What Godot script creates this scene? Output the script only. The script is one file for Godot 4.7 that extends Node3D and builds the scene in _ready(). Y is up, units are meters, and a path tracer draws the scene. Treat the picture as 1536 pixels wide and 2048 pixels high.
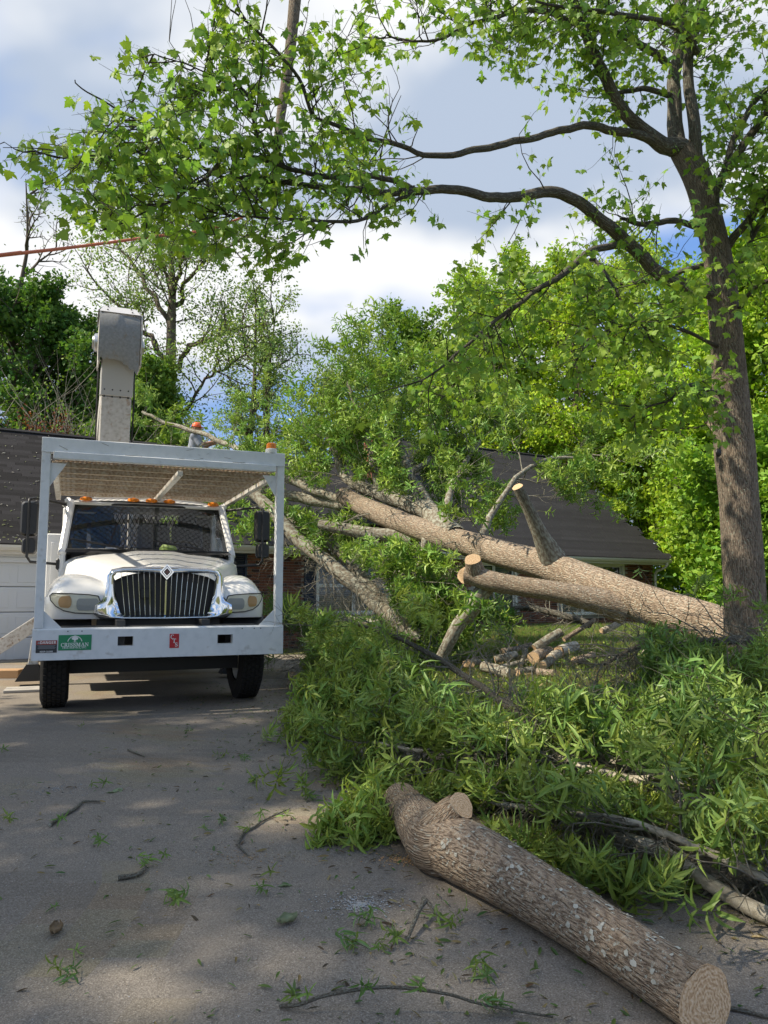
extends Node3D
# The camera looks along -z; photograph pixels (1536 x 2048) are turned into points at a real distance with P().
const EYE := Vector3(0, 1.55, 0)
const PITCH := 0.1065
const F := 1547.0
var rng := RandomNumberGenerator.new()
var nz := FastNoiseLite.new()
var taken := {}
var mats := {}


class M:
	var v := PackedVector3Array()
	var n := PackedVector3Array()
	var t := PackedVector2Array()
	var c := PackedColorArray()
	var col := Color(1, 1, 1)
	func tri(a: Vector3, b: Vector3, d: Vector3, na: Vector3, nb: Vector3, nd: Vector3, ua := Vector2.ZERO, ub := Vector2.ZERO, ud := Vector2.ZERO) -> void:
		if (d - a).cross(b - a).dot(na + nb + nd) >= 0.0:
			v.append(a); v.append(b); v.append(d)
			n.append(na); n.append(nb); n.append(nd)
			t.append(ua); t.append(ub); t.append(ud)
		else:
			v.append(a); v.append(d); v.append(b)
			n.append(na); n.append(nd); n.append(nb)
			t.append(ua); t.append(ud); t.append(ub)
		c.append(col); c.append(col); c.append(col)
	func flat(a: Vector3, b: Vector3, d: Vector3, hint := Vector3.ZERO) -> void:
		var g := (d - a).cross(b - a).normalized()
		if hint != Vector3.ZERO and g.dot(hint) < 0.0:
			g = -g
		tri(a, b, d, g, g, g, Vector2(a.x, a.y), Vector2(b.x, b.y), Vector2(d.x, d.y))
	func quad(a: Vector3, b: Vector3, d: Vector3, e: Vector3, hint := Vector3.ZERO) -> void:
		flat(a, b, d, hint)
		flat(a, d, e, hint)
	func box(at: Vector3, size: Vector3, bev := 0.0, turn := Basis.IDENTITY) -> void:
		var h := size * 0.5
		var k := minf(bev, minf(h.x, minf(h.y, h.z)) * 0.9)
		var s := [-1.0, 1.0]
		var x := Transform3D(turn, at)
		for sx in s:
			quad(x * Vector3(sx * h.x, -h.y + k, -h.z + k), x * Vector3(sx * h.x, h.y - k, -h.z + k), x * Vector3(sx * h.x, h.y - k, h.z - k), x * Vector3(sx * h.x, -h.y + k, h.z - k), turn * Vector3(sx, 0, 0))
			quad(x * Vector3(-h.x + k, sx * h.y, -h.z + k), x * Vector3(h.x - k, sx * h.y, -h.z + k), x * Vector3(h.x - k, sx * h.y, h.z - k), x * Vector3(-h.x + k, sx * h.y, h.z - k), turn * Vector3(0, sx, 0))
			quad(x * Vector3(-h.x + k, -h.y + k, sx * h.z), x * Vector3(h.x - k, -h.y + k, sx * h.z), x * Vector3(h.x - k, h.y - k, sx * h.z), x * Vector3(-h.x + k, h.y - k, sx * h.z), turn * Vector3(0, 0, sx))
		if k > 0.0:
			for p in s:
				for q in s:
					quad(x * Vector3(-h.x + k, p * h.y, q * (h.z - k)), x * Vector3(h.x - k, p * h.y, q * (h.z - k)), x * Vector3(h.x - k, p * (h.y - k), q * h.z), x * Vector3(-h.x + k, p * (h.y - k), q * h.z), turn * Vector3(0, p, q))
					quad(x * Vector3(p * h.x, -h.y + k, q * (h.z - k)), x * Vector3(p * h.x, h.y - k, q * (h.z - k)), x * Vector3(p * (h.x - k), h.y - k, q * h.z), x * Vector3(p * (h.x - k), -h.y + k, q * h.z), turn * Vector3(p, 0, q))
					quad(x * Vector3(p * h.x, q * (h.y - k), -h.z + k), x * Vector3(p * h.x, q * (h.y - k), h.z - k), x * Vector3(p * (h.x - k), q * h.y, h.z - k), x * Vector3(p * (h.x - k), q * h.y, -h.z + k), turn * Vector3(p, q, 0))
					for r in s:
						flat(x * Vector3(p * h.x, q * (h.y - k), r * (h.z - k)), x * Vector3(p * (h.x - k), q * h.y, r * (h.z - k)), x * Vector3(p * (h.x - k), q * (h.y - k), r * h.z), turn * Vector3(p, q, r))
	func bar(a: Vector3, b: Vector3, w: float, h: float, up := Vector3.UP, bev := 0.004) -> void:
		var z := (b - a).normalized()
		var x := up.cross(z).normalized()
		if x.length() < 0.1:
			x = Vector3.RIGHT.cross(z).normalized()
		box((a + b) * 0.5, Vector3(w, h, a.distance_to(b)), bev, Basis(x, z.cross(x), z))
	func tube(p: PackedVector3Array, r: PackedFloat32Array, sides: int, cap0 := false, cap1 := false, noise: FastNoiseLite = null, amp := 0.0, tile := 0.5) -> void:
		var cnt := p.size()
		if cnt < 2:
			return
		var dir := (p[1] - p[0]).normalized()
		var x := dir.cross(Vector3.UP if absf(dir.y) < 0.9 else Vector3.RIGHT).normalized()
		var ring := PackedVector3Array()
		var nrm := PackedVector3Array()
		var along := PackedFloat32Array()
		var l := 0.0
		var k := maxf(1.0, roundf(TAU * r[0] / tile))
		for i in cnt:
			if i > 0:
				l += p[i].distance_to(p[i - 1])
			var d := (p[mini(i + 1, cnt - 1)] - p[maxi(i - 1, 0)]).normalized()
			x = (x - d * x.dot(d)).normalized()
			var y := d.cross(x)
			along.append(l / tile)
			for j in sides:
				var a := TAU * j / sides
				var o := x * cos(a) + y * sin(a)
				var rr := r[i]
				if noise:
					rr *= 1.0 + amp * noise.get_noise_3dv((p[i] + o * r[i]) * 10.0)
				ring.append(p[i] + o * rr)
				nrm.append(o)
		for i in cnt - 1:
			for j in sides:
				var q := (j + 1) % sides
				var a := i * sides + j
				var b := i * sides + q
				var e := a + sides
				var f := b + sides
				var u0 := k * j / sides
				if noise:
					var sh := 1.0 + 0.3 * noise.get_noise_3dv(ring[a] * 45.0) + 0.25 * noise.get_noise_3dv(ring[a] * 160.0 + Vector3(7, 0, 0))
					col = Color(sh, sh * 0.99, sh * 0.97)
				var u1 := k * (j + 1) / sides
				tri(ring[a], ring[b], ring[f], nrm[a], nrm[b], nrm[f], Vector2(u0, along[i]), Vector2(u1, along[i]), Vector2(u1, along[i + 1]))
				tri(ring[a], ring[f], ring[e], nrm[a], nrm[f], nrm[e], Vector2(u0, along[i]), Vector2(u1, along[i + 1]), Vector2(u0, along[i + 1]))
		if noise:
			col = Color(1, 1, 1)
		for w in 2:
			if (cap0 if w == 0 else cap1):
				var at := 0 if w == 0 else cnt - 1
				var face := (p[0] - p[1]) if w == 0 else (p[cnt - 1] - p[cnt - 2])
				for j in sides:
					flat(p[at], ring[at * sides + j], ring[at * sides + (j + 1) % sides], face)
	func lathe(prof: PackedVector2Array, sides: int, x := Transform3D.IDENTITY, arc := TAU) -> void:
		# prof: (radius, height) pairs; turned about the y axis of x
		for i in prof.size() - 1:
			var e := prof[i + 1] - prof[i]
			var m := Vector2(e.y, -e.x).normalized()
			for j in sides:
				var a := arc * j / sides
				var b := arc * (j + 1) / sides
				var p := [Vector3(cos(a), 0, sin(a)), Vector3(cos(b), 0, sin(b))]
				var na: Vector3 = x.basis * (p[0] * m.x + Vector3(0, m.y, 0))
				var nb: Vector3 = x.basis * (p[1] * m.x + Vector3(0, m.y, 0))
				var q0: Vector3 = x * (p[0] * prof[i].x + Vector3(0, prof[i].y, 0))
				var q1: Vector3 = x * (p[1] * prof[i].x + Vector3(0, prof[i].y, 0))
				var q2: Vector3 = x * (p[1] * prof[i + 1].x + Vector3(0, prof[i + 1].y, 0))
				var q3: Vector3 = x * (p[0] * prof[i + 1].x + Vector3(0, prof[i + 1].y, 0))
				if prof[i].x > 1e-5:
					tri(q0, q1, q2, na, nb, nb)
				if prof[i + 1].x > 1e-5:
					tri(q0, q2, q3, na, nb, na)
	func prism(poly: PackedVector2Array, depth: float, x := Transform3D.IDENTITY) -> void:
		# the outline lies in the xy plane of x, from z 0 to z -depth
		var ix := Geometry2D.triangulate_polygon(poly)
		var f := x.basis.z
		for i in range(0, ix.size(), 3):
			for w in 2:
				var o := Vector3(0, 0, -depth * w)
				flat(x * (Vector3(poly[ix[i]].x, poly[ix[i]].y, 0) + o), x * (Vector3(poly[ix[i + 1]].x, poly[ix[i + 1]].y, 0) + o), x * (Vector3(poly[ix[i + 2]].x, poly[ix[i + 2]].y, 0) + o), f * (1 - 2 * w))
		var turn := 1.0 if not Geometry2D.is_polygon_clockwise(poly) else -1.0
		for i in poly.size():
			var a := poly[i]
			var b := poly[(i + 1) % poly.size()]
			var m := Vector2(b.y - a.y, a.x - b.x) * turn
			quad(x * Vector3(a.x, a.y, 0), x * Vector3(b.x, b.y, 0), x * Vector3(b.x, b.y, -depth), x * Vector3(a.x, a.y, -depth), x.basis * Vector3(m.x, m.y, 0))
	func grid(g: Array, w: int, hint: Vector3, uvs := 1.0) -> void:
		# g: rows of w points; smooth normals turned towards hint
		var h := g.size() / w
		var nn := []
		for j in h:
			for i in w:
				var du: Vector3 = g[j * w + mini(i + 1, w - 1)] - g[j * w + maxi(i - 1, 0)]
				var dv: Vector3 = g[mini(j + 1, h - 1) * w + i] - g[maxi(j - 1, 0) * w + i]
				var m := du.cross(dv).normalized()
				nn.append(m)
		var total := Vector3.ZERO
		for m in nn:
			total += m
		if total.dot(hint) < 0:
			for i in nn.size():
				nn[i] = -nn[i]
		for j in h - 1:
			for i in w - 1:
				var a := j * w + i
				tri(g[a], g[a + 1], g[a + w + 1], nn[a], nn[a + 1], nn[a + w + 1], Vector2(i, j) * uvs, Vector2(i + 1, j) * uvs, Vector2(i + 1, j + 1) * uvs)
				tri(g[a], g[a + w + 1], g[a + w], nn[a], nn[a + w + 1], nn[a + w], Vector2(i, j) * uvs, Vector2(i + 1, j + 1) * uvs, Vector2(i, j + 1) * uvs)
	func mesh() -> ArrayMesh:
		var am := ArrayMesh.new()
		if v.is_empty():
			return am
		var a := []
		a.resize(Mesh.ARRAY_MAX)
		a[Mesh.ARRAY_VERTEX] = v
		a[Mesh.ARRAY_NORMAL] = n
		a[Mesh.ARRAY_TEX_UV] = t
		a[Mesh.ARRAY_COLOR] = c
		am.add_surface_from_arrays(Mesh.PRIMITIVE_TRIANGLES, a)
		return am


func numbered(called: String) -> String:
	if not taken.has(called):
		taken[called] = 0
		return called
	taken[called] += 1
	return "%s_%03d" % [called, taken[called]]

func tag(o: Node, label: String, category: String, group := "") -> Node:
	o.set_meta("label", label)
	o.set_meta("category", category)
	if group:
		o.set_meta("group", group)
	return o

func thing(called: String, label: String, category: String, at := Vector3.ZERO, turn := 0.0, group := "") -> Node3D:
	var o := Node3D.new()
	o.name = numbered(called)
	add_child(o)
	o.position = at
	o.rotation.y = turn
	tag(o, label, category, group)
	return o

func obj(called: String, shape, m: Material, parent: Node = null) -> MeshInstance3D:
	var o := MeshInstance3D.new()
	o.mesh = shape.mesh() if shape is M else shape
	o.material_override = m
	if parent == null:
		o.name = numbered(called)
		add_child(o)
	else:
		o.name = called
		parent.add_child(o, true)
	return o

func struct(called: String, shape, m: Material, parent: Node = null) -> MeshInstance3D:
	var o := obj(called, shape, m, parent)
	if parent == null:
		o.set_meta("kind", "structure")
	return o

func many(called: String, shape: Mesh, m: Material, where: Array, tint: PackedColorArray, parent: Node = null) -> MultiMeshInstance3D:
	var mm := MultiMesh.new()
	mm.transform_format = MultiMesh.TRANSFORM_3D
	mm.use_colors = true
	mm.mesh = shape
	mm.instance_count = where.size()
	for i in where.size():
		mm.set_instance_transform(i, where[i])
		mm.set_instance_color(i, tint[i])
	var o := MultiMeshInstance3D.new()
	o.multimesh = mm
	o.material_override = m
	o.set_meta("kind", "stuff")
	if parent == null:
		o.name = numbered(called)
		add_child(o)
	else:
		o.name = called
		parent.add_child(o, true)
	return o

func P(px: float, py: float, d: float) -> Vector3:
	var r := Vector3((px - 768.0) / F, (1024.0 - py) / F, -1.0).rotated(Vector3.RIGHT, PITCH)
	return EYE + r * (d / -r.z)

func gy(x: float, z: float) -> float:
	var d := -z
	var y := 0.041 * clampf(d, -6.0, 8.0)
	y -= smoothstep(11.0, 16.0, d) * 0.08
	y += smoothstep(1.5, 5.0, x) * smoothstep(4.0, 8.0, d) * 0.05
	y += smoothstep(0.5, 3.0, x) * smoothstep(8.0, 13.0, d) * 0.3
	return y

func G(px: float, py: float, lift := 0.0) -> Vector3:
	var r := Vector3((px - 768.0) / F, (1024.0 - py) / F, -1.0).rotated(Vector3.RIGHT, PITCH).normalized()
	var s := 1.0
	for i in 40:
		var p := EYE + r * s
		s += (p.y - gy(p.x, p.z) - lift) / maxf(-r.y + 0.04, 0.02) * 0.8
	return EYE + r * s

func px_of(p: Vector3) -> Vector3:
	# where a point falls in the photograph, and its distance
	var q := (p - EYE).rotated(Vector3.RIGHT, -PITCH)
	return Vector3(768.0 + F * q.x / -q.z, 1024.0 - F * q.y / -q.z, -p.z)

func pruned(ends: Array, zones: Array) -> Array:
	# leaves out shoots that grow where the photograph shows bare things: zones are px x0, y0, x1, y1, half-width, distance
	var o := []
	for e in ends:
		var q := px_of(e[0])
		var keep := true
		for z in zones:
			if q.z > z[5] + 0.4:
				continue
			var a := Vector2(z[0], z[1])
			var b := Vector2(z[2], z[3])
			var n := Geometry2D.get_closest_point_to_segment(Vector2(q.x, q.y), a, b)
			if n.distance_to(Vector2(q.x, q.y)) < z[4] * z[6] if z.size() > 6 else n.distance_to(Vector2(q.x, q.y)) < z[4]:
				keep = false
				break
		if keep:
			o.append(e)
	return o

func rr(a: float, b: float) -> float:
	return rng.randf_range(a, b)

func rv() -> Vector3:
	return Vector3(rr(-1, 1), rr(-1, 1), rr(-1, 1)).normalized()

func lin(r: float, g: float, b: float) -> Color:
	return Color(r, g, b).linear_to_srgb()

func mat(key: String, col: Color, rough := 0.6, metal := 0.0) -> StandardMaterial3D:
	# col is a linear base colour
	if not mats.has(key):
		var m := StandardMaterial3D.new()
		m.albedo_color = col.linear_to_srgb()
		m.roughness = rough
		m.metallic = metal
		m.resource_name = key
		mats[key] = m
	return mats[key]

func noise(kind: int, freq: float, oct: int, sd: int) -> FastNoiseLite:
	var f := FastNoiseLite.new()
	f.noise_type = kind
	f.frequency = freq
	f.fractal_octaves = oct
	f.seed = sd
	return f

func field(w: int, h: int, f: FastNoiseLite, w2 := 0, h2 := 0) -> PackedByteArray:
	# seamless grey noise, stretched to w2 x h2
	var im := f.get_seamless_image(w, h, false, false, 0.15, true)
	im.convert(Image.FORMAT_L8)
	if w2:
		im.resize(w2, h2, Image.INTERPOLATE_CUBIC)
	return im.get_data()

func ramp_tex(size: int, a: PackedByteArray, stops: Array, b := PackedByteArray(), second := Color(0, 0, 0), lo := 0.6, hi := 0.7, fine := PackedByteArray(), fine_amp := 0.0) -> ImageTexture:
	# a colour ramp over field a; where field b is high the second colour lies over it; stops are [pos, linear colour]
	var lut := []
	for i in 256:
		var p := i / 255.0
		var c0: Color = stops[0][1]
		for k in stops.size() - 1:
			if p >= stops[k][0]:
				c0 = (stops[k][1] as Color).lerp(stops[k + 1][1], clampf((p - stops[k][0]) / (stops[k + 1][0] - stops[k][0]), 0, 1))
		lut.append(c0)
	var out := PackedByteArray()
	out.resize(size * size * 3)
	var blen := b.size()
	var flen := fine.size()
	for i in size * size:
		var q: Color = lut[a[i]]
		if blen:
			var s := clampf((b[i] / 255.0 - lo) / (hi - lo), 0, 1)
			if s > 0.0:
				q = q.lerp(second, s)
		if flen:
			q = q * (1.0 + fine_amp * (fine[i] / 127.5 - 1.0))
		q = q.clamp().linear_to_srgb()
		out[i * 3] = int(q.r * 255.0)
		out[i * 3 + 1] = int(q.g * 255.0)
		out[i * 3 + 2] = int(q.b * 255.0)
	return ImageTexture.create_from_image(Image.create_from_data(size, size, false, Image.FORMAT_RGB8, out))

func grey_tex(size: int, a: PackedByteArray) -> ImageTexture:
	return ImageTexture.create_from_image(Image.create_from_data(size, size, false, Image.FORMAT_L8, a))

func surf(key: String, albedo: Texture2D, height: Texture2D, depth: float, rough: float, tri := 0.0) -> StandardMaterial3D:
	var m := StandardMaterial3D.new()
	m.resource_name = key
	m.albedo_texture = albedo
	m.roughness = rough
	m.metallic_specular = 0.3
	if height:
		m.heightmap_enabled = true
		m.heightmap_texture = height
		m.heightmap_scale = depth
	if tri > 0.0:
		m.uv1_triplanar = true
		m.uv1_scale = Vector3.ONE * tri
	m.vertex_color_use_as_albedo = true
	mats[key] = m
	return m

func leaf_mat(key: String, through: float, rough := 0.45) -> StandardMaterial3D:
	var m := StandardMaterial3D.new()
	m.resource_name = key
	m.vertex_color_use_as_albedo = true
	m.roughness = rough
	m.metallic_specular = 0.35
	m.backlight_enabled = true
	m.backlight = Color(0.95 * through, 1.0 * through, 0.45 * through).linear_to_srgb()
	mats[key] = m
	return m

func make_materials() -> void:
	var S := 512
	var furrow := noise(FastNoiseLite.TYPE_SIMPLEX_SMOOTH, 0.03, 4, 11)
	furrow.fractal_type = FastNoiseLite.FRACTAL_RIDGED
	var fa := field(512, 96, furrow, S, S)
	var patch := field(S, S, noise(FastNoiseLite.TYPE_SIMPLEX_SMOOTH, 0.012, 4, 5))
	var speck := field(S, S, noise(FastNoiseLite.TYPE_SIMPLEX_SMOOTH, 0.12, 3, 9))
	var cell := noise(FastNoiseLite.TYPE_CELLULAR, 0.06, 2, 21)
	var ca := field(512, 256, cell, S, S)
	var blot := field(S, S, noise(FastNoiseLite.TYPE_SIMPLEX_SMOOTH, 0.025, 5, 33))
	var hf := grey_tex(S, fa)
	surf("bark_maple", ramp_tex(S, fa, [[0.0, Color(0.36, 0.3, 0.235)], [0.5, Color(0.27, 0.22, 0.172)], [0.8, Color(0.1, 0.08, 0.062)], [1.0, Color(0.04, 0.032, 0.026)]], blot, Color(0.3, 0.31, 0.25), 0.66, 0.74, speck, 0.3), hf, -2.2, 0.9)
	surf("bark_limb", ramp_tex(S, fa, [[0.0, Color(0.2, 0.18, 0.145)], [0.6, Color(0.12, 0.108, 0.09)], [1.0, Color(0.04, 0.036, 0.03)]], blot, Color(0.2, 0.22, 0.18), 0.62, 0.72, speck, 0.3), hf, -1.2, 0.9)
	surf("bark_fallen", ramp_tex(S, fa, [[0.0, Color(0.5, 0.415, 0.32)], [0.45, Color(0.4, 0.315, 0.235)], [0.75, Color(0.2, 0.15, 0.11)], [1.0, Color(0.08, 0.052, 0.035)]], blot, Color(0.45, 0.44, 0.36), 0.63, 0.7, speck, 0.25), hf, -2.0, 0.9)
	surf("bark_log", ramp_tex(S, fa, [[0.0, Color(0.45, 0.36, 0.27)], [0.5, Color(0.34, 0.265, 0.195)], [0.8, Color(0.17, 0.125, 0.09)], [1.0, Color(0.07, 0.052, 0.04)]], blot, Color(0.46, 0.46, 0.4), 0.6, 0.85, speck, 0.5), hf, -1.8, 0.9)
	surf("bark_lichen", ramp_tex(S, patch, [[0.0, Color(0.13, 0.11, 0.085)], [0.45, Color(0.24, 0.21, 0.165)], [0.6, Color(0.3, 0.3, 0.25)], [1.0, Color(0.42, 0.43, 0.36)]], PackedByteArray(), Color(), 0, 1, speck, 0.35), grey_tex(S, speck), 0.6, 0.9)
	surf("bark_pale", ramp_tex(S, patch, [[0.0, Color(0.3, 0.26, 0.2)], [0.45, Color(0.46, 0.42, 0.34)], [1.0, Color(0.6, 0.57, 0.49)]], PackedByteArray(), Color(), 0, 1, speck, 0.3), grey_tex(S, speck), 0.4, 0.9)
	surf("bark_far", ramp_tex(S, fa, [[0.0, Color(0.17, 0.14, 0.11)], [1.0, Color(0.06, 0.05, 0.04)]]), null, 0.0, 0.9)
	# cut wood: growth rings on discs, in the disc's own uv
	var ring := PackedByteArray()
	ring.resize(256 * 256)
	var warp := noise(FastNoiseLite.TYPE_SIMPLEX_SMOOTH, 0.02, 3, 3)
	for y in 256:
		for x in 256:
			var d := Vector2(x - 121, y - 134)
			var l := d.length() * (1.0 + 0.06 * sin(d.angle() * 2.0 + 0.6)) + warp.get_noise_2d(x, y) * 16.0
			ring[y * 256 + x] = clampi(int(135 + 52 * sin(l * 0.36) + 18 * sin(l * 1.1) + 18 * sin(x * 0.5 + y * 0.22 + warp.get_noise_2d(x, y) * 3.0) + warp.get_noise_2d(x * 3, y * 3) * 90 - (70 if absf(sin(d.angle() * 2.5 + warp.get_noise_2d(x, y))) < 0.018 and l > 30.0 else 0) - (50 if l < 9.0 else 0)), 0, 255)
	surf("cut_wood", ramp_tex(256, ring, [[0.0, Color(0.3, 0.18, 0.09)], [0.45, Color(0.56, 0.38, 0.22)], [0.6, Color(0.64, 0.46, 0.28)], [1.0, Color(0.76, 0.6, 0.42)]]), grey_tex(256, ring), 0.15, 0.85)
	# driveway
	var grain := field(1024, 1024, noise(FastNoiseLite.TYPE_VALUE, 0.42, 2, 71))
	var spots := field(1024, 1024, noise(FastNoiseLite.TYPE_CELLULAR, 0.09, 1, 72))
	var road := surf("driveway", ramp_tex(1024, grain, [[0.0, Color(0.1, 0.088, 0.074)], [0.3, Color(0.165, 0.145, 0.122)], [0.5, Color(0.21, 0.186, 0.158)], [0.7, Color(0.26, 0.232, 0.2)], [0.86, Color(0.35, 0.315, 0.275)], [1.0, Color(0.72, 0.68, 0.6)]], spots, Color(0.1, 0.088, 0.075), 0.8, 1.0), grey_tex(1024, grain), 0.3, 0.93, 0.6)
	road.uv1_world_triplanar = true
	surf("soil", ramp_tex(S, blot, [[0.0, Color(0.05, 0.045, 0.02)], [0.4, Color(0.09, 0.085, 0.035)], [0.6, Color(0.1, 0.13, 0.035)], [1.0, Color(0.2, 0.17, 0.09)]], PackedByteArray(), Color(), 0, 1, speck, 0.5), grey_tex(S, speck), 1.5, 0.95, 0.7).uv1_world_triplanar = true
	surf("shingle", ramp_tex(S, speck, [[0.0, Color(0.018, 0.018, 0.02)], [0.5, Color(0.04, 0.04, 0.044)], [1.0, Color(0.1, 0.1, 0.105)]]), grey_tex(S, speck), 0.2, 0.92, 1.4)
	surf("brick", ramp_tex(S, blot, [[0.0, Color(0.55, 0.55, 0.55)], [1.0, Color(1, 1, 1)]], PackedByteArray(), Color(), 0, 1, speck, 0.25), grey_tex(S, speck), 0.2, 0.92, 3.0)
	surf("mortar", ramp_tex(S, speck, [[0.0, Color(0.26, 0.24, 0.21)], [1.0, Color(0.42, 0.4, 0.36)]]), null, 0, 0.95, 3.0)
	surf("dirty_white", ramp_tex(S, blot, [[0.0, Color(0.34, 0.29, 0.23)], [0.35, Color(0.6, 0.58, 0.53)], [1.0, Color(0.74, 0.74, 0.71)]], patch, Color(0.3, 0.2, 0.12), 0.68, 0.85), null, 0, 0.6, 1.2)
	surf("rust_mesh", ramp_tex(S, blot, [[0.0, Color(0.14, 0.08, 0.045)], [0.5, Color(0.28, 0.2, 0.13)], [1.0, Color(0.5, 0.44, 0.35)]]), null, 0, 0.8, 0.9)
	surf("truck_paint", ramp_tex(S, blot, [[0.0, Color(0.76, 0.76, 0.745)], [1.0, Color(0.82, 0.82, 0.81)]]), null, 0, 0.22, 0.5)
	mats["truck_paint"].clearcoat_enabled = true
	mats["truck_paint"].clearcoat = 0.6
	mats["truck_paint"].clearcoat_roughness = 0.06
	surf("rack_paint", ramp_tex(S, blot, [[0.0, Color(0.6, 0.63, 0.64)], [0.4, Color(0.68, 0.7, 0.71)], [1.0, Color(0.73, 0.75, 0.76)]], patch, Color(0.46, 0.45, 0.42), 0.8, 1.0), null, 0, 0.4, 0.6)
	surf("boom_paint", ramp_tex(S, blot, [[0.0, Color(0.3, 0.28, 0.25)], [0.4, Color(0.46, 0.45, 0.43)], [1.0, Color(0.56, 0.55, 0.54)]], patch, Color(0.33, 0.24, 0.18), 0.7, 0.9), null, 0, 0.55, 1.0)
	surf("boom_shell", ramp_tex(S, blot, [[0.0, Color(0.2, 0.2, 0.195)], [1.0, Color(0.32, 0.32, 0.31)]], patch, Color(0.24, 0.2, 0.16), 0.72, 0.9), null, 0, 0.5, 1.5)
	surf("rubber", ramp_tex(S, speck, [[0.0, Color(0.012, 0.012, 0.012)], [1.0, Color(0.04, 0.038, 0.036)]]), null, 0, 0.85, 3.0)
	surf("rack_dirty", ramp_tex(S, blot, [[0.0, Color(0.16, 0.1, 0.06)], [0.4, Color(0.34, 0.27, 0.19)], [1.0, Color(0.52, 0.48, 0.4)]]), null, 0, 0.7, 1.6)
	mat("chrome", Color(0.82, 0.83, 0.84), 0.06, 1.0)
	mat("steel", Color(0.5, 0.5, 0.5), 0.35, 1.0)
	mat("dark_steel", Color(0.03, 0.03, 0.03), 0.6)
	mat("black", Color(0.012, 0.012, 0.013), 0.5)
	mat("black_plastic", Color(0.02, 0.02, 0.021), 0.45)
	mat("interior", Color(0.02, 0.022, 0.022), 0.8)
	mat("seat_cloth", Color(0.02, 0.03, 0.055), 0.9)
	mat("white_trim", Color(0.72, 0.72, 0.68), 0.5)
	mat("garage_white", Color(0.62, 0.64, 0.66), 0.5)
	mat("shutter_blue", Color(0.02, 0.032, 0.06), 0.6)
	mat("blind", Color(0.5, 0.53, 0.5), 0.6)
	mat("amber", Color(0.75, 0.22, 0.01), 0.2)
	mat("lens_yellow", Color(0.62, 0.6, 0.48), 0.15)
	mat("lens_clear", Color(0.28, 0.29, 0.28), 0.12)
	mat("reflector", Color(0.6, 0.62, 0.62), 0.15, 0.9)
	mat("plate_green", Color(0.01, 0.22, 0.09), 0.4)
	mat("plate_red", Color(0.45, 0.012, 0.02), 0.4)
	mat("sign_red", Color(0.33, 0.05, 0.04), 0.5)
	mat("sign_black", Color(0.03, 0.032, 0.036), 0.5)
	mat("print_white", Color(0.75, 0.75, 0.73), 0.5)
	mat("print_grey", Color(0.25, 0.26, 0.27), 0.5)
	mat("concrete", Color(0.35, 0.33, 0.3), 0.9)
	mat("plank", Color(0.36, 0.22, 0.11), 0.85)
	mat("rope", Color(0.5, 0.13, 0.06), 0.8)
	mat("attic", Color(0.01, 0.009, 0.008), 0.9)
	mat("gutter", Color(0.62, 0.6, 0.55), 0.5)
	var gl := mat("glass", Color(0.02, 0.03, 0.03), 0.03)
	gl.transparency = BaseMaterial3D.TRANSPARENCY_ALPHA
	gl.albedo_color.a = 0.22
	gl.metallic_specular = 0.5
	leaf_mat("leaf_maple", 0.9)
	leaf_mat("leaf_oak", 0.6, 0.4)
	leaf_mat("leaf_far", 0.8, 0.55)
	mats["tinted"] = StandardMaterial3D.new()
	mats["tinted"].vertex_color_use_as_albedo = true
	mats["tinted"].roughness = 0.85


func build_sky() -> void:
	var cam := Camera3D.new()
	cam.name = "camera"
	cam.position = EYE
	cam.rotation.x = PITCH
	cam.fov = rad_to_deg(2.0 * atan(1024.0 / F))
	cam.near = 0.05
	cam.far = 2000.0
	add_child(cam)
	var sun := DirectionalLight3D.new()
	sun.name = "sun"
	add_child(sun)
	sun.look_at_from_position(SUN * 50.0, Vector3.ZERO)
	sun.light_energy = 1.6
	sun.light_color = Color(1.0, 0.95, 0.86)
	sun.light_angular_distance = 1.0
	sun.shadow_enabled = true
	var W := 1024
	var H := 512
	var big := noise(FastNoiseLite.TYPE_SIMPLEX_SMOOTH, 0.75, 6, 4)
	var thick := noise(FastNoiseLite.TYPE_SIMPLEX_SMOOTH, 1.0, 6, 19)
	var im := Image.create_empty(W, H, false, Image.FORMAT_RGBF)
	for y in H:
		var up := PI * (0.5 - (y + 0.5) / H)
		for x in W:
			var az := TAU * ((x + 0.5) / W - 0.5)
			var d := Vector3(sin(az) * cos(up), sin(up), -cos(az) * cos(up))
			if d.y < -0.02:
				im.set_pixel(x, y, Color(0.16, 0.16, 0.13))
				continue
			var q := 1.0 / (d.y + 0.3)
			var p := Vector3(d.x * q, d.z * q * 1.5, 0.0)
			var a := big.get_noise_3dv(p + Vector3(0.35, 0.2, 0.0))
			var b := thick.get_noise_3dv(p * 1.2 + Vector3(7.3, 2.0, 3.0))
			var cover := smoothstep(-0.14, 0.12, a + 0.05)
			var blue := Color(0.14, 0.31, 0.72).lerp(Color(0.45, 0.6, 0.8), pow(1.0 - clampf(d.y, 0, 1), 4.0))
			var body := Color(0.88, 0.89, 0.9).lerp(Color(0.44, 0.52, 0.65), smoothstep(-0.12, 0.34, b + 0.3 * a))
			im.set_pixel(x, y, blue.lerp(body, cover))
	var sm := PanoramaSkyMaterial.new()
	sm.panorama = ImageTexture.create_from_image(im)
	var e := Environment.new()
	e.background_mode = Environment.BG_SKY
	e.sky = Sky.new()
	e.sky.sky_material = sm
	e.background_energy_multiplier = 0.72
	e.tonemap_mode = Environment.TONE_MAPPER_LINEAR
	e.tonemap_exposure = 1.6
	e.sdfgi_enabled = true
	e.ssao_enabled = true
	e.ssil_enabled = true
	var we := WorldEnvironment.new()
	we.name = "surroundings"
	we.environment = e
	add_child(we)


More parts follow.
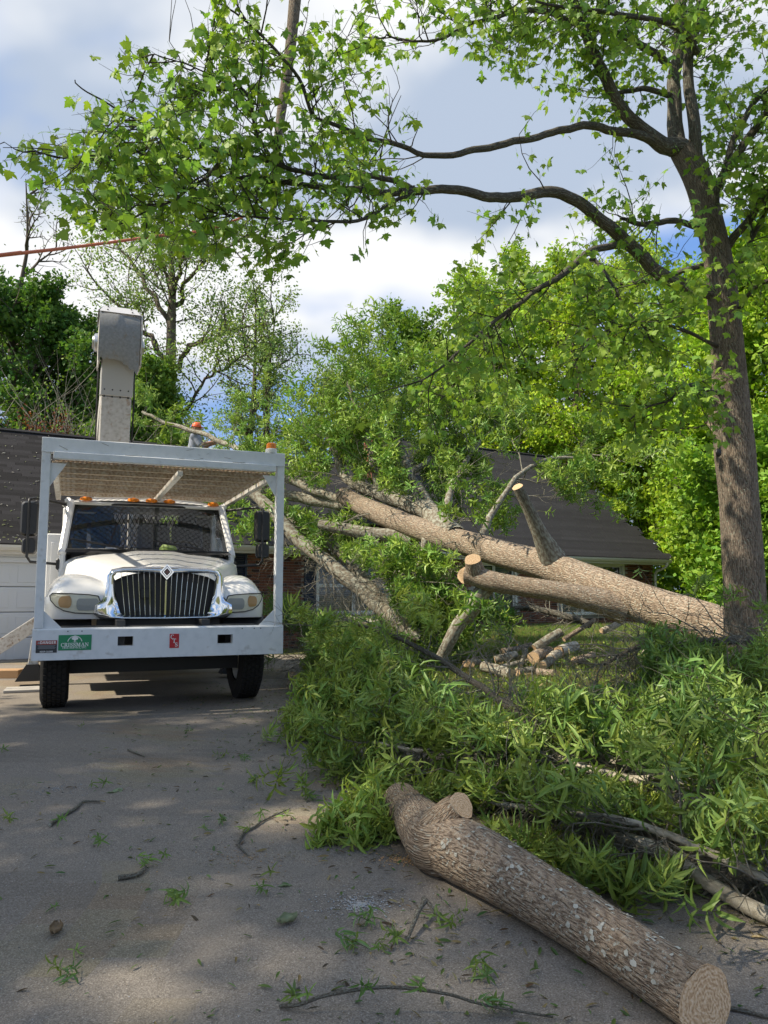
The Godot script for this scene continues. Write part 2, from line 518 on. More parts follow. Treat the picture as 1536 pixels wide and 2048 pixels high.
func driveway_edge(d: float) -> float:
	return lerpf(9.0, -0.75, smoothstep(3.8, 8.6, d)) + 0.12 * sin(d * 2.3)

func build_ground() -> void:
	var far := [-600.0, -200.0, -80.0, -40.0, -25.0]
	var xs := far.duplicate()
	for i in 33:
		xs.append(-16.0 + i)
	xs.append_array([25.0, 40.0, 80.0, 200.0, 600.0])
	var zs := [-900.0, -300.0, -100.0, -60.0, -40.0]
	for i in 45:
		zs.append(-30.0 + i * 0.75)
	zs.append_array([10.0, 20.0, 60.0, 200.0])
	var g := []
	for z in zs:
		for x in xs:
			g.append(Vector3(x, gy(x, z) - 0.012 + 0.03 * nz.get_noise_2d(x * 30, z * 30) * smoothstep(6.0, 9.0, -z), z))
	var m := M.new()
	m.grid(g, xs.size(), Vector3.UP)
	struct("lawn", m, mats["soil"])
	# the driveway: one sheet whose right edge runs along the grass; its colour varies with old stains
	m = M.new()
	var w := 90
	var h := 150
	var pts := []
	for j in h:
		var d := -4.0 + 21.0 * j / (h - 1)
		var right := driveway_edge(d)
		for i in w:
			var k := float(i) / (w - 1)
			var x := lerpf(-12.0, right, 1.0 - pow(1.0 - k, 1.0))
			pts.append(Vector3(x, gy(x, -d) + 0.01, -d))
	for j in h - 1:
		for i in w - 1:
			var a: Vector3 = pts[j * w + i]
			var s := nz.get_noise_2d(a.x * 40, a.z * 40)
			var b := nz.get_noise_2d(a.x * 13 + 300, a.z * 13)
			var k := 1.0 + 0.3 * s + 0.28 * b
			var warm := smoothstep(0.0, 0.35, nz.get_noise_2d(a.x * 25 + 90, a.z * 25 + 50))
			m.col = Color(k, k, k).lerp(Color(1.3, 1.12, 0.9) * k, warm * 0.7)
			var q := j * w + i
			var up := Vector3(0, 1, 0.04).normalized()
			m.tri(pts[q], pts[q + 1], pts[q + w + 1], up, up, up)
			m.tri(pts[q], pts[q + w + 1], pts[q + w], up, up, up)
	struct("driveway", m, mats["driveway"])

func pane_window(house: Node3D, x0: float, x1: float, y0: float, y1: float, z: float, leaves: int) -> void:
	var w := M.new()
	var f := 0.07
	w.box(Vector3((x0 + x1) / 2, y1 - f / 2, z), Vector3(x1 - x0, f, 0.12), 0.006)
	w.box(Vector3(x0 + f / 2, (y0 + y1) / 2, z), Vector3(f, y1 - y0 - 2 * f, 0.12), 0.006)
	w.box(Vector3(x1 - f / 2, (y0 + y1) / 2, z), Vector3(f, y1 - y0 - 2 * f, 0.12), 0.006)
	var win := obj("window", w, mats["white_trim"], house)
	w = M.new()
	w.box(Vector3((x0 + x1) / 2, y0 + 0.03, z + 0.03), Vector3(x1 - x0 + 0.08, 0.06, 0.18), 0.008)
	obj("sill", w, mats["white_trim"], win)
	var lw := (x1 - x0 - 2 * f) / leaves
	for i in leaves:
		var a := x0 + f + lw * i
		for s in 2:
			var b0: float = y0 + 0.06 + (y1 - f - y0 - 0.06) * 0.5 * s
			var b1: float = b0 + (y1 - f - y0 - 0.06) * 0.5
			w = M.new()
			var zz := z - 0.02 - 0.03 * s
			w.box(Vector3(a + lw / 2, b0 + 0.02, zz), Vector3(lw - 0.02, 0.04, 0.035), 0.004)
			w.box(Vector3(a + lw / 2, b1 - 0.02, zz), Vector3(lw - 0.02, 0.04, 0.035), 0.004)
			w.box(Vector3(a + 0.03, (b0 + b1) / 2, zz), Vector3(0.04, b1 - b0 - 0.08, 0.035), 0.004)
			w.box(Vector3(a + lw - 0.03, (b0 + b1) / 2, zz), Vector3(0.04, b1 - b0 - 0.08, 0.035), 0.004)
			obj("sash", w, mats["white_trim"], win)
			w = M.new()
			w.box(Vector3(a + lw / 2, (b0 + b1) / 2, zz - 0.004), Vector3(lw - 0.1, b1 - b0 - 0.08, 0.005))
			obj("pane", w, mats["glass"], win)
		var k := y0 + 0.1
		w = M.new()
		while k < y1 - 0.1:
			w.box(Vector3(a + lw / 2, k, z - 0.13), Vector3(lw - 0.06, 0.004, 0.05), 0, Basis(Vector3.RIGHT, 0.7))
			k += 0.05
		var bl := obj("blind", w, mats["blind"], win)
		bl.set_meta("kind", "stuff")

func build_house() -> void:
	var at := Vector3(-3.7, 0.25, -18.0)
	var house := thing("brick_house", "long brick ranch house with dark shingle roof crushed by the fallen tree", "house", at, deg_to_rad(31.0))
	var wz := -0.45
	var bricks := [mat("brick_red", Color(0.25, 0.105, 0.07)), mat("brick_brown", Color(0.18, 0.085, 0.06)), mat("brick_orange", Color(0.3, 0.14, 0.085)), mat("brick_dark", Color(0.09, 0.055, 0.05))]
	var bm := []
	for b in bricks:
		var s: StandardMaterial3D = mats["brick"].duplicate()
		s.albedo_color = b.albedo_color
		bm.append(s)
	# openings of the front wall: x0, x1, y0, y1
	var open := [[-0.35, 0.34, -0.3, 2.2], [2.57, 4.81, 0.78, 2.3], [7.6, 9.2, 0.8, 2.25], [10.95, 13.8, 0.66, 2.3]]
	var m := M.new()
	var cuts := [-0.6]
	for o in open:
		cuts.append(o[0]); cuts.append(o[1])
	cuts.append(15.16)
	for i in cuts.size() - 1:
		var a: float = cuts[i]
		var b: float = cuts[i + 1]
		if i % 2 == 0:
			m.box(Vector3((a + b) / 2, 1.0, wz - 0.1), Vector3(b - a, 2.9, 0.2))
		else:
			var o = open[(i - 1) / 2]
			m.box(Vector3((a + b) / 2, (o[2] - 0.45) / 2, wz - 0.1), Vector3(b - a, o[2] + 0.45, 0.2))
			m.box(Vector3((a + b) / 2, (o[3] + 2.45) / 2, wz - 0.1), Vector3(b - a, 2.45 - o[3], 0.2))
	# end walls and the back wall close the house
	m.box(Vector3(15.06, 1.0, -5.6), Vector3(0.2, 2.9, 9.9))
	m.box(Vector3(2.6, 1.0, -10.7), Vector3(25.1, 2.9, 0.2))
	m.prism(PackedVector2Array([Vector2(-0.5, 2.45), Vector2(-10.7, 2.45), Vector2(-5.6, 6.5)]), 0.2, Transform3D(Basis(Vector3(0, 0, 1), Vector3.UP, Vector3(1, 0, 0)), Vector3(15.16, 0, 0)))
	var wall := obj("wall", m, mats["mortar"], house)
	# brick by brick on the open stretch of wall beside the blue shutters, joined beyond it
	var shape := []
	for k in 3:
		var q := M.new()
		q.box(Vector3.ZERO, Vector3(0.194, 0.057, 0.03), 0.003)
		shape.append(q.mesh())
	var rest := []
	var tint := PackedColorArray()
	var count := 0
	for row in 36:
		var y := -0.08 + row * 0.0677
		if y > 2.3:
			break
		var x := -0.6 + (0.1 if row % 2 else 0.0)
		while x < 15.1:
			var hit := false
			for o in open:
				if x + 0.1 > o[0] - 0.02 and x - 0.1 < o[1] + 0.02 and y > o[2] - 0.07 and y < o[3] + 0.03:
					hit = true
			if x > 0.34 and x < 0.68 or x > 2.23 and x < 2.57:
				hit = true
			if not hit:
				var p := Vector3(x, y, wz + 0.002 + rr(-0.003, 0.003))
				var kind := 0 if rng.randf() < 0.45 else rng.randi_range(0, 3)
				if x > 0.6 and x < 2.35 and y > 0.2 and count < 300:
					var o := obj("brick", shape[count % 3], bm[kind], wall)
					o.position = p
					count += 1
				elif x > -0.6:
					rest.append(Transform3D(Basis.IDENTITY, p))
					tint.append(bricks[kind].albedo_color.srgb_to_linear() * rr(0.85, 1.15))
			x += 0.205
	many("bricks", shape[0], mats["brick"], rest, tint, wall)
	for o in [open[1], open[2], open[3]]:
		pane_window(house, o[0], o[1], o[2], o[3], wz - 0.04, 2 if o[1] - o[0] < 2.5 else 3)
	# blue louvred shutters
	for x in [[0.36, 0.7], [2.23, 2.56]]:
		m = M.new()
		var y0 := 0.72
		var y1 := 2.3
		for e in [x[0] + 0.025, x[1] - 0.025]:
			m.box(Vector3(e, (y0 + y1) / 2, wz + 0.035), Vector3(0.05, y1 - y0, 0.035), 0.004)
		for e in [y0 + 0.03, (y0 + y1) / 2, y1 - 0.03]:
			m.box(Vector3((x[0] + x[1]) / 2, e, wz + 0.035), Vector3(x[1] - x[0] - 0.1, 0.06, 0.03), 0.004)
		var sh := obj("shutter", m, mats["shutter_blue"], house)
		var k := y0 + 0.08
		m = M.new()
		m.box(Vector3.ZERO, Vector3(x[1] - x[0] - 0.09, 0.042, 0.006), 0, Basis(Vector3.RIGHT, -0.7))
		var slat := m.mesh()
		while k < y1 - 0.06:
			if absf(k - (y0 + y1) / 2) > 0.04:
				var s := obj("slat", slat, mats["shutter_blue"], sh)
				s.position = Vector3((x[0] + x[1]) / 2, k, wz + 0.032)
			k += 0.042
	# front door with white surround
	m = M.new()
	m.box(Vector3(-0.45, 1.0, wz + 0.06), Vector3(0.16, 2.6, 0.1), 0.008)
	m.box(Vector3(0.26, 1.0, wz + 0.06), Vector3(0.14, 2.6, 0.1), 0.008)
	m.box(Vector3(-0.1, 2.27, wz + 0.06), Vector3(0.58, 0.14, 0.098), 0.008)
	var door := obj("door", M.new(), mats["white_trim"], house)
	var dm := M.new()
	dm.box(Vector3(-0.1, 0.95, wz - 0.06), Vector3(0.6, 2.5, 0.05), 0.006)
	door.mesh = dm.mesh()
	obj("surround", m, mats["white_trim"], door)
	# garage: a white sectional door under a lower eave
	var gz := 0.0
	m = M.new()
	m.box(Vector3(-10.2, 1.0, gz - 0.1), Vector3(1.2, 2.6, 0.2))
	m.box(Vector3(-1.6, 1.0, gz - 0.1), Vector3(2.2, 2.6, 0.2))
	m.box(Vector3(-6.15, 2.2, gz - 0.1), Vector3(6.9, 0.3, 0.2))
	obj("garage_wall", m, mats["garage_white"], house)
	var gd := obj("garage_door", M.new(), mats["garage_white"], house)
	m = M.new()
	m.box(Vector3(-6.15, 2.0, gz + 0.02), Vector3(7.1, 0.1, 0.04), 0.006)
	m.box(Vector3(-9.65, 0.9, gz + 0.02), Vector3(0.1, 2.1, 0.04), 0.006)
	m.box(Vector3(-2.65, 0.9, gz + 0.02), Vector3(0.1, 2.1, 0.04), 0.006)
	gd.mesh = m.mesh()
	m = M.new()
	m.box(Vector3.ZERO, Vector3(6.9, 0.5, 0.05), 0.012)
	for i in 8:
		m.box(Vector3(-3.02 + i * 0.862, 0, 0.027), Vector3(0.72, 0.34, 0.014), 0.006)
	var pm := m.mesh()
	for i in 4:
		var o := obj("panel", pm, mats["garage_white"], gd)
		o.position = Vector3(-6.15, 0.18 + i * 0.512, gz - 0.05)
	# roofs: garage, middle (with the broken place), main
	var dark: Material = mats["shingle"]
	var deck := M.new()
	var secs := [[-10.5, -0.6, 0.2, 2.33, -4.3, 5.46], [-0.6, 6.5, 0.0, 2.5, -4.3, 5.46], [6.5, 15.5, 0.0, 2.5, -5.6, 6.8]]
	for i in 3:
		var s = secs[i]
		var e := Vector3(0, s[3], s[2])
		var r := Vector3(0, s[5], s[4])
		var b := Vector3(0, s[3] - 0.1, -11.3)
		if i == 1:
			# three pieces leave a hole above the eave
			for q in [[s[0], 3.0, 0.0], [3.0, 5.4, 0.3], [5.4, s[1], 0.0]]:
				var e2 := e.lerp(r, q[2])
				deck.prism(PackedVector2Array([Vector2(-e2.z, e2.y), Vector2(-r.z, r.y), Vector2(-r.z, r.y - 0.14), Vector2(-e2.z, e2.y - 0.14)]), q[1] - q[0], Transform3D(Basis(Vector3(0, 0, -1), Vector3.UP, Vector3(1, 0, 0)), Vector3(q[1], 0, 0)))
		else:
			deck.prism(PackedVector2Array([Vector2(-e.z, e.y), Vector2(-r.z, r.y), Vector2(-r.z, r.y - 0.14), Vector2(-e.z, e.y - 0.14)]), s[1] - s[0], Transform3D(Basis(Vector3(0, 0, -1), Vector3.UP, Vector3(1, 0, 0)), Vector3(s[1], 0, 0)))
		deck.prism(PackedVector2Array([Vector2(-b.z, b.y), Vector2(-r.z, r.y), Vector2(-r.z, r.y - 0.14), Vector2(-b.z, b.y - 0.14)]), s[1] - s[0], Transform3D(Basis(Vector3(0, 0, -1), Vector3.UP, Vector3(1, 0, 0)), Vector3(s[1], 0, 0)))
	# gable closing the step up to the main roof
	deck.prism(PackedVector2Array([Vector2(-0.1, 2.4), Vector2(11.2, 2.4), Vector2(5.6, 6.66)]), 0.1, Transform3D(Basis(Vector3(0, 0, -1), Vector3.UP, Vector3(1, 0, 0)), Vector3(6.62, 0, 0)))
	var roof := obj("roof", deck, mats["shingle"], house)
	# shingles: separate pieces on the garage roof in view, one joined field elsewhere
	var tones := []
	for k in 4:
		var sm: StandardMaterial3D = mats["shingle"].duplicate()
		var g: float = [0.92, 1.02, 1.12, 1.25][k]
		sm.albedo_color = Color(minf(1, 0.66 * g), minf(1, 0.65 * g), minf(1, 0.65 * g))
		tones.append(sm)
	var sq := M.new()
	sq.box(Vector3.ZERO, Vector3(0.6, 0.014, 0.19), 0.003)
	var sh := sq.mesh()
	var where := []
	tint = PackedColorArray()
	count = 0
	for i in 3:
		var s = secs[i]
		var e := Vector3(0, s[3], s[2])
		var r := Vector3(0, s[5], s[4])
		var up := (r - e).normalized()
		var nrm := up.cross(Vector3.RIGHT).normalized()
		if nrm.y < 0:
			nrm = -nrm
		var n := int(e.distance_to(r) / 0.14)
		for row in n + 1:
			var course := rr(0.62, 0.86)
			var c := e + up * (row * 0.14 + 0.06) + nrm * 0.012
			var x: float = s[0] + 0.3 + (0.3 if row % 2 else 0.0) - 0.1 * (row % 3)
			while x < s[1]:
				if not (i == 1 and x > 2.8 and x < 5.6 and row < int(n * 0.3) + 1):
					var bs := Basis(Vector3.RIGHT, nrm, -up) * Basis(Vector3.RIGHT, 0.055) * Basis(Vector3.UP, rr(-0.006, 0.006))
					var p := Vector3(x, c.y, c.z) + nrm * rr(0.0, 0.004)
					if i == 0 and x > -5.4 and x < -1.9 and count < 300:
						var o := obj("shingle", sh, tones[rng.randi_range(0, 3)], roof)
						o.transform = Transform3D(bs, p)
						count += 1
					else:
						where.append(Transform3D(bs, p))
						var t := course * rr(0.93, 1.07)
						tint.append(Color(t, t, t))
				x += 0.605
	many("shingles", sh, mats["shingle"], where, tint, roof)
	# ridge caps, fascia and gutters
	m = M.new()
	for s in secs:
		m.box(Vector3((s[0] + s[1]) / 2, s[5] + 0.01, s[4]), Vector3(s[1] - s[0], 0.05, 0.2), 0.02)
	obj("ridge_cap", m, mats["shingle"], roof)
	for i in 3:
		var s = secs[i]
		m = M.new()
		m.box(Vector3((s[0] + s[1]) / 2, s[3] - 0.14, s[2] - 0.03), Vector3(s[1] - s[0], 0.16, 0.03), 0.004)
		m.box(Vector3((s[0] + s[1]) / 2, s[3] - 0.2, s[2] - 0.26), Vector3(s[1] - s[0], 0.02, 0.42))
		obj("fascia", m, mats["gutter"], house)
		m = M.new()
		m.prism(PackedVector2Array([Vector2(0, 0), Vector2(0, -0.1), Vector2(0.08, -0.11), Vector2(0.12, -0.05), Vector2(0.13, 0.0), Vector2(0.115, 0.0), Vector2(0.105, -0.045), Vector2(0.075, -0.095), Vector2(0.015, -0.088), Vector2(0.015, 0)]), s[1] - s[0] - 0.02, Transform3D(Basis(Vector3(0, 0, 1), Vector3.UP, Vector3(-1, 0, 0)), Vector3(s[0] + 0.01, s[3] - 0.04, s[2] - 0.012)))
		obj("gutter", m, mats["gutter"], house)
	m = M.new()
	var dp := PackedVector3Array([Vector3(15.3, 2.36, 0.05), Vector3(15.3, 2.28, 0.05), Vector3(15.28, 2.2, -0.02), Vector3(15.2, 2.08, -0.3), Vector3(15.2, 1.95, -0.37), Vector3(15.2, -0.1, -0.37)])
	m.tube(dp, PackedFloat32Array([0.045, 0.045, 0.045, 0.045, 0.045, 0.045]), 8)
	obj("downspout", m, mats["white_trim"], house)
	# brick chimney
	m = M.new()
	m.box(Vector3(6.2, 4.9, -3.5), Vector3(0.7, 3.2, 0.6), 0.01)
	var ch := obj("chimney", m, bm[0], house)
	m = M.new()
	m.box(Vector3(6.2, 6.54, -3.5), Vector3(0.8, 0.08, 0.7), 0.01)
	obj("cap", m, mats["concrete"], ch)
	# what shows in the broken place: ceiling below, splintered rafters and boards
	m = M.new()
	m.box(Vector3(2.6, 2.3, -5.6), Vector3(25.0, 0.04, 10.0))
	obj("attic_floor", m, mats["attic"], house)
	for k in 9:
		m = M.new()
		var x := rr(2.9, 5.3)
		var a := Vector3(x, 2.42 + rr(0, 0.2), rr(-0.9, 0.0))
		m.bar(a, a + Vector3(rr(-0.8, 0.8), rr(-0.25, 0.15), rr(-0.2, 0.35)), rr(0.03, 0.09), 0.02)
		obj("broken_board", m, mats["gutter"] if k % 2 else mats["plank"], house)

func rounded_rect(w: float, h: float, r: float, seg := 4) -> PackedVector2Array:
	var o := PackedVector2Array()
	for q in 4:
		var c := Vector2((w / 2 - r) * [1, -1, -1, 1][q], (h / 2 - r) * [1, 1, -1, -1][q])
		for i in seg + 1:
			var a := PI / 2 * (q + float(i) / seg)
			o.append(c + Vector2(cos(a), sin(a)) * r)
	return o

func letters(text: String, size: float, depth: float, serif: bool, m: Material, parent: Node, at: Vector3, called := "lettering") -> void:
	var f := SystemFont.new()
	f.font_names = PackedStringArray(["Droid Serif" if serif else "Droid Sans"])
	f.font_weight = 700
	var t := TextMesh.new()
	t.font = f
	t.text = text
	t.font_size = 32
	t.pixel_size = size / 23.0
	t.depth = depth
	t.curve_step = 2.0
	var o := obj(called, t, m, parent)
	o.position = at

func tyre_shape(r: float, w: float) -> M:
	var m := M.new()
	var x := Transform3D(Basis(Vector3(0, 1, 0), Vector3(1, 0, 0), Vector3(0, 0, -1)), Vector3.ZERO)
	m.lathe(PackedVector2Array([Vector2(0.29, -w * 0.42), Vector2(0.33, -w * 0.5), Vector2(0.42, -w * 0.53), Vector2(r - 0.03, -w * 0.46), Vector2(r - 0.008, -w * 0.41), Vector2(r - 0.006, w * 0.41), Vector2(r - 0.03, w * 0.46), Vector2(0.42, w * 0.53), Vector2(0.33, w * 0.5), Vector2(0.29, w * 0.42)]), 40, x)
	# tread blocks in five rows
	for row in 5:
		var k := (row - 2) * w * 0.172
		for i in 44:
			var a := TAU * (i + 0.5 * (row % 2)) / 44
			m.box(Vector3(k, sin(a) * (r - 0.004), cos(a) * (r - 0.004)), Vector3(w * 0.14, 0.05, 0.02), 0.003, Basis(Vector3.RIGHT, -a))
	return m

func make_wheel(truck: Node3D, x: float, z: float, side: float, dual := false) -> void:
	var r := 0.5
	var w := Node3D.new()
	w.name = "wheel"
	truck.add_child(w, true)
	w.position = Vector3(x, r, z)
	obj("tyre", tyre_shape(r, 0.27), mats["rubber"], w)
	if dual:
		var t := obj("tyre", tyre_shape(r, 0.27), mats["rubber"], w)
		t.position.x = -side * 0.32
	var m := M.new()
	var o := Transform3D(Basis(Vector3(0, 1, 0), Vector3(side, 0, 0), Vector3(0, 0, -side)), Vector3.ZERO)
	m.lathe(PackedVector2Array([Vector2(0.0, 0.03), Vector2(0.12, 0.03), Vector2(0.17, -0.02), Vector2(0.24, -0.03), Vector2(0.265, 0.06), Vector2(0.285, 0.13), Vector2(0.3, 0.14), Vector2(0.305, 0.12), Vector2(0.29, 0.1), Vector2(0.28, -0.1)]), 32, o)
	obj("rim", m, mats["white_trim"], w)
	m = M.new()
	m.lathe(PackedVector2Array([Vector2(0.0, 0.14), Vector2(0.05, 0.14), Vector2(0.07, 0.12), Vector2(0.085, 0.03)]), 20, o)
	obj("hub", m, mats["dark_steel"], w)
	m = M.new()
	for i in 8:
		var a := TAU * i / 8
		m.lathe(PackedVector2Array([Vector2(0.0, 0.06), Vector2(0.016, 0.06), Vector2(0.019, 0.05), Vector2(0.019, 0.0)]), 6, o * Transform3D(Basis.IDENTITY, Vector3(cos(a) * 0.145, 0.02, sin(a) * 0.145)))
	obj("lug_nuts", m, mats["steel"], w)

func mirror(truck: Node3D, at: Vector3, w: float, h: float, called: String) -> void:
	var m := M.new()
	var poly := rounded_rect(w, h, w * 0.25)
	m.prism(poly, 0.07, Transform3D(Basis.IDENTITY, at))
	var sm := PackedVector2Array()
	for p in poly:
		sm.append(p * Vector2(0.8, 0.9))
	# domed shell towards the front
	var n := poly.size()
	for i in n:
		var a := poly[i]
		var b := poly[(i + 1) % n]
		var a2 := sm[i]
		var b2 := sm[(i + 1) % n]
		m.quad(at + Vector3(a.x, a.y, 0), at + Vector3(b.x, b.y, 0), at + Vector3(b2.x, b2.y, 0.05), at + Vector3(a2.x, a2.y, 0.05), Vector3(a.x, a.y, 0.1))
	m.prism(sm, 0.01, Transform3D(Basis.IDENTITY, at + Vector3(0, 0, 0.05)))
	var o := obj(called, m, mats["black_plastic"], truck)
	m = M.new()
	m.prism(sm, 0.004, Transform3D(Basis.IDENTITY, at + Vector3(0, 0, -0.073)))
	obj("mirror_glass", m, mats["chrome"], o)

func build_truck() -> void:
	var at := Vector3(-2.26, gy(-2.3, -8.6) + 0.012, -8.07)
	var t := thing("bucket_truck", "white bucket truck with steel front guard rack parked on the driveway", "truck", at, deg_to_rad(22.0))
	var paint: Material = mats["truck_paint"]
	var rack: Material = mats["rack_paint"]
	var m := M.new()
	# ---- front guard: bumper, posts, gussets
	var bx := 1.25
	var by0 := 0.572
	var by1 := 0.88
	# bumper face with two square holes, built of blocks round them
	var holes := [[-0.46, -0.31], [0.54, 0.70]]
	var hx := [-bx, holes[0][0], holes[0][1], holes[1][0], holes[1][1], bx]
	for i in 5:
		var a: float = hx[i]
		var b: float = hx[i + 1]
		if i % 2 == 0:
			m.quad(Vector3(a, by0, 0), Vector3(b, by0, 0), Vector3(b, by1 - 0.015, 0), Vector3(a, by1 - 0.015, 0), Vector3.BACK)
		else:
			m.quad(Vector3(a, by0, 0), Vector3(b, by0, 0), Vector3(b, 0.695, 0), Vector3(a, 0.695, 0), Vector3.BACK)
			m.quad(Vector3(a, 0.79, 0), Vector3(b, 0.79, 0), Vector3(b, by1 - 0.015, 0), Vector3(a, by1 - 0.015, 0), Vector3.BACK)
			for q in [[a, 1.0], [b, -1.0]]:
				m.quad(Vector3(q[0], 0.695, 0), Vector3(q[0], 0.79, 0), Vector3(q[0], 0.79, -0.1), Vector3(q[0], 0.695, -0.1), Vector3(q[1], 0, 0))
			m.quad(Vector3(a, 0.695, 0), Vector3(b, 0.695, 0), Vector3(b, 0.695, -0.1), Vector3(a, 0.695, -0.1), Vector3.UP)
			m.quad(Vector3(a, 0.79, 0), Vector3(b, 0.79, 0), Vector3(b, 0.79, -0.1), Vector3(a, 0.79, -0.1), Vector3.DOWN)
	m.quad(Vector3(-bx, by1 - 0.015, 0), Vector3(bx, by1 - 0.015, 0), Vector3(bx, by1, -0.015), Vector3(-bx, by1, -0.015), Vector3(0, 1, 1))
	m.quad(Vector3(-bx, by1, -0.015), Vector3(bx, by1, -0.015), Vector3(bx, by1, -0.12), Vector3(-bx, by1, -0.12), Vector3.UP)
	m.quad(Vector3(-bx, by0, 0), Vector3(bx, by0, 0), Vector3(bx, by0, -0.12), Vector3(-bx, by0, -0.12), Vector3.DOWN)
	for s in [-1.0, 1.0]:
		m.quad(Vector3(s * bx, by0, 0), Vector3(s * bx, by1, 0), Vector3(s * bx, by1, -0.12), Vector3(s * bx, by0, -0.12), Vector3(s, 0, 0))
	var bumper := obj("bumper", m, rack, t)
	m = M.new()
	for s in [-0.93, -0.8, 0.8, 0.93, 1.0]:
		m.lathe(PackedVector2Array([Vector2(0, 0.004), Vector2(0.006, 0.004), Vector2(0.006, 0)]), 8, Transform3D(Basis(Vector3.RIGHT, PI / 2), Vector3(s, 0.85, 0.0)))
	obj("bolts", m, mats["dark_steel"], bumper)
	for s in [-1.0, 1.0]:
		m = M.new()
		m.box(Vector3(s * 1.2, 1.76, -0.05), Vector3(0.085, 1.76, 0.085), 0.006)
		var post := obj("guard_post", m, rack, t)
		m = M.new()
		var tri := PackedVector2Array([Vector2(0, 0), Vector2(0.17, 0), Vector2(0.0, 0.17)])
		m.prism(tri, 0.012, Transform3D(Basis(Vector3(-s, 0, 0), Vector3.UP, Vector3(0, 0, 1)), Vector3(s * 1.158, 0.882, -0.04)))
		m.prism(PackedVector2Array([Vector2(0, 0), Vector2(0.15, 0), Vector2(0.0, -0.24)]), 0.012, Transform3D(Basis(Vector3(-s, 0, 0), Vector3.UP, Vector3(0, 0, 1)), Vector3(s * 1.158, 2.53, -0.05)))
		obj("gusset", m, rack, post)
	m = M.new()
	m.box(Vector3(0, 2.705, -0.05), Vector3(2.49, 0.15, 0.1), 0.006)
	m.box(Vector3(0, 2.632, 0.004), Vector3(2.42, 0.006, 0.004))
	var gbm := obj("guard_beam", m, rack, t)
	m = M.new()
	for k in 9:
		m.box(Vector3(-0.95 + k * 0.21 + rr(-0.06, 0.06), 2.638 + rr(-0.004, 0.006), 0.0012), Vector3(rr(0.05, 0.22), rr(0.003, 0.009), 0.002))
	for k in 7:
		m.box(Vector3(rr(-1.1, 1.1), rr(2.66, 2.76), 0.0012), Vector3(rr(0.02, 0.1), rr(0.002, 0.004), 0.0015), 0.0, Basis(Vector3.BACK, rr(-0.5, 0.5)))
	var sc := obj("scuff", m, mat("scuff_brown", Color(0.16, 0.13, 0.1), 0.8), gbm)
	sc.set_meta("kind", "stuff")
	m = M.new()
	m.box(Vector3(0.0, 2.6, -0.0), Vector3(2.27, 0.075, 0.07), 0.006)
	obj("front_rail", m, rack, t)
	# ---- rack floor: cross tubes, rails, expanded mesh
	for k in 7:
		m = M.new()
		m.box(Vector3(0, 2.565, -0.35 - k * 0.41), Vector3(2.3, 0.06, 0.06), 0.005)
		obj("cross_tube", m, mats["rack_dirty"], t)
	for x in [-1.12, 0.12, 1.12]:
		m = M.new()
		m.box(Vector3(x, 2.505, -1.5), Vector3(0.06, 0.055, 2.8), 0.005)
		obj("rack_rail", m, mats["dirty_white"], t)
	m = M.new()
	# expanded metal: two families of slanting strands in a thin sheet
	var z := -0.1
	while z > -2.88:
		var x := -1.12
		var row := int(roundf(-z / 0.035)) % 2
		x += 0.045 * row
		while x < 1.1:
			m.bar(Vector3(x, 2.605, z), Vector3(x + 0.045, 2.605, z - 0.035), 0.011, 0.006, Vector3.UP, 0.0)
			m.bar(Vector3(x + 0.045, 2.605, z - 0.035), Vector3(x + 0.09, 2.605, z), 0.011, 0.006, Vector3.UP, 0.0)
			x += 0.09
		z -= 0.035
	obj("expanded_mesh", m, mats["rust_mesh"], t)
	m = M.new()
	m.box(Vector3(0.12, 2.79, -0.6), Vector3(0.42, 0.02, 0.3), 0.004)
	obj("top_plate", m, mats["black_plastic"], t)
	# ---- beacon
	m = M.new()
	var bo := Transform3D(Basis.IDENTITY, Vector3(1.1, 2.78, -0.06))
	m.lathe(PackedVector2Array([Vector2(0, 0.052), Vector2(0.055, 0.052), Vector2(0.064, 0.045), Vector2(0.066, 0.0)]), 20, bo)
	var be := obj("beacon", m, mats["white_trim"], t)
	m = M.new()
	m.lathe(PackedVector2Array([Vector2(0, 0.118), Vector2(0.04, 0.117), Vector2(0.053, 0.108), Vector2(0.056, 0.053), Vector2(0.05, 0.05)]), 20, bo)
	obj("lens", m, mats["amber"], be)
	# ---- hood
	var h0 := 0.04
	var st := [[-0.40, 1.46, 0.56, 0.60], [-0.46, 1.505, 0.585, 0.62], [-0.6, 1.535, 0.62, 0.66], [-0.9, 1.585, 0.72, 0.77], [-1.2, 1.64, 0.83, 0.88], [-1.5, 1.69, 0.94, 0.98], [-1.8, 1.74, 1.04, 1.06], [-1.9, 1.745, 1.06, 1.08]]
	var g := []
	for s in st:
		var half := [[0.0, 0.0], [0.22, -0.002], [0.4, -0.012], [0.62, -0.03], [0.8, -0.055], [0.92, -0.09], [1.0, -0.15]]
		var row := []
		for q in half:
			row.append(Vector3(q[0] * s[2], s[1] + q[1] + (0.018 if q[0] < 0.3 else 0.0), s[0]))
		row.append(Vector3(s[3], s[1] - 0.28, s[0]))
		row.append(Vector3(s[3] + 0.02, 1.18, s[0]))
		var full := []
		for i in range(row.size() - 1, 0, -1):
			full.append(Vector3(-row[i].x + h0, row[i].y, row[i].z))
		for q in row:
			full.append(q + Vector3(h0, 0, 0))
		g.append_array(full)
	m = M.new()
	m.grid(g, 17, Vector3.UP)
	var hood := obj("hood", m, paint, t)
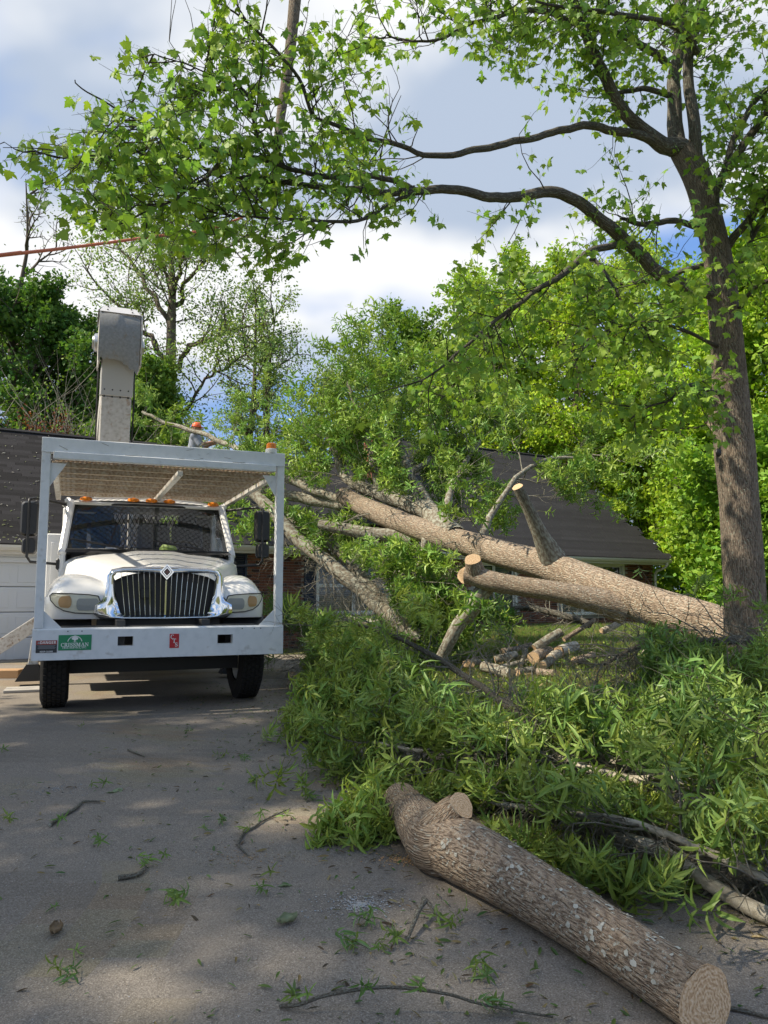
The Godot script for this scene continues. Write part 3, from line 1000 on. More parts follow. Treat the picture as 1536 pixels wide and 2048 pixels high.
	# ---- fenders with wheel arch and headlight
	for s in [-1.0, 1.0]:
		m = M.new()
		g = []
		var prof := [[0.955, -0.45], [1.0, -0.425], [1.1, -0.405], [1.2, -0.41], [1.26, -0.44], [1.32, -0.52], [1.37, -0.63], [1.41, -0.78], [1.43, -0.95], [1.435, -1.15], [1.42, -1.4], [1.4, -1.75]]
		for q in prof:
			for i in 13:
				var u := i / 12.0
				var w := clampf((u - 0.4) / 0.6, 0, 1)
				var k := 1.0 - sqrt(maxf(0.0, 1.0 - pow(w, 2.4)))
				var wi := clampf((0.35 - u) / 0.35, 0, 1)
				var y: float = q[0]
				var top := clampf((y - 1.18) / 0.2, 0, 1)
				var fr := clampf(1.0 - (-q[1] - 0.4) / 0.8, 0, 1)
				g.append(Vector3(h0 * (1 - u) + s * lerpf(0.585 + (0.25 * (-q[1] - 0.4) / 1.4), 1.185, u), y - top * k * 0.26 - top * wi * wi * 0.02 + top * 0.012 * sin(u * PI), q[1] - fr * k * 0.3))
		m.grid(g, 13, Vector3(0, 1, 1))
		# outer side panel above the wheel
		var last := []
		for j in prof.size():
			last.append(g[j * 13 + 12])
		for j in prof.size() - 1:
			var a: Vector3 = last[j]
			var b: Vector3 = last[j + 1]
			if j >= 3:
				var fa := Vector3(s * 1.185, 0.5 + sqrt(maxf(0.0, 0.37 - pow(a.z + 1.0, 2))), a.z)
				var fb := Vector3(s * 1.185, 0.5 + sqrt(maxf(0.0, 0.37 - pow(b.z + 1.0, 2))), b.z)
				fa.y = clampf(fa.y, 0.955, a.y)
				fb.y = clampf(fb.y, 0.955, b.y)
				m.quad(a, b, fb, fa, Vector3(s, 0, 0))
		var fen := obj("fender", m, paint, t)
		m = M.new()
		var arch := PackedVector3Array()
		for i in 13:
			var a := PI * (0.02 + 0.93 * i / 12.0)
			arch.append(Vector3(0, 0.5 + sin(a) * 0.6, -1.0 + cos(a) * 0.6))
		for i in 12:
			m.quad(arch[i] + Vector3(s * 0.7, 0, 0), arch[i + 1] + Vector3(s * 0.7, 0, 0), arch[i + 1] + Vector3(s * 1.17, 0, 0), arch[i] + Vector3(s * 1.17, 0, 0))
		obj("wheel_well", m, mats["black_plastic"], fen)
		# headlight: bezel, round-ended lens, amber corner
		var hp := func(u: float, y: float, out: float) -> Vector3:
			var w := clampf((u - 0.4) / 0.6, 0, 1)
			var k := 1.0 - sqrt(maxf(0.0, 1.0 - pow(w, 2.4)))
			return Vector3(h0 * (1 - u) + s * lerpf(0.585, 1.185, u), y, -0.405 - k * 0.3 + out - maxf(0.0, 1.1 - y) * 0.12)
		var shape := func(pts: Array, out: float) -> M:
			var q := M.new()
			var c := Vector2.ZERO
			for p in pts:
				c += p
			c /= pts.size()
			for i in pts.size():
				var a: Vector2 = pts[i]
				var b: Vector2 = pts[(i + 1) % pts.size()]
				for r in 4:
					var a0 := c.lerp(a, r / 4.0)
					var a1 := c.lerp(a, (r + 1) / 4.0)
					var b0 := c.lerp(b, r / 4.0)
					var b1 := c.lerp(b, (r + 1) / 4.0)
					q.quad(hp.call(a0.x, a0.y, out), hp.call(b0.x, b0.y, out), hp.call(b1.x, b1.y, out), hp.call(a1.x, a1.y, out), Vector3(s * 0.3, 0, 1))
				q.quad(hp.call(a.x, a.y, out), hp.call(b.x, b.y, out), hp.call(b.x, b.y, out - 0.03), hp.call(a.x, a.y, out - 0.03))
			return q
		var outline := [Vector2(0.16, 1.195), Vector2(0.3, 1.21), Vector2(0.6, 1.222), Vector2(0.86, 1.225), Vector2(0.9, 1.2), Vector2(0.88, 1.15), Vector2(0.8, 1.09), Vector2(0.68, 1.045), Vector2(0.5, 1.02), Vector2(0.2, 1.012), Vector2(0.05, 1.015)]
		var hl := obj("headlight", shape.call(outline, 0.012), mats["lens_yellow"], fen)
		var rim := M.new()
		var rp := PackedVector3Array()
		for p in outline + [outline[0]]:
			rp.append(hp.call(p.x, p.y, 0.012))
		var rq := PackedFloat32Array()
		rq.resize(rp.size()); rq.fill(0.006)
		rim.tube(rp, rq, 5)
		obj("seal", rim, mats["black_plastic"], hl)
		var inner := []
		for p in rounded_rect(0.34, 0.125, 0.05):
			inner.append(Vector2(0.32 + p.x, 1.108 + p.y))
		obj("lens", shape.call(inner, 0.02), mats["lens_clear"], hl)
		var am := []
		for p in rounded_rect(0.2, 0.12, 0.055):
			am.append(Vector2(0.665 + p.x, 1.135 + p.y * (1.0 - p.x)))
		obj("turn_signal", shape.call(am, 0.02), mat("signal_amber", Color(0.42, 0.26, 0.12), 0.2), hl)
	# ---- grille: chrome surround between two outlines, dark core, chrome bars, emblem
	var o1 := []
	var i1 := []
	var side := [Vector2(0.0, 1.515), Vector2(0.25, 1.512), Vector2(0.45, 1.505), Vector2(0.565, 1.48), Vector2(0.605, 1.42), Vector2(0.615, 1.3), Vector2(0.63, 1.2), Vector2(0.66, 1.14), Vector2(0.73, 1.1), Vector2(0.72, 1.0), Vector2(0.66, 0.955), Vector2(0.5, 0.94), Vector2(0.0, 0.935)]
	var ins := [Vector2(0.0, 1.42), Vector2(0.25, 1.44), Vector2(0.42, 1.438), Vector2(0.5, 1.43), Vector2(0.525, 1.4), Vector2(0.52, 1.3), Vector2(0.51, 1.2), Vector2(0.5, 1.14), Vector2(0.485, 1.08), Vector2(0.465, 1.02), Vector2(0.44, 1.0), Vector2(0.38, 0.99), Vector2(0.0, 0.985)]
	for i in side.size():
		o1.append(side[i]); i1.append(ins[i])
	for i in range(side.size() - 2, 0, -1):
		o1.append(side[i] * Vector2(-1, 1)); i1.append(ins[i] * Vector2(-1, 1))
	g = []
	for i in o1.size() + 1:
		var a: Vector2 = o1[i % o1.size()]
		var b: Vector2 = i1[i % o1.size()]
		for k in 9:
			var u := k / 8.0
			var p := a.lerp(b, u)
			var bulge := sin(PI * (0.12 + 0.78 * u)) * 0.075
			g.append(Vector3(p.x + h0, p.y, -0.43 + bulge + 0.02 * (1.5 - p.y)))
	m = M.new()
	m.grid(g, 9, Vector3.BACK)
	var gr := obj("grille_surround", m, mats["chrome"], t)
	m = M.new()
	m.box(Vector3(h0, 1.22, -0.5), Vector3(1.1, 0.5, 0.02))
	obj("grille_core", m, mats["black"], gr)
	for i in range(-8, 9):
		m = M.new()
		var x0: float = i * 0.0585
		var x1: float = x0 * 0.88
		var ya := 1.435 - (0.07 if i == 0 else 0.0)
		m.bar(Vector3(x1 + h0, 0.992, -0.405), Vector3(x0 + h0, ya, -0.40), 0.02 if i == 0 else 0.0065, 0.012, Vector3.BACK, 0.002)
		obj("grille_bar", m, mats["chrome"], gr)
	m = M.new()
	for k in 3:
		m.box(Vector3(h0 + [-0.3, 0.0, 0.3][k], 1.05, -0.46), Vector3(0.06, 0.03, 0.03), 0.005)
	m.box(Vector3(h0 - 0.2, 1.22, -0.47), Vector3(0.12, 0.1, 0.03), 0.01)
	m.box(Vector3(h0 + 0.22, 1.2, -0.47), Vector3(0.1, 0.12, 0.03), 0.01)
	obj("latch", m, mats["dark_steel"], gr)
	var dia := func(r: float) -> PackedVector2Array:
		return PackedVector2Array([Vector2(0, r), Vector2(r * 0.88, 0), Vector2(0, -r), Vector2(-r * 0.88, 0)])
	var em := obj("emblem", M.new(), mats["chrome"], gr)
	var q := M.new()
	q.prism(dia.call(0.085), 0.03, Transform3D(Basis.IDENTITY, Vector3(h0, 1.455, -0.34)))
	em.mesh = q.mesh()
	for e in [[0.066, 0.003, "black"], [0.056, 0.006, "chrome"], [0.042, 0.009, "black"]]:
		q = M.new()
		q.prism(dia.call(e[0]), 0.004, Transform3D(Basis.IDENTITY, Vector3(h0, 1.455, -0.34 + e[1])))
		obj("inlay", q, mats[e[2]], em)
	q = M.new()
	q.box(Vector3(h0, 1.455, -0.329), Vector3(0.014, 0.055, 0.004))
	q.box(Vector3(h0, 1.455, -0.3285), Vector3(0.045, 0.016, 0.004))
	obj("inlay", q, mat("emblem_dark", Color(0.2, 0.09, 0.08), 0.4), em)
	# ---- cab
	m = M.new()
	var zb := -1.86
	var zt := -2.3
	var yb := 1.74
	var yt := 2.4
	var zr := -3.4
	for s in [-1.0, 1.0]:
		# pillar, roof side, rear corner, lower door
		m.bar(Vector3(s * 1.04, yb - 0.05, zb - 0.02), Vector3(s * 0.955, yt + 0.02, zt - 0.02), 0.085, 0.09, Vector3(s, 0, 0.3), 0.02)
		m.box(Vector3(s * 0.99, yt + 0.01, (zt + zr) / 2), Vector3(0.09, 0.09, zt - zr), 0.03)
		m.box(Vector3(s * 1.02, 1.95, zr + 0.05), Vector3(0.08, 0.95, 0.12), 0.02)
		m.box(Vector3(s * 1.03, 1.25, (zb + zr) / 2), Vector3(0.07, 1.0, zb - zr), 0.02)
	m.box(Vector3(0, 1.25, zr + 0.03), Vector3(2.0, 1.0, 0.06))
	m.box(Vector3(-0.78, 2.1, zr + 0.03), Vector3(0.45, 0.7, 0.06))
	m.box(Vector3(0.78, 2.1, zr + 0.03), Vector3(0.45, 0.7, 0.06))
	var cab := obj("cab", m, paint, t)
	g = []
	for j in 9:
		var k := j / 8.0
		var zz := lerpf(zt + 0.05, zr, k)
		for i in 17:
			var x := lerpf(-1.0, 1.0, i / 16.0)
			var e := 1.0 - pow(absf(x), 6.0)
			var fy := 1.0 - pow(1.0 - clampf(k * 3.0, 0, 1), 2.5)
			g.append(Vector3(x * (0.95 + 0.05 * fy), 2.395 + (0.035 + 0.085 * fy) * (0.35 + 0.65 * e) - 0.02 * x * x, zz - 0.04 * x * x * (1 - k)))
	m = M.new()
	m.grid(g, 17, Vector3.UP)
	m.box(Vector3(0, 2.385, zt + 0.01), Vector3(1.86, 0.05, 0.06), 0.015)
	obj("cab_roof", m, paint, cab)
	for x in [-0.78, -0.2, 0.03, 0.26, 0.84]:
		m = M.new()
		m.lathe(PackedVector2Array([Vector2(0, 0.045), Vector2(0.03, 0.038), Vector2(0.045, 0.02), Vector2(0.05, 0)]), 16, Transform3D(Basis(Vector3.RIGHT, 0.9).scaled(Vector3(1.6, 0.7, 1.0)), Vector3(x, 2.445 - 0.02 * x * x, zt + 0.03)))
		obj("clearance_light", m, mats["amber"], cab)
	# windscreen: a bowed sheet with a dark rubber edge
	g = []
	for j in 7:
		var k := j / 6.0
		for i in 13:
			var x := lerpf(-1, 1, i / 12.0)
			g.append(Vector3(x * lerpf(1.01, 0.925, k), lerpf(yb + 0.02, yt - 0.02, k), lerpf(zb, zt, k) + 0.1 * (1.0 - x * x) - 0.05))
	m = M.new()
	m.grid(g, 13, Vector3.BACK)
	obj("windscreen", m, mats["glass"], cab)
	m = M.new()
	var edge := PackedVector3Array()
	for i in 13: edge.append(g[i])
	for j in range(1, 7): edge.append(g[j * 13 + 12])
	for i in range(11, -1, -1): edge.append(g[6 * 13 + i])
	for j in range(5, -1, -1): edge.append(g[j * 13])
	var er := PackedFloat32Array()
	er.resize(edge.size()); er.fill(0.017)
	m.tube(edge, er, 6)
	obj("seal", m, mats["black_plastic"], cab)
	m = M.new()
	m.grid([Vector3(-1.0, yb + 0.01, zb + 0.03), Vector3(1.0, yb + 0.01, zb + 0.03), Vector3(-1.0, yb - 0.02, zb + 0.13), Vector3(1.0, yb - 0.02, zb + 0.13)], 2, Vector3.UP)
	obj("cowl", m, mats["black_plastic"], cab)
	for s in [-0.62, 0.35]:
		m = M.new()
		m.tube(PackedVector3Array([Vector3(s + 0.35, yb + 0.02, zb + 0.09), Vector3(s + 0.1, yb + 0.075, zb + 0.065), Vector3(s - 0.25, yb + 0.12, zb + 0.02)]), PackedFloat32Array([0.012, 0.009, 0.006]), 6)
		m.bar(Vector3(s - 0.32, yb + 0.15, zb + 0.015), Vector3(s + 0.3, yb + 0.05, zb + 0.07), 0.012, 0.02)
		obj("wiper", m, mats["black"], cab)
	for s in [-1.0, 1.0]:
		m = M.new()
		m.quad(Vector3(s * 1.05, yb + 0.02, zb - 0.08), Vector3(s * 1.05, yb + 0.02, zr + 0.1), Vector3(s * 0.99, yt - 0.04, zr + 0.1), Vector3(s * 0.98, yt - 0.04, zt - 0.1), Vector3(s, 0, 0))
		obj("door_glass", m, mats["glass"], cab)
		m = M.new()
		m.bar(Vector3(s * 1.05, yb + 0.0, zb - 0.12), Vector3(s * 0.985, yt - 0.04, zt - 0.14), 0.03, 0.04)
		m.bar(Vector3(s * 1.065, 1.52, zb - 0.75), Vector3(s * 1.065, 1.52, zb - 0.95), 0.03, 0.04, Vector3.UP, 0.008)
		obj("door_frame", m, mats["black_plastic"], cab)
	# inside
	m = M.new()
	m.box(Vector3(0, 1.66, -2.2), Vector3(1.96, 0.2, 0.5), 0.05)
	m.box(Vector3(0, 1.2, -2.7), Vector3(1.96, 0.1, 1.4))
	m.box(Vector3(0, 2.385, -2.9), Vector3(1.9, 0.02, 1.0))
	obj("dashboard", m, mats["interior"], cab)
	for x in [-0.52, 0.15, 0.62]:
		m = M.new()
		m.box(Vector3(x, 1.55, -2.85), Vector3(0.44, 0.14, 0.5), 0.05)
		m.box(Vector3(x, 1.9, -3.12), Vector3(0.44, 0.66, 0.14), 0.05, Basis(Vector3.RIGHT, -0.15))
		if x != 0.15:
			m.box(Vector3(x, 2.28, -3.16), Vector3(0.26, 0.16, 0.1), 0.03)
		obj("seat", m, mats["seat_cloth"], cab)
	m = M.new()
	var wheel := PackedVector3Array()
	for i in 25:
		var a := TAU * i / 24
		wheel.append(Vector3(0.48, 1.8, -2.42) + Basis(Vector3.RIGHT, -0.9) * Vector3(cos(a) * 0.22, sin(a) * 0.22, 0))
	er.resize(25); er.fill(0.014)
	m.tube(wheel, er, 6)
	m.bar(Vector3(0.27, 1.8, -2.42), Vector3(0.69, 1.8, -2.42), 0.03, 0.02)
	m.bar(Vector3(0.48, 1.8, -2.42), Vector3(0.48, 1.62, -2.2), 0.05, 0.05)
	obj("steering_wheel", m, mats["black"], cab)
	m = M.new()
	m.lathe(PackedVector2Array([Vector2(0, 0.11), Vector2(0.07, 0.1), Vector2(0.11, 0.05), Vector2(0.12, 0), Vector2(0.17, -0.01)]), 16, Transform3D(Basis.IDENTITY, Vector3(0.25, 1.77, -2.15)))
	obj("hard_hat", m, mat("hat_green", Color(0.35, 0.5, 0.12), 0.4), cab)
	m = M.new()
	m.box(Vector3(-0.62, 1.78, -2.12), Vector3(0.3, 0.02, 0.2), 0.004, Basis(Vector3.UP, 0.3))
	m.box(Vector3(-0.45, 1.79, -2.15), Vector3(0.16, 0.05, 0.12), 0.02, Basis(Vector3.UP, -0.4))
	obj("papers", m, mats["print_white"], cab)
	m = M.new()
	m.box(Vector3(-0.78, 1.75, zr + 0.065), Vector3(0.44, 1.2, 0.008))
	m.box(Vector3(0.78, 1.75, zr + 0.065), Vector3(0.44, 1.2, 0.008))
	m.box(Vector3(0, 1.4, zr + 0.065), Vector3(1.1, 0.7, 0.008))
	for s2 in [-1.0, 1.0]:
		m.box(Vector3(s2 * 0.985, 1.4, (zb + zr) / 2), Vector3(0.012, 0.68, zb - zr - 0.1))
		m.bar(Vector3(s2 * 0.985, yb - 0.03, zb - 0.05), Vector3(s2 * 0.9, yt, zt - 0.06), 0.03, 0.08, Vector3(s2, 0, 0.3))
	m.box(Vector3(0, yt + 0.02, (zt + zr) / 2), Vector3(1.86, 0.012, zt - zr - 0.1))
	obj("lining", m, mats["interior"], cab)
	# headache rack behind the cab window: frame and diamond mesh
	m = M.new()
	m.bar(Vector3(-1.0, 2.46, -3.5), Vector3(1.0, 2.46, -3.5), 0.05, 0.05)
	m.bar(Vector3(0.0, 1.7, -3.5), Vector3(0.0, 2.44, -3.5), 0.05, 0.05)
	for i in 46:
		var x := -1.35 + i * 0.06
		for s in [-1.0, 1.0]:
			var a := Vector3(x, 1.72, -3.5)
			var b := Vector3(x + s * 0.35, 2.44, -3.5)
			if absf(a.x) < 1.0 and absf(b.x) < 1.0:
				m.bar(a, b, 0.012, 0.006, Vector3.BACK, 0.0)
	obj("window_guard", m, mats["dark_steel"], t)
	# ---- mirrors on tube arms
	for s in [-1.0, 1.0]:
		m = M.new()
		var x: float = s * 1.42
		var arm := PackedVector3Array([Vector3(s * 1.0, 2.36, -2.35), Vector3(s * 1.36, 2.37, -1.85), Vector3(x, 2.35, -1.8), Vector3(x, 2.3, -1.8), Vector3(x, 1.66, -1.8), Vector3(x - s * 0.04, 1.6, -1.8), Vector3(s * 1.06, 1.58, -1.95)])
		er.resize(7); er.fill(0.017)
		m.tube(arm, er, 8)
		m.box(Vector3(s * 1.07, 1.58, -1.95), Vector3(0.06, 0.14, 0.16), 0.02)
		obj("mirror_arm", m, mats["black_plastic"], t)
		mirror(t, Vector3(x + 0.01, 2.12, -1.85), 0.2, 0.42, "mirror")
		mirror(t, Vector3(x + 0.02, 1.79, -1.85), 0.17, 0.19, "mirror")
	# ---- wheels, axle, chassis
	make_wheel(t, -1.04, -1.0, -1.0)
	make_wheel(t, 1.04, -1.0, 1.0)
	make_wheel(t, -1.05, -5.9, -1.0, true)
	make_wheel(t, 1.05, -5.9, 1.0, true)
	m = M.new()
	m.bar(Vector3(-0.95, 0.42, -1.0), Vector3(0.95, 0.42, -1.0), 0.12, 0.14)
	obj("axle", m, mats["dark_steel"], t)
	m = M.new()
	m.bar(Vector3(-0.9, 0.5, -5.9), Vector3(0.9, 0.5, -5.9), 0.2, 0.2)
	m.lathe(PackedVector2Array([Vector2(0, 0.3), Vector2(0.2, 0.22), Vector2(0.26, 0), Vector2(0.2, -0.22), Vector2(0, -0.3)]), 16, Transform3D(Basis.IDENTITY, Vector3(0, 0.55, -5.9)))
	obj("axle", m, mats["dark_steel"], t)
	m = M.new()
	for s in [-1.0, 1.0]:
		m.bar(Vector3(s * 0.43, 0.82, -0.12), Vector3(s * 0.43, 0.82, -8.0), 0.09, 0.26)
	m.box(Vector3(0, 0.95, -0.56), Vector3(1.3, 0.62, 0.06))
	m.box(Vector3(0, 0.75, -1.5), Vector3(0.6, 0.7, 0.9), 0.08)
	m.box(Vector3(0, 0.9, -3.0), Vector3(0.5, 0.5, 1.8), 0.08)
	m.box(Vector3(0, 0.86, -0.3), Vector3(2.0, 0.06, 0.2), 0.01)
	for s in [-1.0, 1.0]:
		m.box(Vector3(s * 0.95, 0.78, -2.8), Vector3(0.4, 0.55, 0.9), 0.06)
	obj("chassis", m, mats["dark_steel"], t)
	# ---- body behind the cab: side bins with doors
	m = M.new()
	m.box(Vector3(0, 1.05, -5.8), Vector3(2.2, 0.12, 4.4), 0.01)
	for s in [-1.0, 1.0]:
		m.box(Vector3(s * 1.05, 1.5, -4.15), Vector3(0.42, 1.15, 1.1), 0.015)
		m.box(Vector3(s * 1.05, 1.66, -5.9), Vector3(0.42, 0.55, 2.4), 0.015)
		m.box(Vector3(s * 1.05, 1.4, -7.5), Vector3(0.42, 1.0, 0.8), 0.015)
	var body := obj("utility_body", m, paint, t)
	for s in [-1.0, 1.0]:
		for k in 3:
			m = M.new()
			m.box(Vector3(s * 1.265, [1.5, 1.66, 1.4][k], [-4.15, -5.9, -7.5][k]), Vector3(0.02, [1.0, 0.45, 0.85][k], [0.95, 2.2, 0.65][k]), 0.006)
			var d := obj("bin_door", m, paint, body)
			m = M.new()
			m.box(Vector3(s * 1.28, [1.5, 1.66, 1.4][k], [-3.8, -5.0, -7.3][k]), Vector3(0.02, 0.12, 0.05), 0.006)
			obj("handle", m, mats["steel"], d)
	m = M.new()
	m.bar(Vector3(-0.98, 1.55, -3.56), Vector3(-0.98, 1.72, -3.56), 0.02, 0.03)
	m.box(Vector3(-1.1, 1.6, -3.595), Vector3(0.2, 0.7, 0.02), 0.004)
	obj("bin_front", m, paint, body)
	# ---- outriggers
	for k in [[-1.0, -3.3], [-1.0, -7.2], [1.0, -3.3]]:
		m = M.new()
		var s: float = k[0]
		m.bar(Vector3(s * 0.95, 0.95, k[1]), Vector3(s * 1.32, 0.7, k[1]), 0.14, 0.14)
		m.bar(Vector3(s * 1.28, 0.95, k[1]), Vector3(s * 1.36, 0.16, k[1]), 0.12, 0.13)
		var og := obj("outrigger", m, mats["dirty_white"], t)
		m = M.new()
		m.prism(PackedVector2Array([Vector2(-0.2, 0), Vector2(0.2, 0), Vector2(0.07, 0.22), Vector2(-0.07, 0.22)]), 0.24, Transform3D(Basis.IDENTITY, Vector3(s * 1.36, 0.06, k[1] + 0.12)))
		obj("foot", m, mats["dark_steel"], og)
	m = M.new()
	m.bar(Vector3(-1.2, 0.9, -5.2), Vector3(-2.25, 0.16, -5.2), 0.16, 0.2)
	var og2 := obj("outrigger", m, mats["dirty_white"], t)
	m = M.new()
	m.box(Vector3(-2.2, 0.12, -5.2), Vector3(0.45, 0.06, 0.4), 0.01)
	obj("foot", m, mats["dark_steel"], og2)
	# ---- boom: turret, lower arm leaning forward, knuckle with sheet-metal shroud
	m = M.new()
	var tb := Vector3(-0.41, 0, -3.95)
	m.lathe(PackedVector2Array([Vector2(0.42, 0.95), Vector2(0.42, 1.25), Vector2(0.3, 1.3), Vector2(0.3, 1.8), Vector2(0.0, 1.82)]), 24, Transform3D(Basis.IDENTITY, tb))
	for s in [-1.0, 1.0]:
		m.prism(PackedVector2Array([Vector2(-0.35, 1.7), Vector2(0.3, 1.7), Vector2(0.24, 2.75), Vector2(0.0, 2.9), Vector2(-0.2, 2.75)]), 0.04, Transform3D(Basis(Vector3(0, 0, 1), Vector3.UP, Vector3(-1, 0, 0)), tb + Vector3(s * 0.25 + 0.02, 0, 0)))
	var boom := obj("boom", m, mats["dirty_white"], t)
	var b0 := tb + Vector3(0, 2.3, 0)
	var b1 := tb + Vector3(0.0, 4.72, 0.5)
	var ax := (b1 - b0).normalized()
	var mid := b0 + ax * 1.86
	m = M.new()
	m.bar(b0, mid, 0.42, 0.42, Vector3.BACK, 0.012)
	obj("lower_arm", m, mats["boom_paint"], boom)
	m = M.new()
	m.bar(mid + ax * 0.006, b1, 0.45, 0.45, Vector3.BACK, 0.012)
	obj("lower_arm", m, mat("boom_grey", Color(0.4, 0.4, 0.395), 0.5), boom)
	# shroud: a curved plate over the knuckle, its lower edge torn
	var kx := Transform3D(Basis.IDENTITY, b1)
	g = []
	var pr := [Vector2(0.3, 0.52), Vector2(0.36, 0.42), Vector2(0.385, 0.27), Vector2(0.385, 0.1), Vector2(0.375, -0.03), Vector2(0.36, -0.14), Vector2(0.34, -0.2)]
	for j in pr.size():
		for i in 15:
			var x := lerpf(-0.28, 0.28, i / 14.0)
			var y: float = pr[j].y
			if j >= 5:
				y -= 0.12 * smoothstep(-0.02, 0.26, x) * (j - 4) * 0.6 - 0.03 * absf(sin(i * 1.7)) * (j - 4)
			var dent := 0.035 * exp(-pow((x - 0.0) * 9, 2)) * smoothstep(0.3, -0.2, y)
			g.append(kx * Vector3(x, y, pr[j].x - dent + 0.02 * cos(x * 5) - (0.025 if x > 0.01 else 0.0)))
	m = M.new()
	m.grid(g, 15, Vector3.BACK)
	var kn := obj("boom_shroud", m, mats["boom_shell"], boom)
	m = M.new()
	for s in [-1.0, 1.0]:
		m.prism(PackedVector2Array([Vector2(0.3, -0.2), Vector2(0.38, 0.05), Vector2(0.37, 0.3), Vector2(0.3, 0.55), Vector2(0.0, 0.66), Vector2(-0.4, 0.5), Vector2(-0.4, -0.15)]), 0.02, Transform3D(Basis(Vector3(0, 0, 1), Vector3.UP, Vector3(-1, 0, 0)), b1 + Vector3(s * 0.285 + 0.01, 0, 0)))
	obj("side_plate", m, mats["boom_paint"], boom)
	m = M.new()
	g = []
	for q2 in [[0.22, 0.7, 0.1], [0.28, 0.56, 0.29], [0.28, 0.545, 0.31]]:
		for x in [-1.0, -0.7, 0.7, 1.0]:
			g.append(b1 + Vector3(x * q2[0], q2[1], q2[2]))
	m.grid(g, 4, Vector3(0, 1, 1))
	m.quad(b1 + Vector3(-0.22, 0.7, 0.1), b1 + Vector3(0.22, 0.7, 0.1), b1 + Vector3(0.22, 0.68, -0.4), b1 + Vector3(-0.22, 0.68, -0.4), Vector3.UP)
	m.quad(b1 + Vector3(-0.22, 0.7, 0.1), b1 + Vector3(-0.3, 0.56, 0.29), b1 + Vector3(-0.3, 0.5, -0.4), b1 + Vector3(-0.22, 0.68, -0.4), Vector3(-1, 1, 0))
	m.quad(b1 + Vector3(0.22, 0.7, 0.1), b1 + Vector3(0.3, 0.56, 0.29), b1 + Vector3(0.3, 0.5, -0.4), b1 + Vector3(0.22, 0.68, -0.4), Vector3(1, 1, 0))
	q = M.new()
	q.box(b1 + Vector3(-0.06, 0.04, 0.352), Vector3(0.11, 0.16, 0.03), 0.01, Basis(Vector3.RIGHT, 0.35))
	obj("dent_pocket", q, mats["dark_steel"], kn)
	q = M.new()
	for s in [-1.0, 1.0]:
		var hose := PackedVector3Array([b0 + Vector3(s * 0.25, 0.2, 0.0), b0 + ax * 1.2 + Vector3(s * 0.255, 0, 0.0), b0 + ax * 1.9 + Vector3(s * 0.26, 0, -0.05), b1 + Vector3(s * 0.25, -0.1, -0.2)])
		q.tube(hose, PackedFloat32Array([0.014, 0.014, 0.014, 0.014]), 6)
	obj("hoses", q, mats["black_plastic"], boom)
	q = M.new()
	for k in 8:
		q.lathe(PackedVector2Array([Vector2(0, 0.012), Vector2(0.011, 0.011), Vector2(0.014, 0)]), 8, Transform3D(Basis(Vector3.RIGHT, PI / 2), mid + ax * (0.05 if k < 4 else -0.05) + Vector3(-0.17 + 0.11 * (k % 4), 0, 0.222)))
	obj("bolts", q, mats["dark_steel"], boom)
	var cap := obj("boom_cap", m, mat("boom_cap", Color(0.5, 0.5, 0.51), 0.45), boom)
	m = M.new()
	for p in [Vector2(-0.16, 0.66), Vector2(0.16, 0.655), Vector2(-0.17, 0.575), Vector2(0.17, 0.572)]:
		m.lathe(PackedVector2Array([Vector2(0, 0.008), Vector2(0.01, 0.007), Vector2(0.014, 0)]), 8, Transform3D(Basis(Vector3.RIGHT, 0.9), b1 + Vector3(p.x, p.y + 0.012, 0.1 + (0.7 - p.y) * 1.36)))
	obj("rivets", m, mats["black"], cap)
	m = M.new()
	for s in [-1.0, 1.0]:
		m.lathe(PackedVector2Array([Vector2(0, 0.07), Vector2(0.09, 0.07), Vector2(0.1, 0.05), Vector2(0.13, 0.04), Vector2(0.14, 0.0)]), 20, Transform3D(Basis(Vector3(0, 1, 0), Vector3(s, 0, 0), Vector3(0, 0, -s)), b1 + Vector3(s * 0.29, 0.12, 0.12)))
	obj("pivot_pin", m, mats["steel"], boom)
	m = M.new()
	m.bar(b1 + Vector3(0, 0.2, -0.3), b1 + Vector3(0, -0.9, -4.2), 0.36, 0.4, Vector3.UP, 0.02)
	obj("upper_arm", m, mats["boom_paint"], boom)
	# ---- signs and plates on the bumper
	m = M.new()
	m.box(Vector3(-0.86, 0.74, 0.004), Vector3(0.305, 0.15, 0.005), 0.002)
	var pl := obj("plate", m, mats["plate_green"], bumper)
	pl.set_meta("label", "green company plate with a white tree logo")
	m = M.new()
	var arc := PackedVector3Array()
	for i in 17:
		var a := PI * (0.06 + 0.88 * i / 16.0)
		arc.append(Vector3(-0.862 + cos(a) * 0.066, 0.738 + sin(a) * 0.064, 0.0075))
	er.resize(17); er.fill(0.0045)
	m.tube(arc, er, 5, true, true)
	for e in [Vector3(-0.862, 0.79, 0.019), Vector3(-0.879, 0.78, 0.013), Vector3(-0.845, 0.78, 0.013), Vector3(-0.862, 0.775, 0.016)]:
		m.lathe(PackedVector2Array([Vector2(0, 0.002), Vector2(e.z, 0.0015), Vector2(e.z, 0)]), 12, Transform3D(Basis(Vector3.RIGHT, PI / 2), Vector3(e.x, e.y, 0.0068)))
	m.box(Vector3(-0.862, 0.758, 0.008), Vector3(0.007, 0.03, 0.002))
	m.box(Vector3(-0.862, 0.745, 0.008), Vector3(0.036, 0.003, 0.002))
	obj("tree_logo", m, mats["print_white"], bumper)
	letters("CRISSMAN", 0.034, 0.002, true, mats["print_white"], bumper, Vector3(-0.862, 0.718, 0.0078))
	letters("TREE SERVICE, INC.", 0.0165, 0.002, true, mats["print_white"], bumper, Vector3(-0.862, 0.69, 0.0078))
	m = M.new()
	m.box(Vector3(-1.118, 0.706, 0.003), Vector3(0.19, 0.12, 0.004), 0.001)
	var ds := obj("warning_sign", m, mats["sign_black"], bumper)
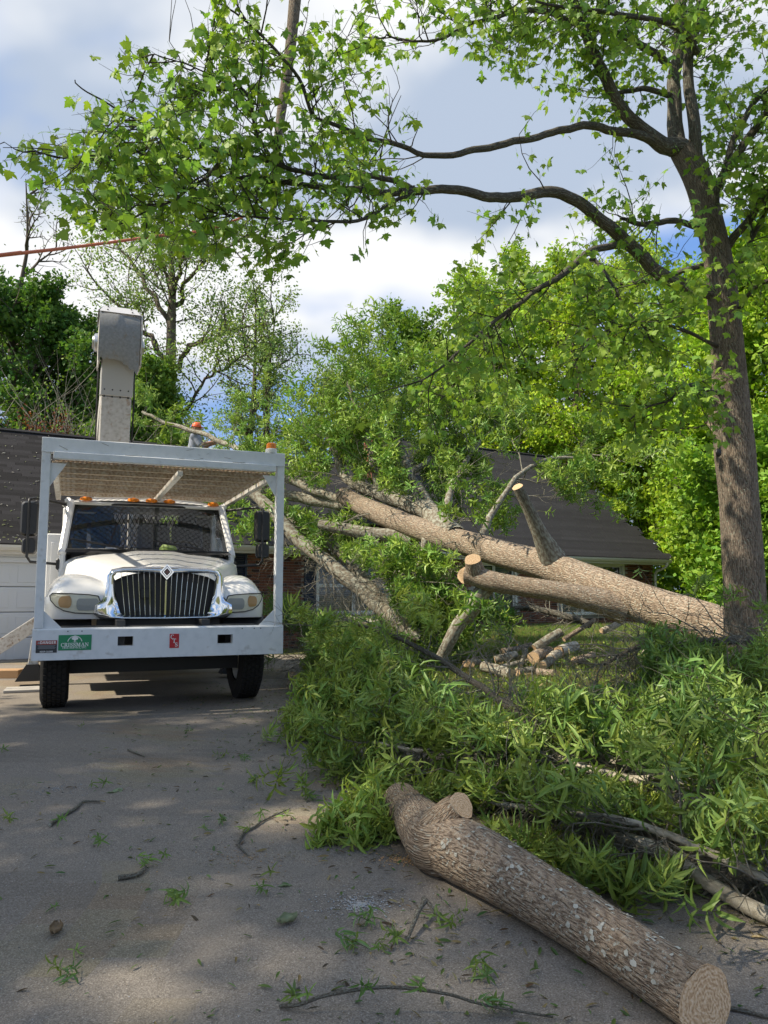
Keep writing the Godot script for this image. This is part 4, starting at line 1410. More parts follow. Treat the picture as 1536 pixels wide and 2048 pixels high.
	ds.set_meta("label", "red and black danger sign")
	m = M.new()
	m.box(Vector3(-1.118, 0.745, 0.0058), Vector3(0.188, 0.04, 0.002))
	obj("sign_header", m, mats["sign_red"], bumper)
	m = M.new()
	m.prism(PackedVector2Array([Vector2(-0.014, -0.011), Vector2(0.014, -0.011), Vector2(0, 0.013)]), 0.002, Transform3D(Basis.IDENTITY, Vector3(-1.187, 0.745, 0.0088)))
	for k in 5:
		m.box(Vector3(-1.118 + 0.004 * (k % 2), 0.717 - k * 0.0075, 0.0058), Vector3(0.165 - 0.012 * (k % 3), 0.003, 0.0015))
	obj("sign_print", m, mats["print_grey"], bumper)
	letters("DANGER", 0.026, 0.0015, false, mats["print_white"], bumper, Vector3(-1.105, 0.745, 0.0075))
	letters("KEEP CLEAR", 0.015, 0.0015, false, mats["print_white"], bumper, Vector3(-1.118, 0.657, 0.0062))
	m = M.new()
	m.box(Vector3(0.095, 0.735, 0.003), Vector3(0.095, 0.145, 0.004), 0.001)
	var rp := obj("plate", m, mats["plate_red"], bumper)
	rp.set_meta("label", "small red plate with three stepped letters")
	letters("C", 0.04, 0.0015, true, mats["print_white"], bumper, Vector3(0.071, 0.777, 0.0058))
	letters("T", 0.04, 0.0015, true, mats["print_white"], bumper, Vector3(0.094, 0.735, 0.0058))
	letters("S", 0.04, 0.0015, true, mats["print_white"], bumper, Vector3(0.116, 0.695, 0.0058))

func smooth_path(pts: Array, per := 5) -> PackedVector3Array:
	var o := PackedVector3Array()
	var n := pts.size()
	for i in n - 1:
		var a: Vector3 = pts[maxi(i - 1, 0)]
		var b: Vector3 = pts[i]
		var c: Vector3 = pts[i + 1]
		var d: Vector3 = pts[mini(i + 2, n - 1)]
		for k in per:
			o.append(b.cubic_interpolate(c, a, d, float(k) / per))
	o.append(pts[n - 1])
	return o

func path_px(list: Array) -> Array:
	# rows of px, py, distance
	var o := []
	for q in list:
		o.append(P(q[0], q[1], q[2]))
	return o

func radii(list: Array, count: int) -> PackedFloat32Array:
	var o := PackedFloat32Array()
	for i in count:
		var f := float(i) / (count - 1) * (list.size() - 1)
		var k := mini(int(f), list.size() - 2)
		o.append(lerpf(list[k], list[k + 1], f - k))
	return o

func limb(m: M, list: Array, rads: Array, sides := 8, per := 5, amp := 0.0, cap1 := false, wob := 0.0) -> PackedVector3Array:
	var p := smooth_path(path_px(list), per)
	if wob > 0.0:
		for i in range(1, p.size() - 1):
			p[i] += Vector3(nz.get_noise_3dv(p[i] * 60), nz.get_noise_3dv(p[i] * 60 + Vector3(50, 0, 0)), nz.get_noise_3dv(p[i] * 60 + Vector3(0, 90, 0))) * wob
	m.tube(p, radii(rads, p.size()), sides, false, cap1, nz if amp > 0.0 else null, amp, 0.5)
	return p

# ---- leaves

func maple_leaf() -> M:
	var h := [Vector2(0.0, 0.0), Vector2(0.1, 0.05), Vector2(0.36, 0.0), Vector2(0.3, 0.14), Vector2(0.47, 0.21), Vector2(0.62, 0.47), Vector2(0.44, 0.45), Vector2(0.25, 0.42), Vector2(0.31, 0.6), Vector2(0.2, 0.65), Vector2(0.0, 1.0)]
	var p := PackedVector2Array()
	for q in h:
		p.append(q)
	for i in range(h.size() - 2, 0, -1):
		p.append(h[i] * Vector2(-1, 1))
	var m := M.new()
	var curl := func(q: Vector2) -> Vector3:
		return Vector3(q.x, q.y - 0.15 * q.y * q.y, -0.28 * absf(q.x) * absf(q.x) * 1.4 - 0.22 * q.y * q.y)
	var ix := Geometry2D.triangulate_polygon(p)
	for i in range(0, ix.size(), 3):
		m.flat(curl.call(p[ix[i]]), curl.call(p[ix[i + 1]]), curl.call(p[ix[i + 2]]), Vector3.BACK)
	m.tube(PackedVector3Array([Vector3(0, 0, 0), Vector3(0, -0.3, 0.03), Vector3(0, -0.6, 0.12)]), PackedFloat32Array([0.008, 0.01, 0.012]), 3)
	return m

func blade(m: M, x: Transform3D, l: float, w: float, droop: float, fold := 0.25) -> void:
	# a narrow leaf along the y axis of x, its upper side towards z
	var c := []
	var a := []
	var b := []
	for i in 4:
		var k := i / 3.0
		var hw: float = w * [0.18, 0.5, 0.44, 0.02][i]
		var y := l * k
		var zz := -droop * l * k * k
		c.append(x * Vector3(0, y, zz))
		a.append(x * Vector3(-hw, y, zz + hw * fold * 2.0))
		b.append(x * Vector3(hw, y, zz + hw * fold * 2.0))
	var f := x.basis.z
	for i in 3:
		m.quad(c[i], c[i + 1], a[i + 1], a[i], f)
		m.quad(c[i], c[i + 1], b[i + 1], b[i], f)

func sprig(n: int, l: float, w: float, twig: float, lax := 0.0) -> M:
	# narrow leaves in a whorl round the end of a twig that runs along y
	var m := M.new()
	m.col = Color(0.55, 0.4, 0.3)
	m.tube(PackedVector3Array([Vector3(0, -twig * 0.6, 0), Vector3(0, twig * 0.5, 0.0), Vector3(0, twig, 0.004)]), PackedFloat32Array([0.0022, 0.0018, 0.001]), 3)
	for i in n:
		var k := float(i) / n
		var a := i * 2.4 + rr(-0.4, 0.4)
		var open := lerpf(1.25, 0.35, k) + rr(-0.35, 0.35) + lax
		var out := Vector3(cos(a), 0, sin(a))
		var dir := (Vector3.UP * cos(open) + out * sin(open)).normalized()
		var nrm := (Vector3.UP - dir * dir.y).normalized() if absf(dir.y) < 0.98 else out
		nrm = nrm.rotated(dir, rr(-0.5, 0.5))
		var t := rr(0.8, 1.2)
		m.col = Color(t, t, t * rr(0.85, 1.1))
		blade(m, Transform3D(Basis(dir.cross(nrm), dir, nrm), Vector3(0, twig * (k * 0.9 + 0.1), 0)), l * rr(0.55, 1.2), w * rr(0.75, 1.15), rr(0.1, 0.5) + lax * 0.5, rr(0.1, 0.45))
	return m

func clump(n: int, rad: float, size: float) -> M:
	# a few broad leaves spread through a small volume
	var m := M.new()
	for i in n:
		var p := rv() * rad * sqrt(rng.randf())
		var dir := (rv() + Vector3(0, -0.5, 0)).normalized()
		var nrm := dir.cross(rv()).normalized()
		var s := size * rr(0.7, 1.25)
		var sd := dir.cross(nrm)
		var t := rr(0.75, 1.25)
		m.col = Color(t, t, t * rr(0.8, 1.2))
		var mid := p + dir * s * 0.5 - nrm * s * 0.08
		var tip := p + dir * s
		m.quad(p, mid + sd * s * 0.32 + nrm * s * 0.05, tip, mid, nrm)
		m.quad(p, mid - sd * s * 0.32 + nrm * s * 0.05, tip, mid, nrm)
	return m

var L := {}

func make_leaves() -> void:
	L.maple = []
	for i in 3:
		L.maple.append(maple_leaf().mesh())
	L.sprig = []
	for i in 6:
		L.sprig.append(sprig(6 + i, 0.102, 0.0205, 0.06 + 0.02 * i, [0.0, 0.5, 0.1, 0.8, 0.3, 1.0][i]).mesh())
	L.fine = []
	for i in 3:
		L.fine.append(sprig(7, 0.12, 0.034, 0.16).mesh())
	L.clump = []
	for i in 3:
		L.clump.append(clump(8, 0.3, 0.17).mesh())
	L.thin = []
	for i in 3:
		L.thin.append(clump(6, 0.35, 0.12).mesh())

func leaf_tone(base: Color, spread := 0.22) -> Color:
	var k := 1.0 + rr(-spread, spread)
	var y := rr(-0.12, 0.12)
	return Color(base.r * k * (1.0 + y * 1.6), base.g * k * (1.0 + y * 0.3), base.b * k * (1.0 - y))

# ---- growth

func twig(m: M, p: Vector3, dir: Vector3, l: float, r: float, level: int, up: float, ends: Array, sides := 4, wander := 0.3) -> void:
	# one branchlet and its side shoots; ends gathers [point, direction, level]
	if open_zones.size() and pruned([[p + dir * l * 1.1]], open_zones).is_empty():
		return
	var n := 4 if level > 0 else 3
	var pts := PackedVector3Array([p])
	var rs := PackedFloat32Array([r])
	var d := dir.normalized()
	var q := p
	for i in n:
		d = (d + rv() * wander + Vector3.UP * up * 0.25).normalized()
		q += d * l / n
		pts.append(q)
		rs.append(r * lerpf(1.0, 0.35, float(i + 1) / n))
		if level > 0 and i >= 0:
			var k := 1 if rng.randf() < 0.75 else 2
			for z in k:
				var side := d.cross(rv()).normalized()
				twig(m, q, (d * 0.75 + side * rr(0.6, 1.0)).normalized(), l * rr(0.4, 0.62), r * 0.5, level - 1, up, ends, maxi(3, sides - 1), wander)
		elif level == 0:
			ends.append([q, d])
	if level > 0:
		ends.append([q, d])
	m.tube(pts, rs, sides)

var open_zones := []

func along(m: M, path: PackedVector3Array, k0: float, k1: float, n: int, lmin: float, lmax: float, r: float, level: int, up: float, ends: Array, flat := 0.6) -> void:
	# shoots that leave a limb between two shares of its length
	for i in n:
		var f := lerpf(k0, k1, (i + rng.randf()) / n) * (path.size() - 1)
		var k := mini(int(f), path.size() - 2)
		var p := path[k].lerp(path[k + 1], f - k)
		var d := (path[k + 1] - path[k]).normalized()
		var side := d.cross(rv()).normalized()
		side.y *= flat
		var go := (d * rr(0.3, 0.9) + side).normalized()
		var reach := rr(lmin, lmax)
		if open_zones.size() and (pruned([[p + go * reach * 1.2]], open_zones).is_empty() or pruned([[p + go * reach * 0.6]], open_zones).is_empty()):
			continue
		twig(m, p, go, reach, r, level, up, ends)

func hang(where: Array, tint: PackedColorArray, ends: Array, each: int, size: float, spread: float, base: Color, droop: float) -> void:
	# maple leaves: on short stalks, tips hanging
	for e in ends:
		for i in each:
			var s := size * rr(0.5, 1.2)
			var tip: Vector3 = (Vector3.DOWN * droop + rv() * 0.75 + e[1] * 0.25).normalized()
			var nrm := (rv() * 0.8 + Vector3(0, 0.75, 0.25))
			nrm = (nrm - tip * nrm.dot(tip)).normalized()
			var p: Vector3 = e[0] + rv() * spread * sqrt(rng.randf())
			where.append(Transform3D(Basis(tip.cross(nrm), tip, nrm) * s, p))
			tint.append(leaf_tone(base))

func dress(where: Array, tint: PackedColorArray, ends: Array, keep: float, smin: float, smax: float, base: Color, droop: float) -> void:
	for e in ends:
		if rng.randf() > keep:
			continue
		var y: Vector3 = (e[1] + rv() * 0.5 + Vector3.DOWN * droop).normalized()
		var x := y.cross(rv()).normalized()
		where.append(Transform3D(Basis(x, y, x.cross(y)) * rr(smin, smax), e[0]))
		tint.append(leaf_tone(base))

func scatter_leaves(o: Node3D, kinds: Array, m: Material, where: Array, tint: PackedColorArray, singles: int, single_name: String, mass_name: String) -> void:
	# the nearest copies become parts of their own, the rest one joined part per shape
	var idx := range(where.size())
	var eye := EYE - o.position
	if singles > 0:
		var dist := PackedFloat32Array()
		for t in where:
			var p: Vector3 = t.origin - eye
			var seen := absf(p.x) < -p.z * 0.5 and p.y < -p.z * 0.85 and p.y > p.z * 0.56 and p.z < -1.0
			dist.append(p.length() + (0.0 if seen else 1000.0))
		idx.sort_custom(func(a, b): return dist[a] < dist[b])
		for k in mini(singles, idx.size()):
			var i: int = idx[k]
			var w := single_of(kinds[i % kinds.size()], tint[i])
			var s := obj(single_name, w, m, o)
			s.transform = where[i]
	var buckets := []
	var cols := []
	for k in kinds.size():
		buckets.append([])
		cols.append(PackedColorArray())
	for k in range(mini(singles, idx.size()), idx.size()):
		var i: int = idx[k]
		buckets[i % kinds.size()].append(where[i])
		cols[i % kinds.size()].append(tint[i])
	for k in kinds.size():
		if buckets[k].size():
			many(mass_name, kinds[k], m, buckets[k], cols[k], o)

var single_cache := {}

func single_of(shape: ArrayMesh, c: Color) -> ArrayMesh:
	# the leaf shape with its tone as vertex colour; tones are shared in steps
	var key := [shape, int(c.r * 40), int(c.g * 25), int(c.b * 30)]
	if not single_cache.has(key):
		var a := shape.surface_get_arrays(0)
		var cc: PackedColorArray = a[Mesh.ARRAY_COLOR]
		for i in cc.size():
			cc[i] = cc[i] * c
		a[Mesh.ARRAY_COLOR] = cc
		var am := ArrayMesh.new()
		am.add_surface_from_arrays(Mesh.PRIMITIVE_TRIANGLES, a)
		single_cache[key] = am
	return single_cache[key]

# ---- trees behind the house

func far_tree(called: String, label: String, px: float, d: float, top: float, wide: float, low: float, base: Color, dense: float, kinds: Array, bark: String, group := "trees behind the house", twist := 0.25) -> void:
	# top: photo row of the crown's top; wide: crown half-width in metres; low: share of the height where the crown starts
	var at := Vector3((px - 768.0) / F * d, 0.2, -d)
	var h := P(px, top, d).y - 0.2
	var o := thing(called, label, "tree", at, 0.0, group)
	var m := M.new()
	var pts := []
	var lean := Vector3(rr(-0.05, 0.05), 0, rr(-0.05, 0.05))
	for i in 7:
		var k := i / 6.0
		pts.append(Vector3(lean.x * h * k + rr(-1, 1) * 0.02 * h * k, h * 0.93 * k, lean.z * h * k + rr(-1, 1) * 0.02 * h * k))
	var p := smooth_path(pts, 3)
	var r0 := h * 0.016
	m.tube(p, radii([r0 * 1.35, r0, r0 * 0.8, r0 * 0.55, r0 * 0.25, 0.02], p.size()), 8)
	obj("trunk", m, mats[bark], o)
	m = M.new()
	var ends := []
	var n := int(14 + dense * 14)
	for i in n:
		var k := lerpf(low, 0.97, (i + rng.randf()) / n)
		var f := k * (p.size() - 1)
		var b := p[mini(int(f), p.size() - 1)]
		var u := (k - low) / (1.0 - low)
		var reach := wide * (0.35 + 0.65 * sin(PI * clampf(0.18 + 0.78 * u, 0, 1))) * rr(0.75, 1.2)
		var a := i * 2.4 + rr(-0.5, 0.5)
		twig(m, b, Vector3(cos(a), lerpf(0.25, 0.9, u) + rr(-0.1, 0.2), sin(a)), reach, r0 * lerpf(0.4, 0.16, u), 2, 0.25, ends, 5, twist)
	obj("limbs", m, mats["bark_far"], o).set_meta("kind", "stuff")
	var where := []
	var tint := PackedColorArray()
	for e in ends:
		var each := 1 + int(dense * 1.6 + rng.randf())
		for z in each:
			if rng.randf() > dense * 1.3:
				continue
			where.append(Transform3D(Basis(rv(), rr(0, TAU)).scaled(Vector3.ONE * rr(0.8, 1.35)), e[0] + rv() * 0.35 * rng.randf()))
			tint.append(leaf_tone(base, 0.25))
	scatter_leaves(o, kinds, mats["leaf_far"], where, tint, 0, "leaf", "foliage")

func shade_tree(x: float, z: float, h: float, label: String) -> void:
	var o := thing("shade_tree", label, "tree", Vector3(x, gy(x, z), z), 0.0, "trees beside the driveway")
	var m := M.new()
	var p := smooth_path([Vector3.ZERO, Vector3(0.1, h * 0.3, 0), Vector3(-0.1, h * 0.6, 0.1), Vector3(0, h * 0.95, 0)], 5)
	m.tube(p, radii([0.3, 0.22, 0.14, 0.03], p.size()), 10)
	obj("trunk", m, mats["bark_far"], o)
	m = M.new()
	var ends := []
	for i in 30:
		var k := lerpf(0.35, 0.97, i / 30.0)
		var a := i * 2.4
		twig(m, p[int(k * (p.size() - 1))], Vector3(cos(a), lerpf(0.2, 0.9, k), sin(a)), rr(2.6, 3.6) * (1.15 - k * 0.6), 0.06, 2, 0.2, ends, 4)
	obj("limbs", m, mats["bark_far"], o).set_meta("kind", "stuff")
	var where := []
	var tint := PackedColorArray()
	for e in ends:
		if rng.randf() < 0.6:
			where.append(Transform3D(Basis(rv(), rr(0, TAU)).scaled(Vector3.ONE * rr(0.8, 1.3)), e[0]))
			tint.append(leaf_tone(Color(0.2, 0.36, 0.06)))
	scatter_leaves(o, L.clump, mats["leaf_far"], where, tint, 0, "leaf", "foliage")

func build_far_trees() -> void:
	var bright := Color(0.42, 0.58, 0.065)
	var mid := Color(0.22, 0.36, 0.07)
	var dark := Color(0.12, 0.24, 0.055)
	var pale := Color(0.27, 0.39, 0.13)
	# the tall thin-leaved tree with forked limbs, drawn limb by limb
	var d := 32.0
	var o := thing("tall_tree", "tall thin-leaved tree with bare forked limbs rising behind the raised boom", "tree", Vector3.ZERO, 0.0, "trees behind the house")
	var m := M.new()
	var ends := []
	var tr := limb(m, [[337, 1180, d], [338, 960, d], [338, 850, d], [341, 740, d], [343, 640, d], [345, 560, d], [340, 480, d], [348, 400, d]], [0.3, 0.27, 0.25, 0.22, 0.19, 0.14, 0.09, 0.03], 10, 3)
	obj("trunk", m, mats["bark_maple"], o)
	m = M.new()
	var lb := [
		[[[344, 749, d], [374, 702, d - 0.5], [412, 676, d - 1], [473, 659, d - 1.5], [550, 646, d - 2]], [0.14, 0.11, 0.09, 0.05, 0.02]],
		[[[339, 745, d], [318, 700, d], [284, 655, d + 0.5], [241, 616, d + 1], [165, 530, d + 1]], [0.15, 0.12, 0.1, 0.07, 0.02]],
		[[[342, 640, d], [362, 600, d], [375, 560, d - 1], [440, 500, d - 2], [520, 470, d - 3]], [0.13, 0.11, 0.08, 0.05, 0.02]],
		[[[342, 660, d], [318, 610, d], [285, 560, d + 1], [240, 500, d + 2], [195, 430, d + 2]], [0.13, 0.11, 0.09, 0.05, 0.02]],
		[[[345, 590, d], [362, 530, d - 1], [395, 460, d - 1], [430, 400, d - 2]], [0.1, 0.07, 0.05, 0.02]],
		[[[344, 600, d], [325, 520, d + 1], [300, 450, d + 1], [280, 380, d]], [0.1, 0.07, 0.05, 0.02]],
		[[[342, 848, d], [378, 813, d - 1], [412, 758, d - 1.5], [455, 735, d - 2], [500, 700, d - 2]], [0.1, 0.08, 0.06, 0.04, 0.02]],
		[[[341, 800, d], [310, 760, d - 1], [285, 735, d - 2], [262, 690, d - 2]], [0.08, 0.06, 0.04, 0.015]],
	]
	for q in lb:
		var p := limb(m, q[0], q[1], 6, 4, 0.0, false, 0.25)
		along(m, p, 0.25, 1.0, 13, 0.9, 2.6, 0.035, 1, 0.3, ends, 0.9)
	along(m, tr, 0.55, 1.0, 16, 1.0, 2.6, 0.04, 1, 0.4, ends, 0.9)
	obj("limbs", m, mats["bark_far"], o).set_meta("kind", "stuff")
	var where := []
	var tint := PackedColorArray()
	for e in ends:
		for z in 2:
			where.append(Transform3D(Basis(rv(), rr(0, TAU)).scaled(Vector3.ONE * rr(0.7, 1.2)), e[0] + rv() * 0.5))
			tint.append(leaf_tone(pale, 0.25))
	scatter_leaves(o, L.thin, mats["leaf_far"], where, tint, 0, "leaf", "foliage")

	far_tree("dense_tree", "dense dark green tree at the left edge behind the garage roof", 30, 30, 548, 3.0, 0.25, dark, 1.0, L.clump, "bark_far")
	far_tree("dense_tree", "second dark green tree between the garage ridge and the raised boom", 168, 33, 640, 2.6, 0.25, Color(0.15, 0.26, 0.065), 0.65, L.clump, "bark_far")
	far_tree("young_tree", "low light green tree just right of the raised boom", 292, 30, 745, 2.2, 0.2, mid, 0.8, L.clump, "bark_far")
	far_tree("slender_tree", "slender see-through tree left of the open sky gap", 486, 38, 540, 1.6, 0.35, pale, 0.35, L.thin, "bark_far")
	far_tree("slender_tree", "slender see-through tree nearest the open sky gap", 528, 39, 560, 1.9, 0.3, pale, 0.4, L.thin, "bark_far")
	far_tree("bare_tree", "nearly bare tree at the far left edge with thin grey twigs", 2, 30, 300, 2.6, 0.3, Color(0.16, 0.2, 0.1), 0.06, L.thin, "bark_far")
	far_tree("yard_tree", "pale green tree behind the chimney with fine leaves", 700, 38, 735, 3.4, 0.2, pale, 0.75, L.thin, "bark_far")
	far_tree("yard_tree", "round green tree rising above the taller roof ridge", 860, 40, 640, 3.6, 0.2, mid, 0.9, L.clump, "bark_far")
	far_tree("yard_tree", "pale green tree left of the dark forked trunk", 975, 37, 560, 3.4, 0.2, Color(0.36, 0.52, 0.08), 0.65, L.clump, "bark_far")
	far_tree("yard_tree", "tall bright green tree between the dark forked trunk and the sky gap", 1065, 39, 500, 3.6, 0.2, bright, 0.7, L.clump, "bark_far")
	far_tree("dark_trunk_tree", "tree with dark forked trunk seen above the right roof slope", 1127, 34, 520, 3.2, 0.42, bright, 0.7, L.clump, "bark_far")
	far_tree("yard_tree", "bright green tree behind the right end of the roof", 1245, 36, 500, 3.4, 0.25, bright, 0.62, L.clump, "bark_far")
	far_tree("yard_tree", "bright yellow-green tree beside the downspout corner of the house", 1400, 32, 540, 3.2, 0.3, Color(0.3, 0.46, 0.07), 0.55, L.clump, "bark_far")
	far_tree("yard_tree", "tall bright green tree right of the near maple trunk", 1490, 27, 440, 3.0, 0.1, Color(0.36, 0.54, 0.05), 0.8, L.clump, "bark_far")
	far_tree("yard_tree", "green tree at the right edge of the picture behind the maple", 1600, 25, 380, 3.0, 0.1, Color(0.34, 0.52, 0.05), 0.8, L.clump, "bark_far")
	far_tree("understory_tree", "low leafy tree at the house corner under the bright trees", 1452, 27, 900, 1.7, 0.05, Color(0.28, 0.46, 0.06), 0.7, L.clump, "bark_far")
	far_tree("understory_tree", "low leafy tree right of the near maple trunk", 1530, 21, 900, 1.8, 0.05, Color(0.26, 0.44, 0.06), 0.75, L.clump, "bark_far")
	far_tree("understory_tree", "low leafy tree behind the right gable of the roof", 1300, 34, 800, 3.0, 0.08, bright, 0.9, L.clump, "bark_far")
	for q in [[-9.8, -0.6, 13.0, "leafy tree beside the driveway just outside the left edge"], [-9.6, -4.8, 12.0, "second leafy tree beside the driveway outside the left edge"]]:
		shade_tree(q[0], q[1], q[2], q[3])
	# bare upright stems of a vine-covered shrub behind the garage ridge
	o = thing("bare_shrub", "tangle of pale bare upright stems behind the garage ridge", "shrub", Vector3.ZERO)
	m = M.new()
	ends = []
	for i in 46:
		var b := P(20 + rr(-30, 190), 900, 24.5 + rr(-0.8, 0.8))
		b.y = 3.0
		twig(m, b, Vector3(rr(-0.35, 0.35), 1, rr(-0.2, 0.2)), rr(2.6, 5.2), 0.022, 1, 0.35, ends, 4, 0.22)
	obj("stems", m, mats["bark_lichen"], o).set_meta("kind", "stuff")
	where = []
	tint = PackedColorArray()
	for e in ends:
		if rng.randf() < 0.22:
			where.append(Transform3D(Basis(rv(), rr(0, TAU)).scaled(Vector3.ONE * 0.8), e[0]))
			tint.append(leaf_tone(mid))
	scatter_leaves(o, L.thin, mats["leaf_far"], where, tint, 0, "leaf", "foliage")
	o = thing("red_shrub", "rusty red shrub peeping over the garage ridge", "shrub", P(88, 880, 24.0))
	m = M.new()
	ends = []
	for i in 14:
		twig(m, Vector3(rr(-0.5, 0.5), -1.0, rr(-0.2, 0.2)), Vector3(rr(-0.3, 0.3), 1, 0), rr(1.0, 1.5), 0.02, 1, 0.2, ends)
	obj("stems", m, mats["bark_far"], o).set_meta("kind", "stuff")
	where = []
	tint = PackedColorArray()
	dress(where, tint, ends, 1.0, 0.5, 0.7, Color(0.24, 0.08, 0.045), 0.0)
	scatter_leaves(o, L.thin, mats["leaf_far"], where, tint, 0, "leaf", "foliage")

# ---- the near maple

const MAPLE_BARE := [[-40, 0, -10, 200, 90, 20], [-60, 380, 60, 470, 60, 20], [0, 20, 330, 20, 75, 20], [0, 120, 90, 160, 70, 20], [880, 340, 960, 340, 50, 20], [640, 620, 760, 660, 110, 20], [760, 560, 800, 620, 60, 20], [860, 170, 950, 240, 70, 20], [1180, 1000, 1330, 1080, 110, 20], [1020, 960, 1100, 1000, 80, 20], [0, 400, 60, 700, 60, 20], [120, 560, 560, 700, 90, 20]]

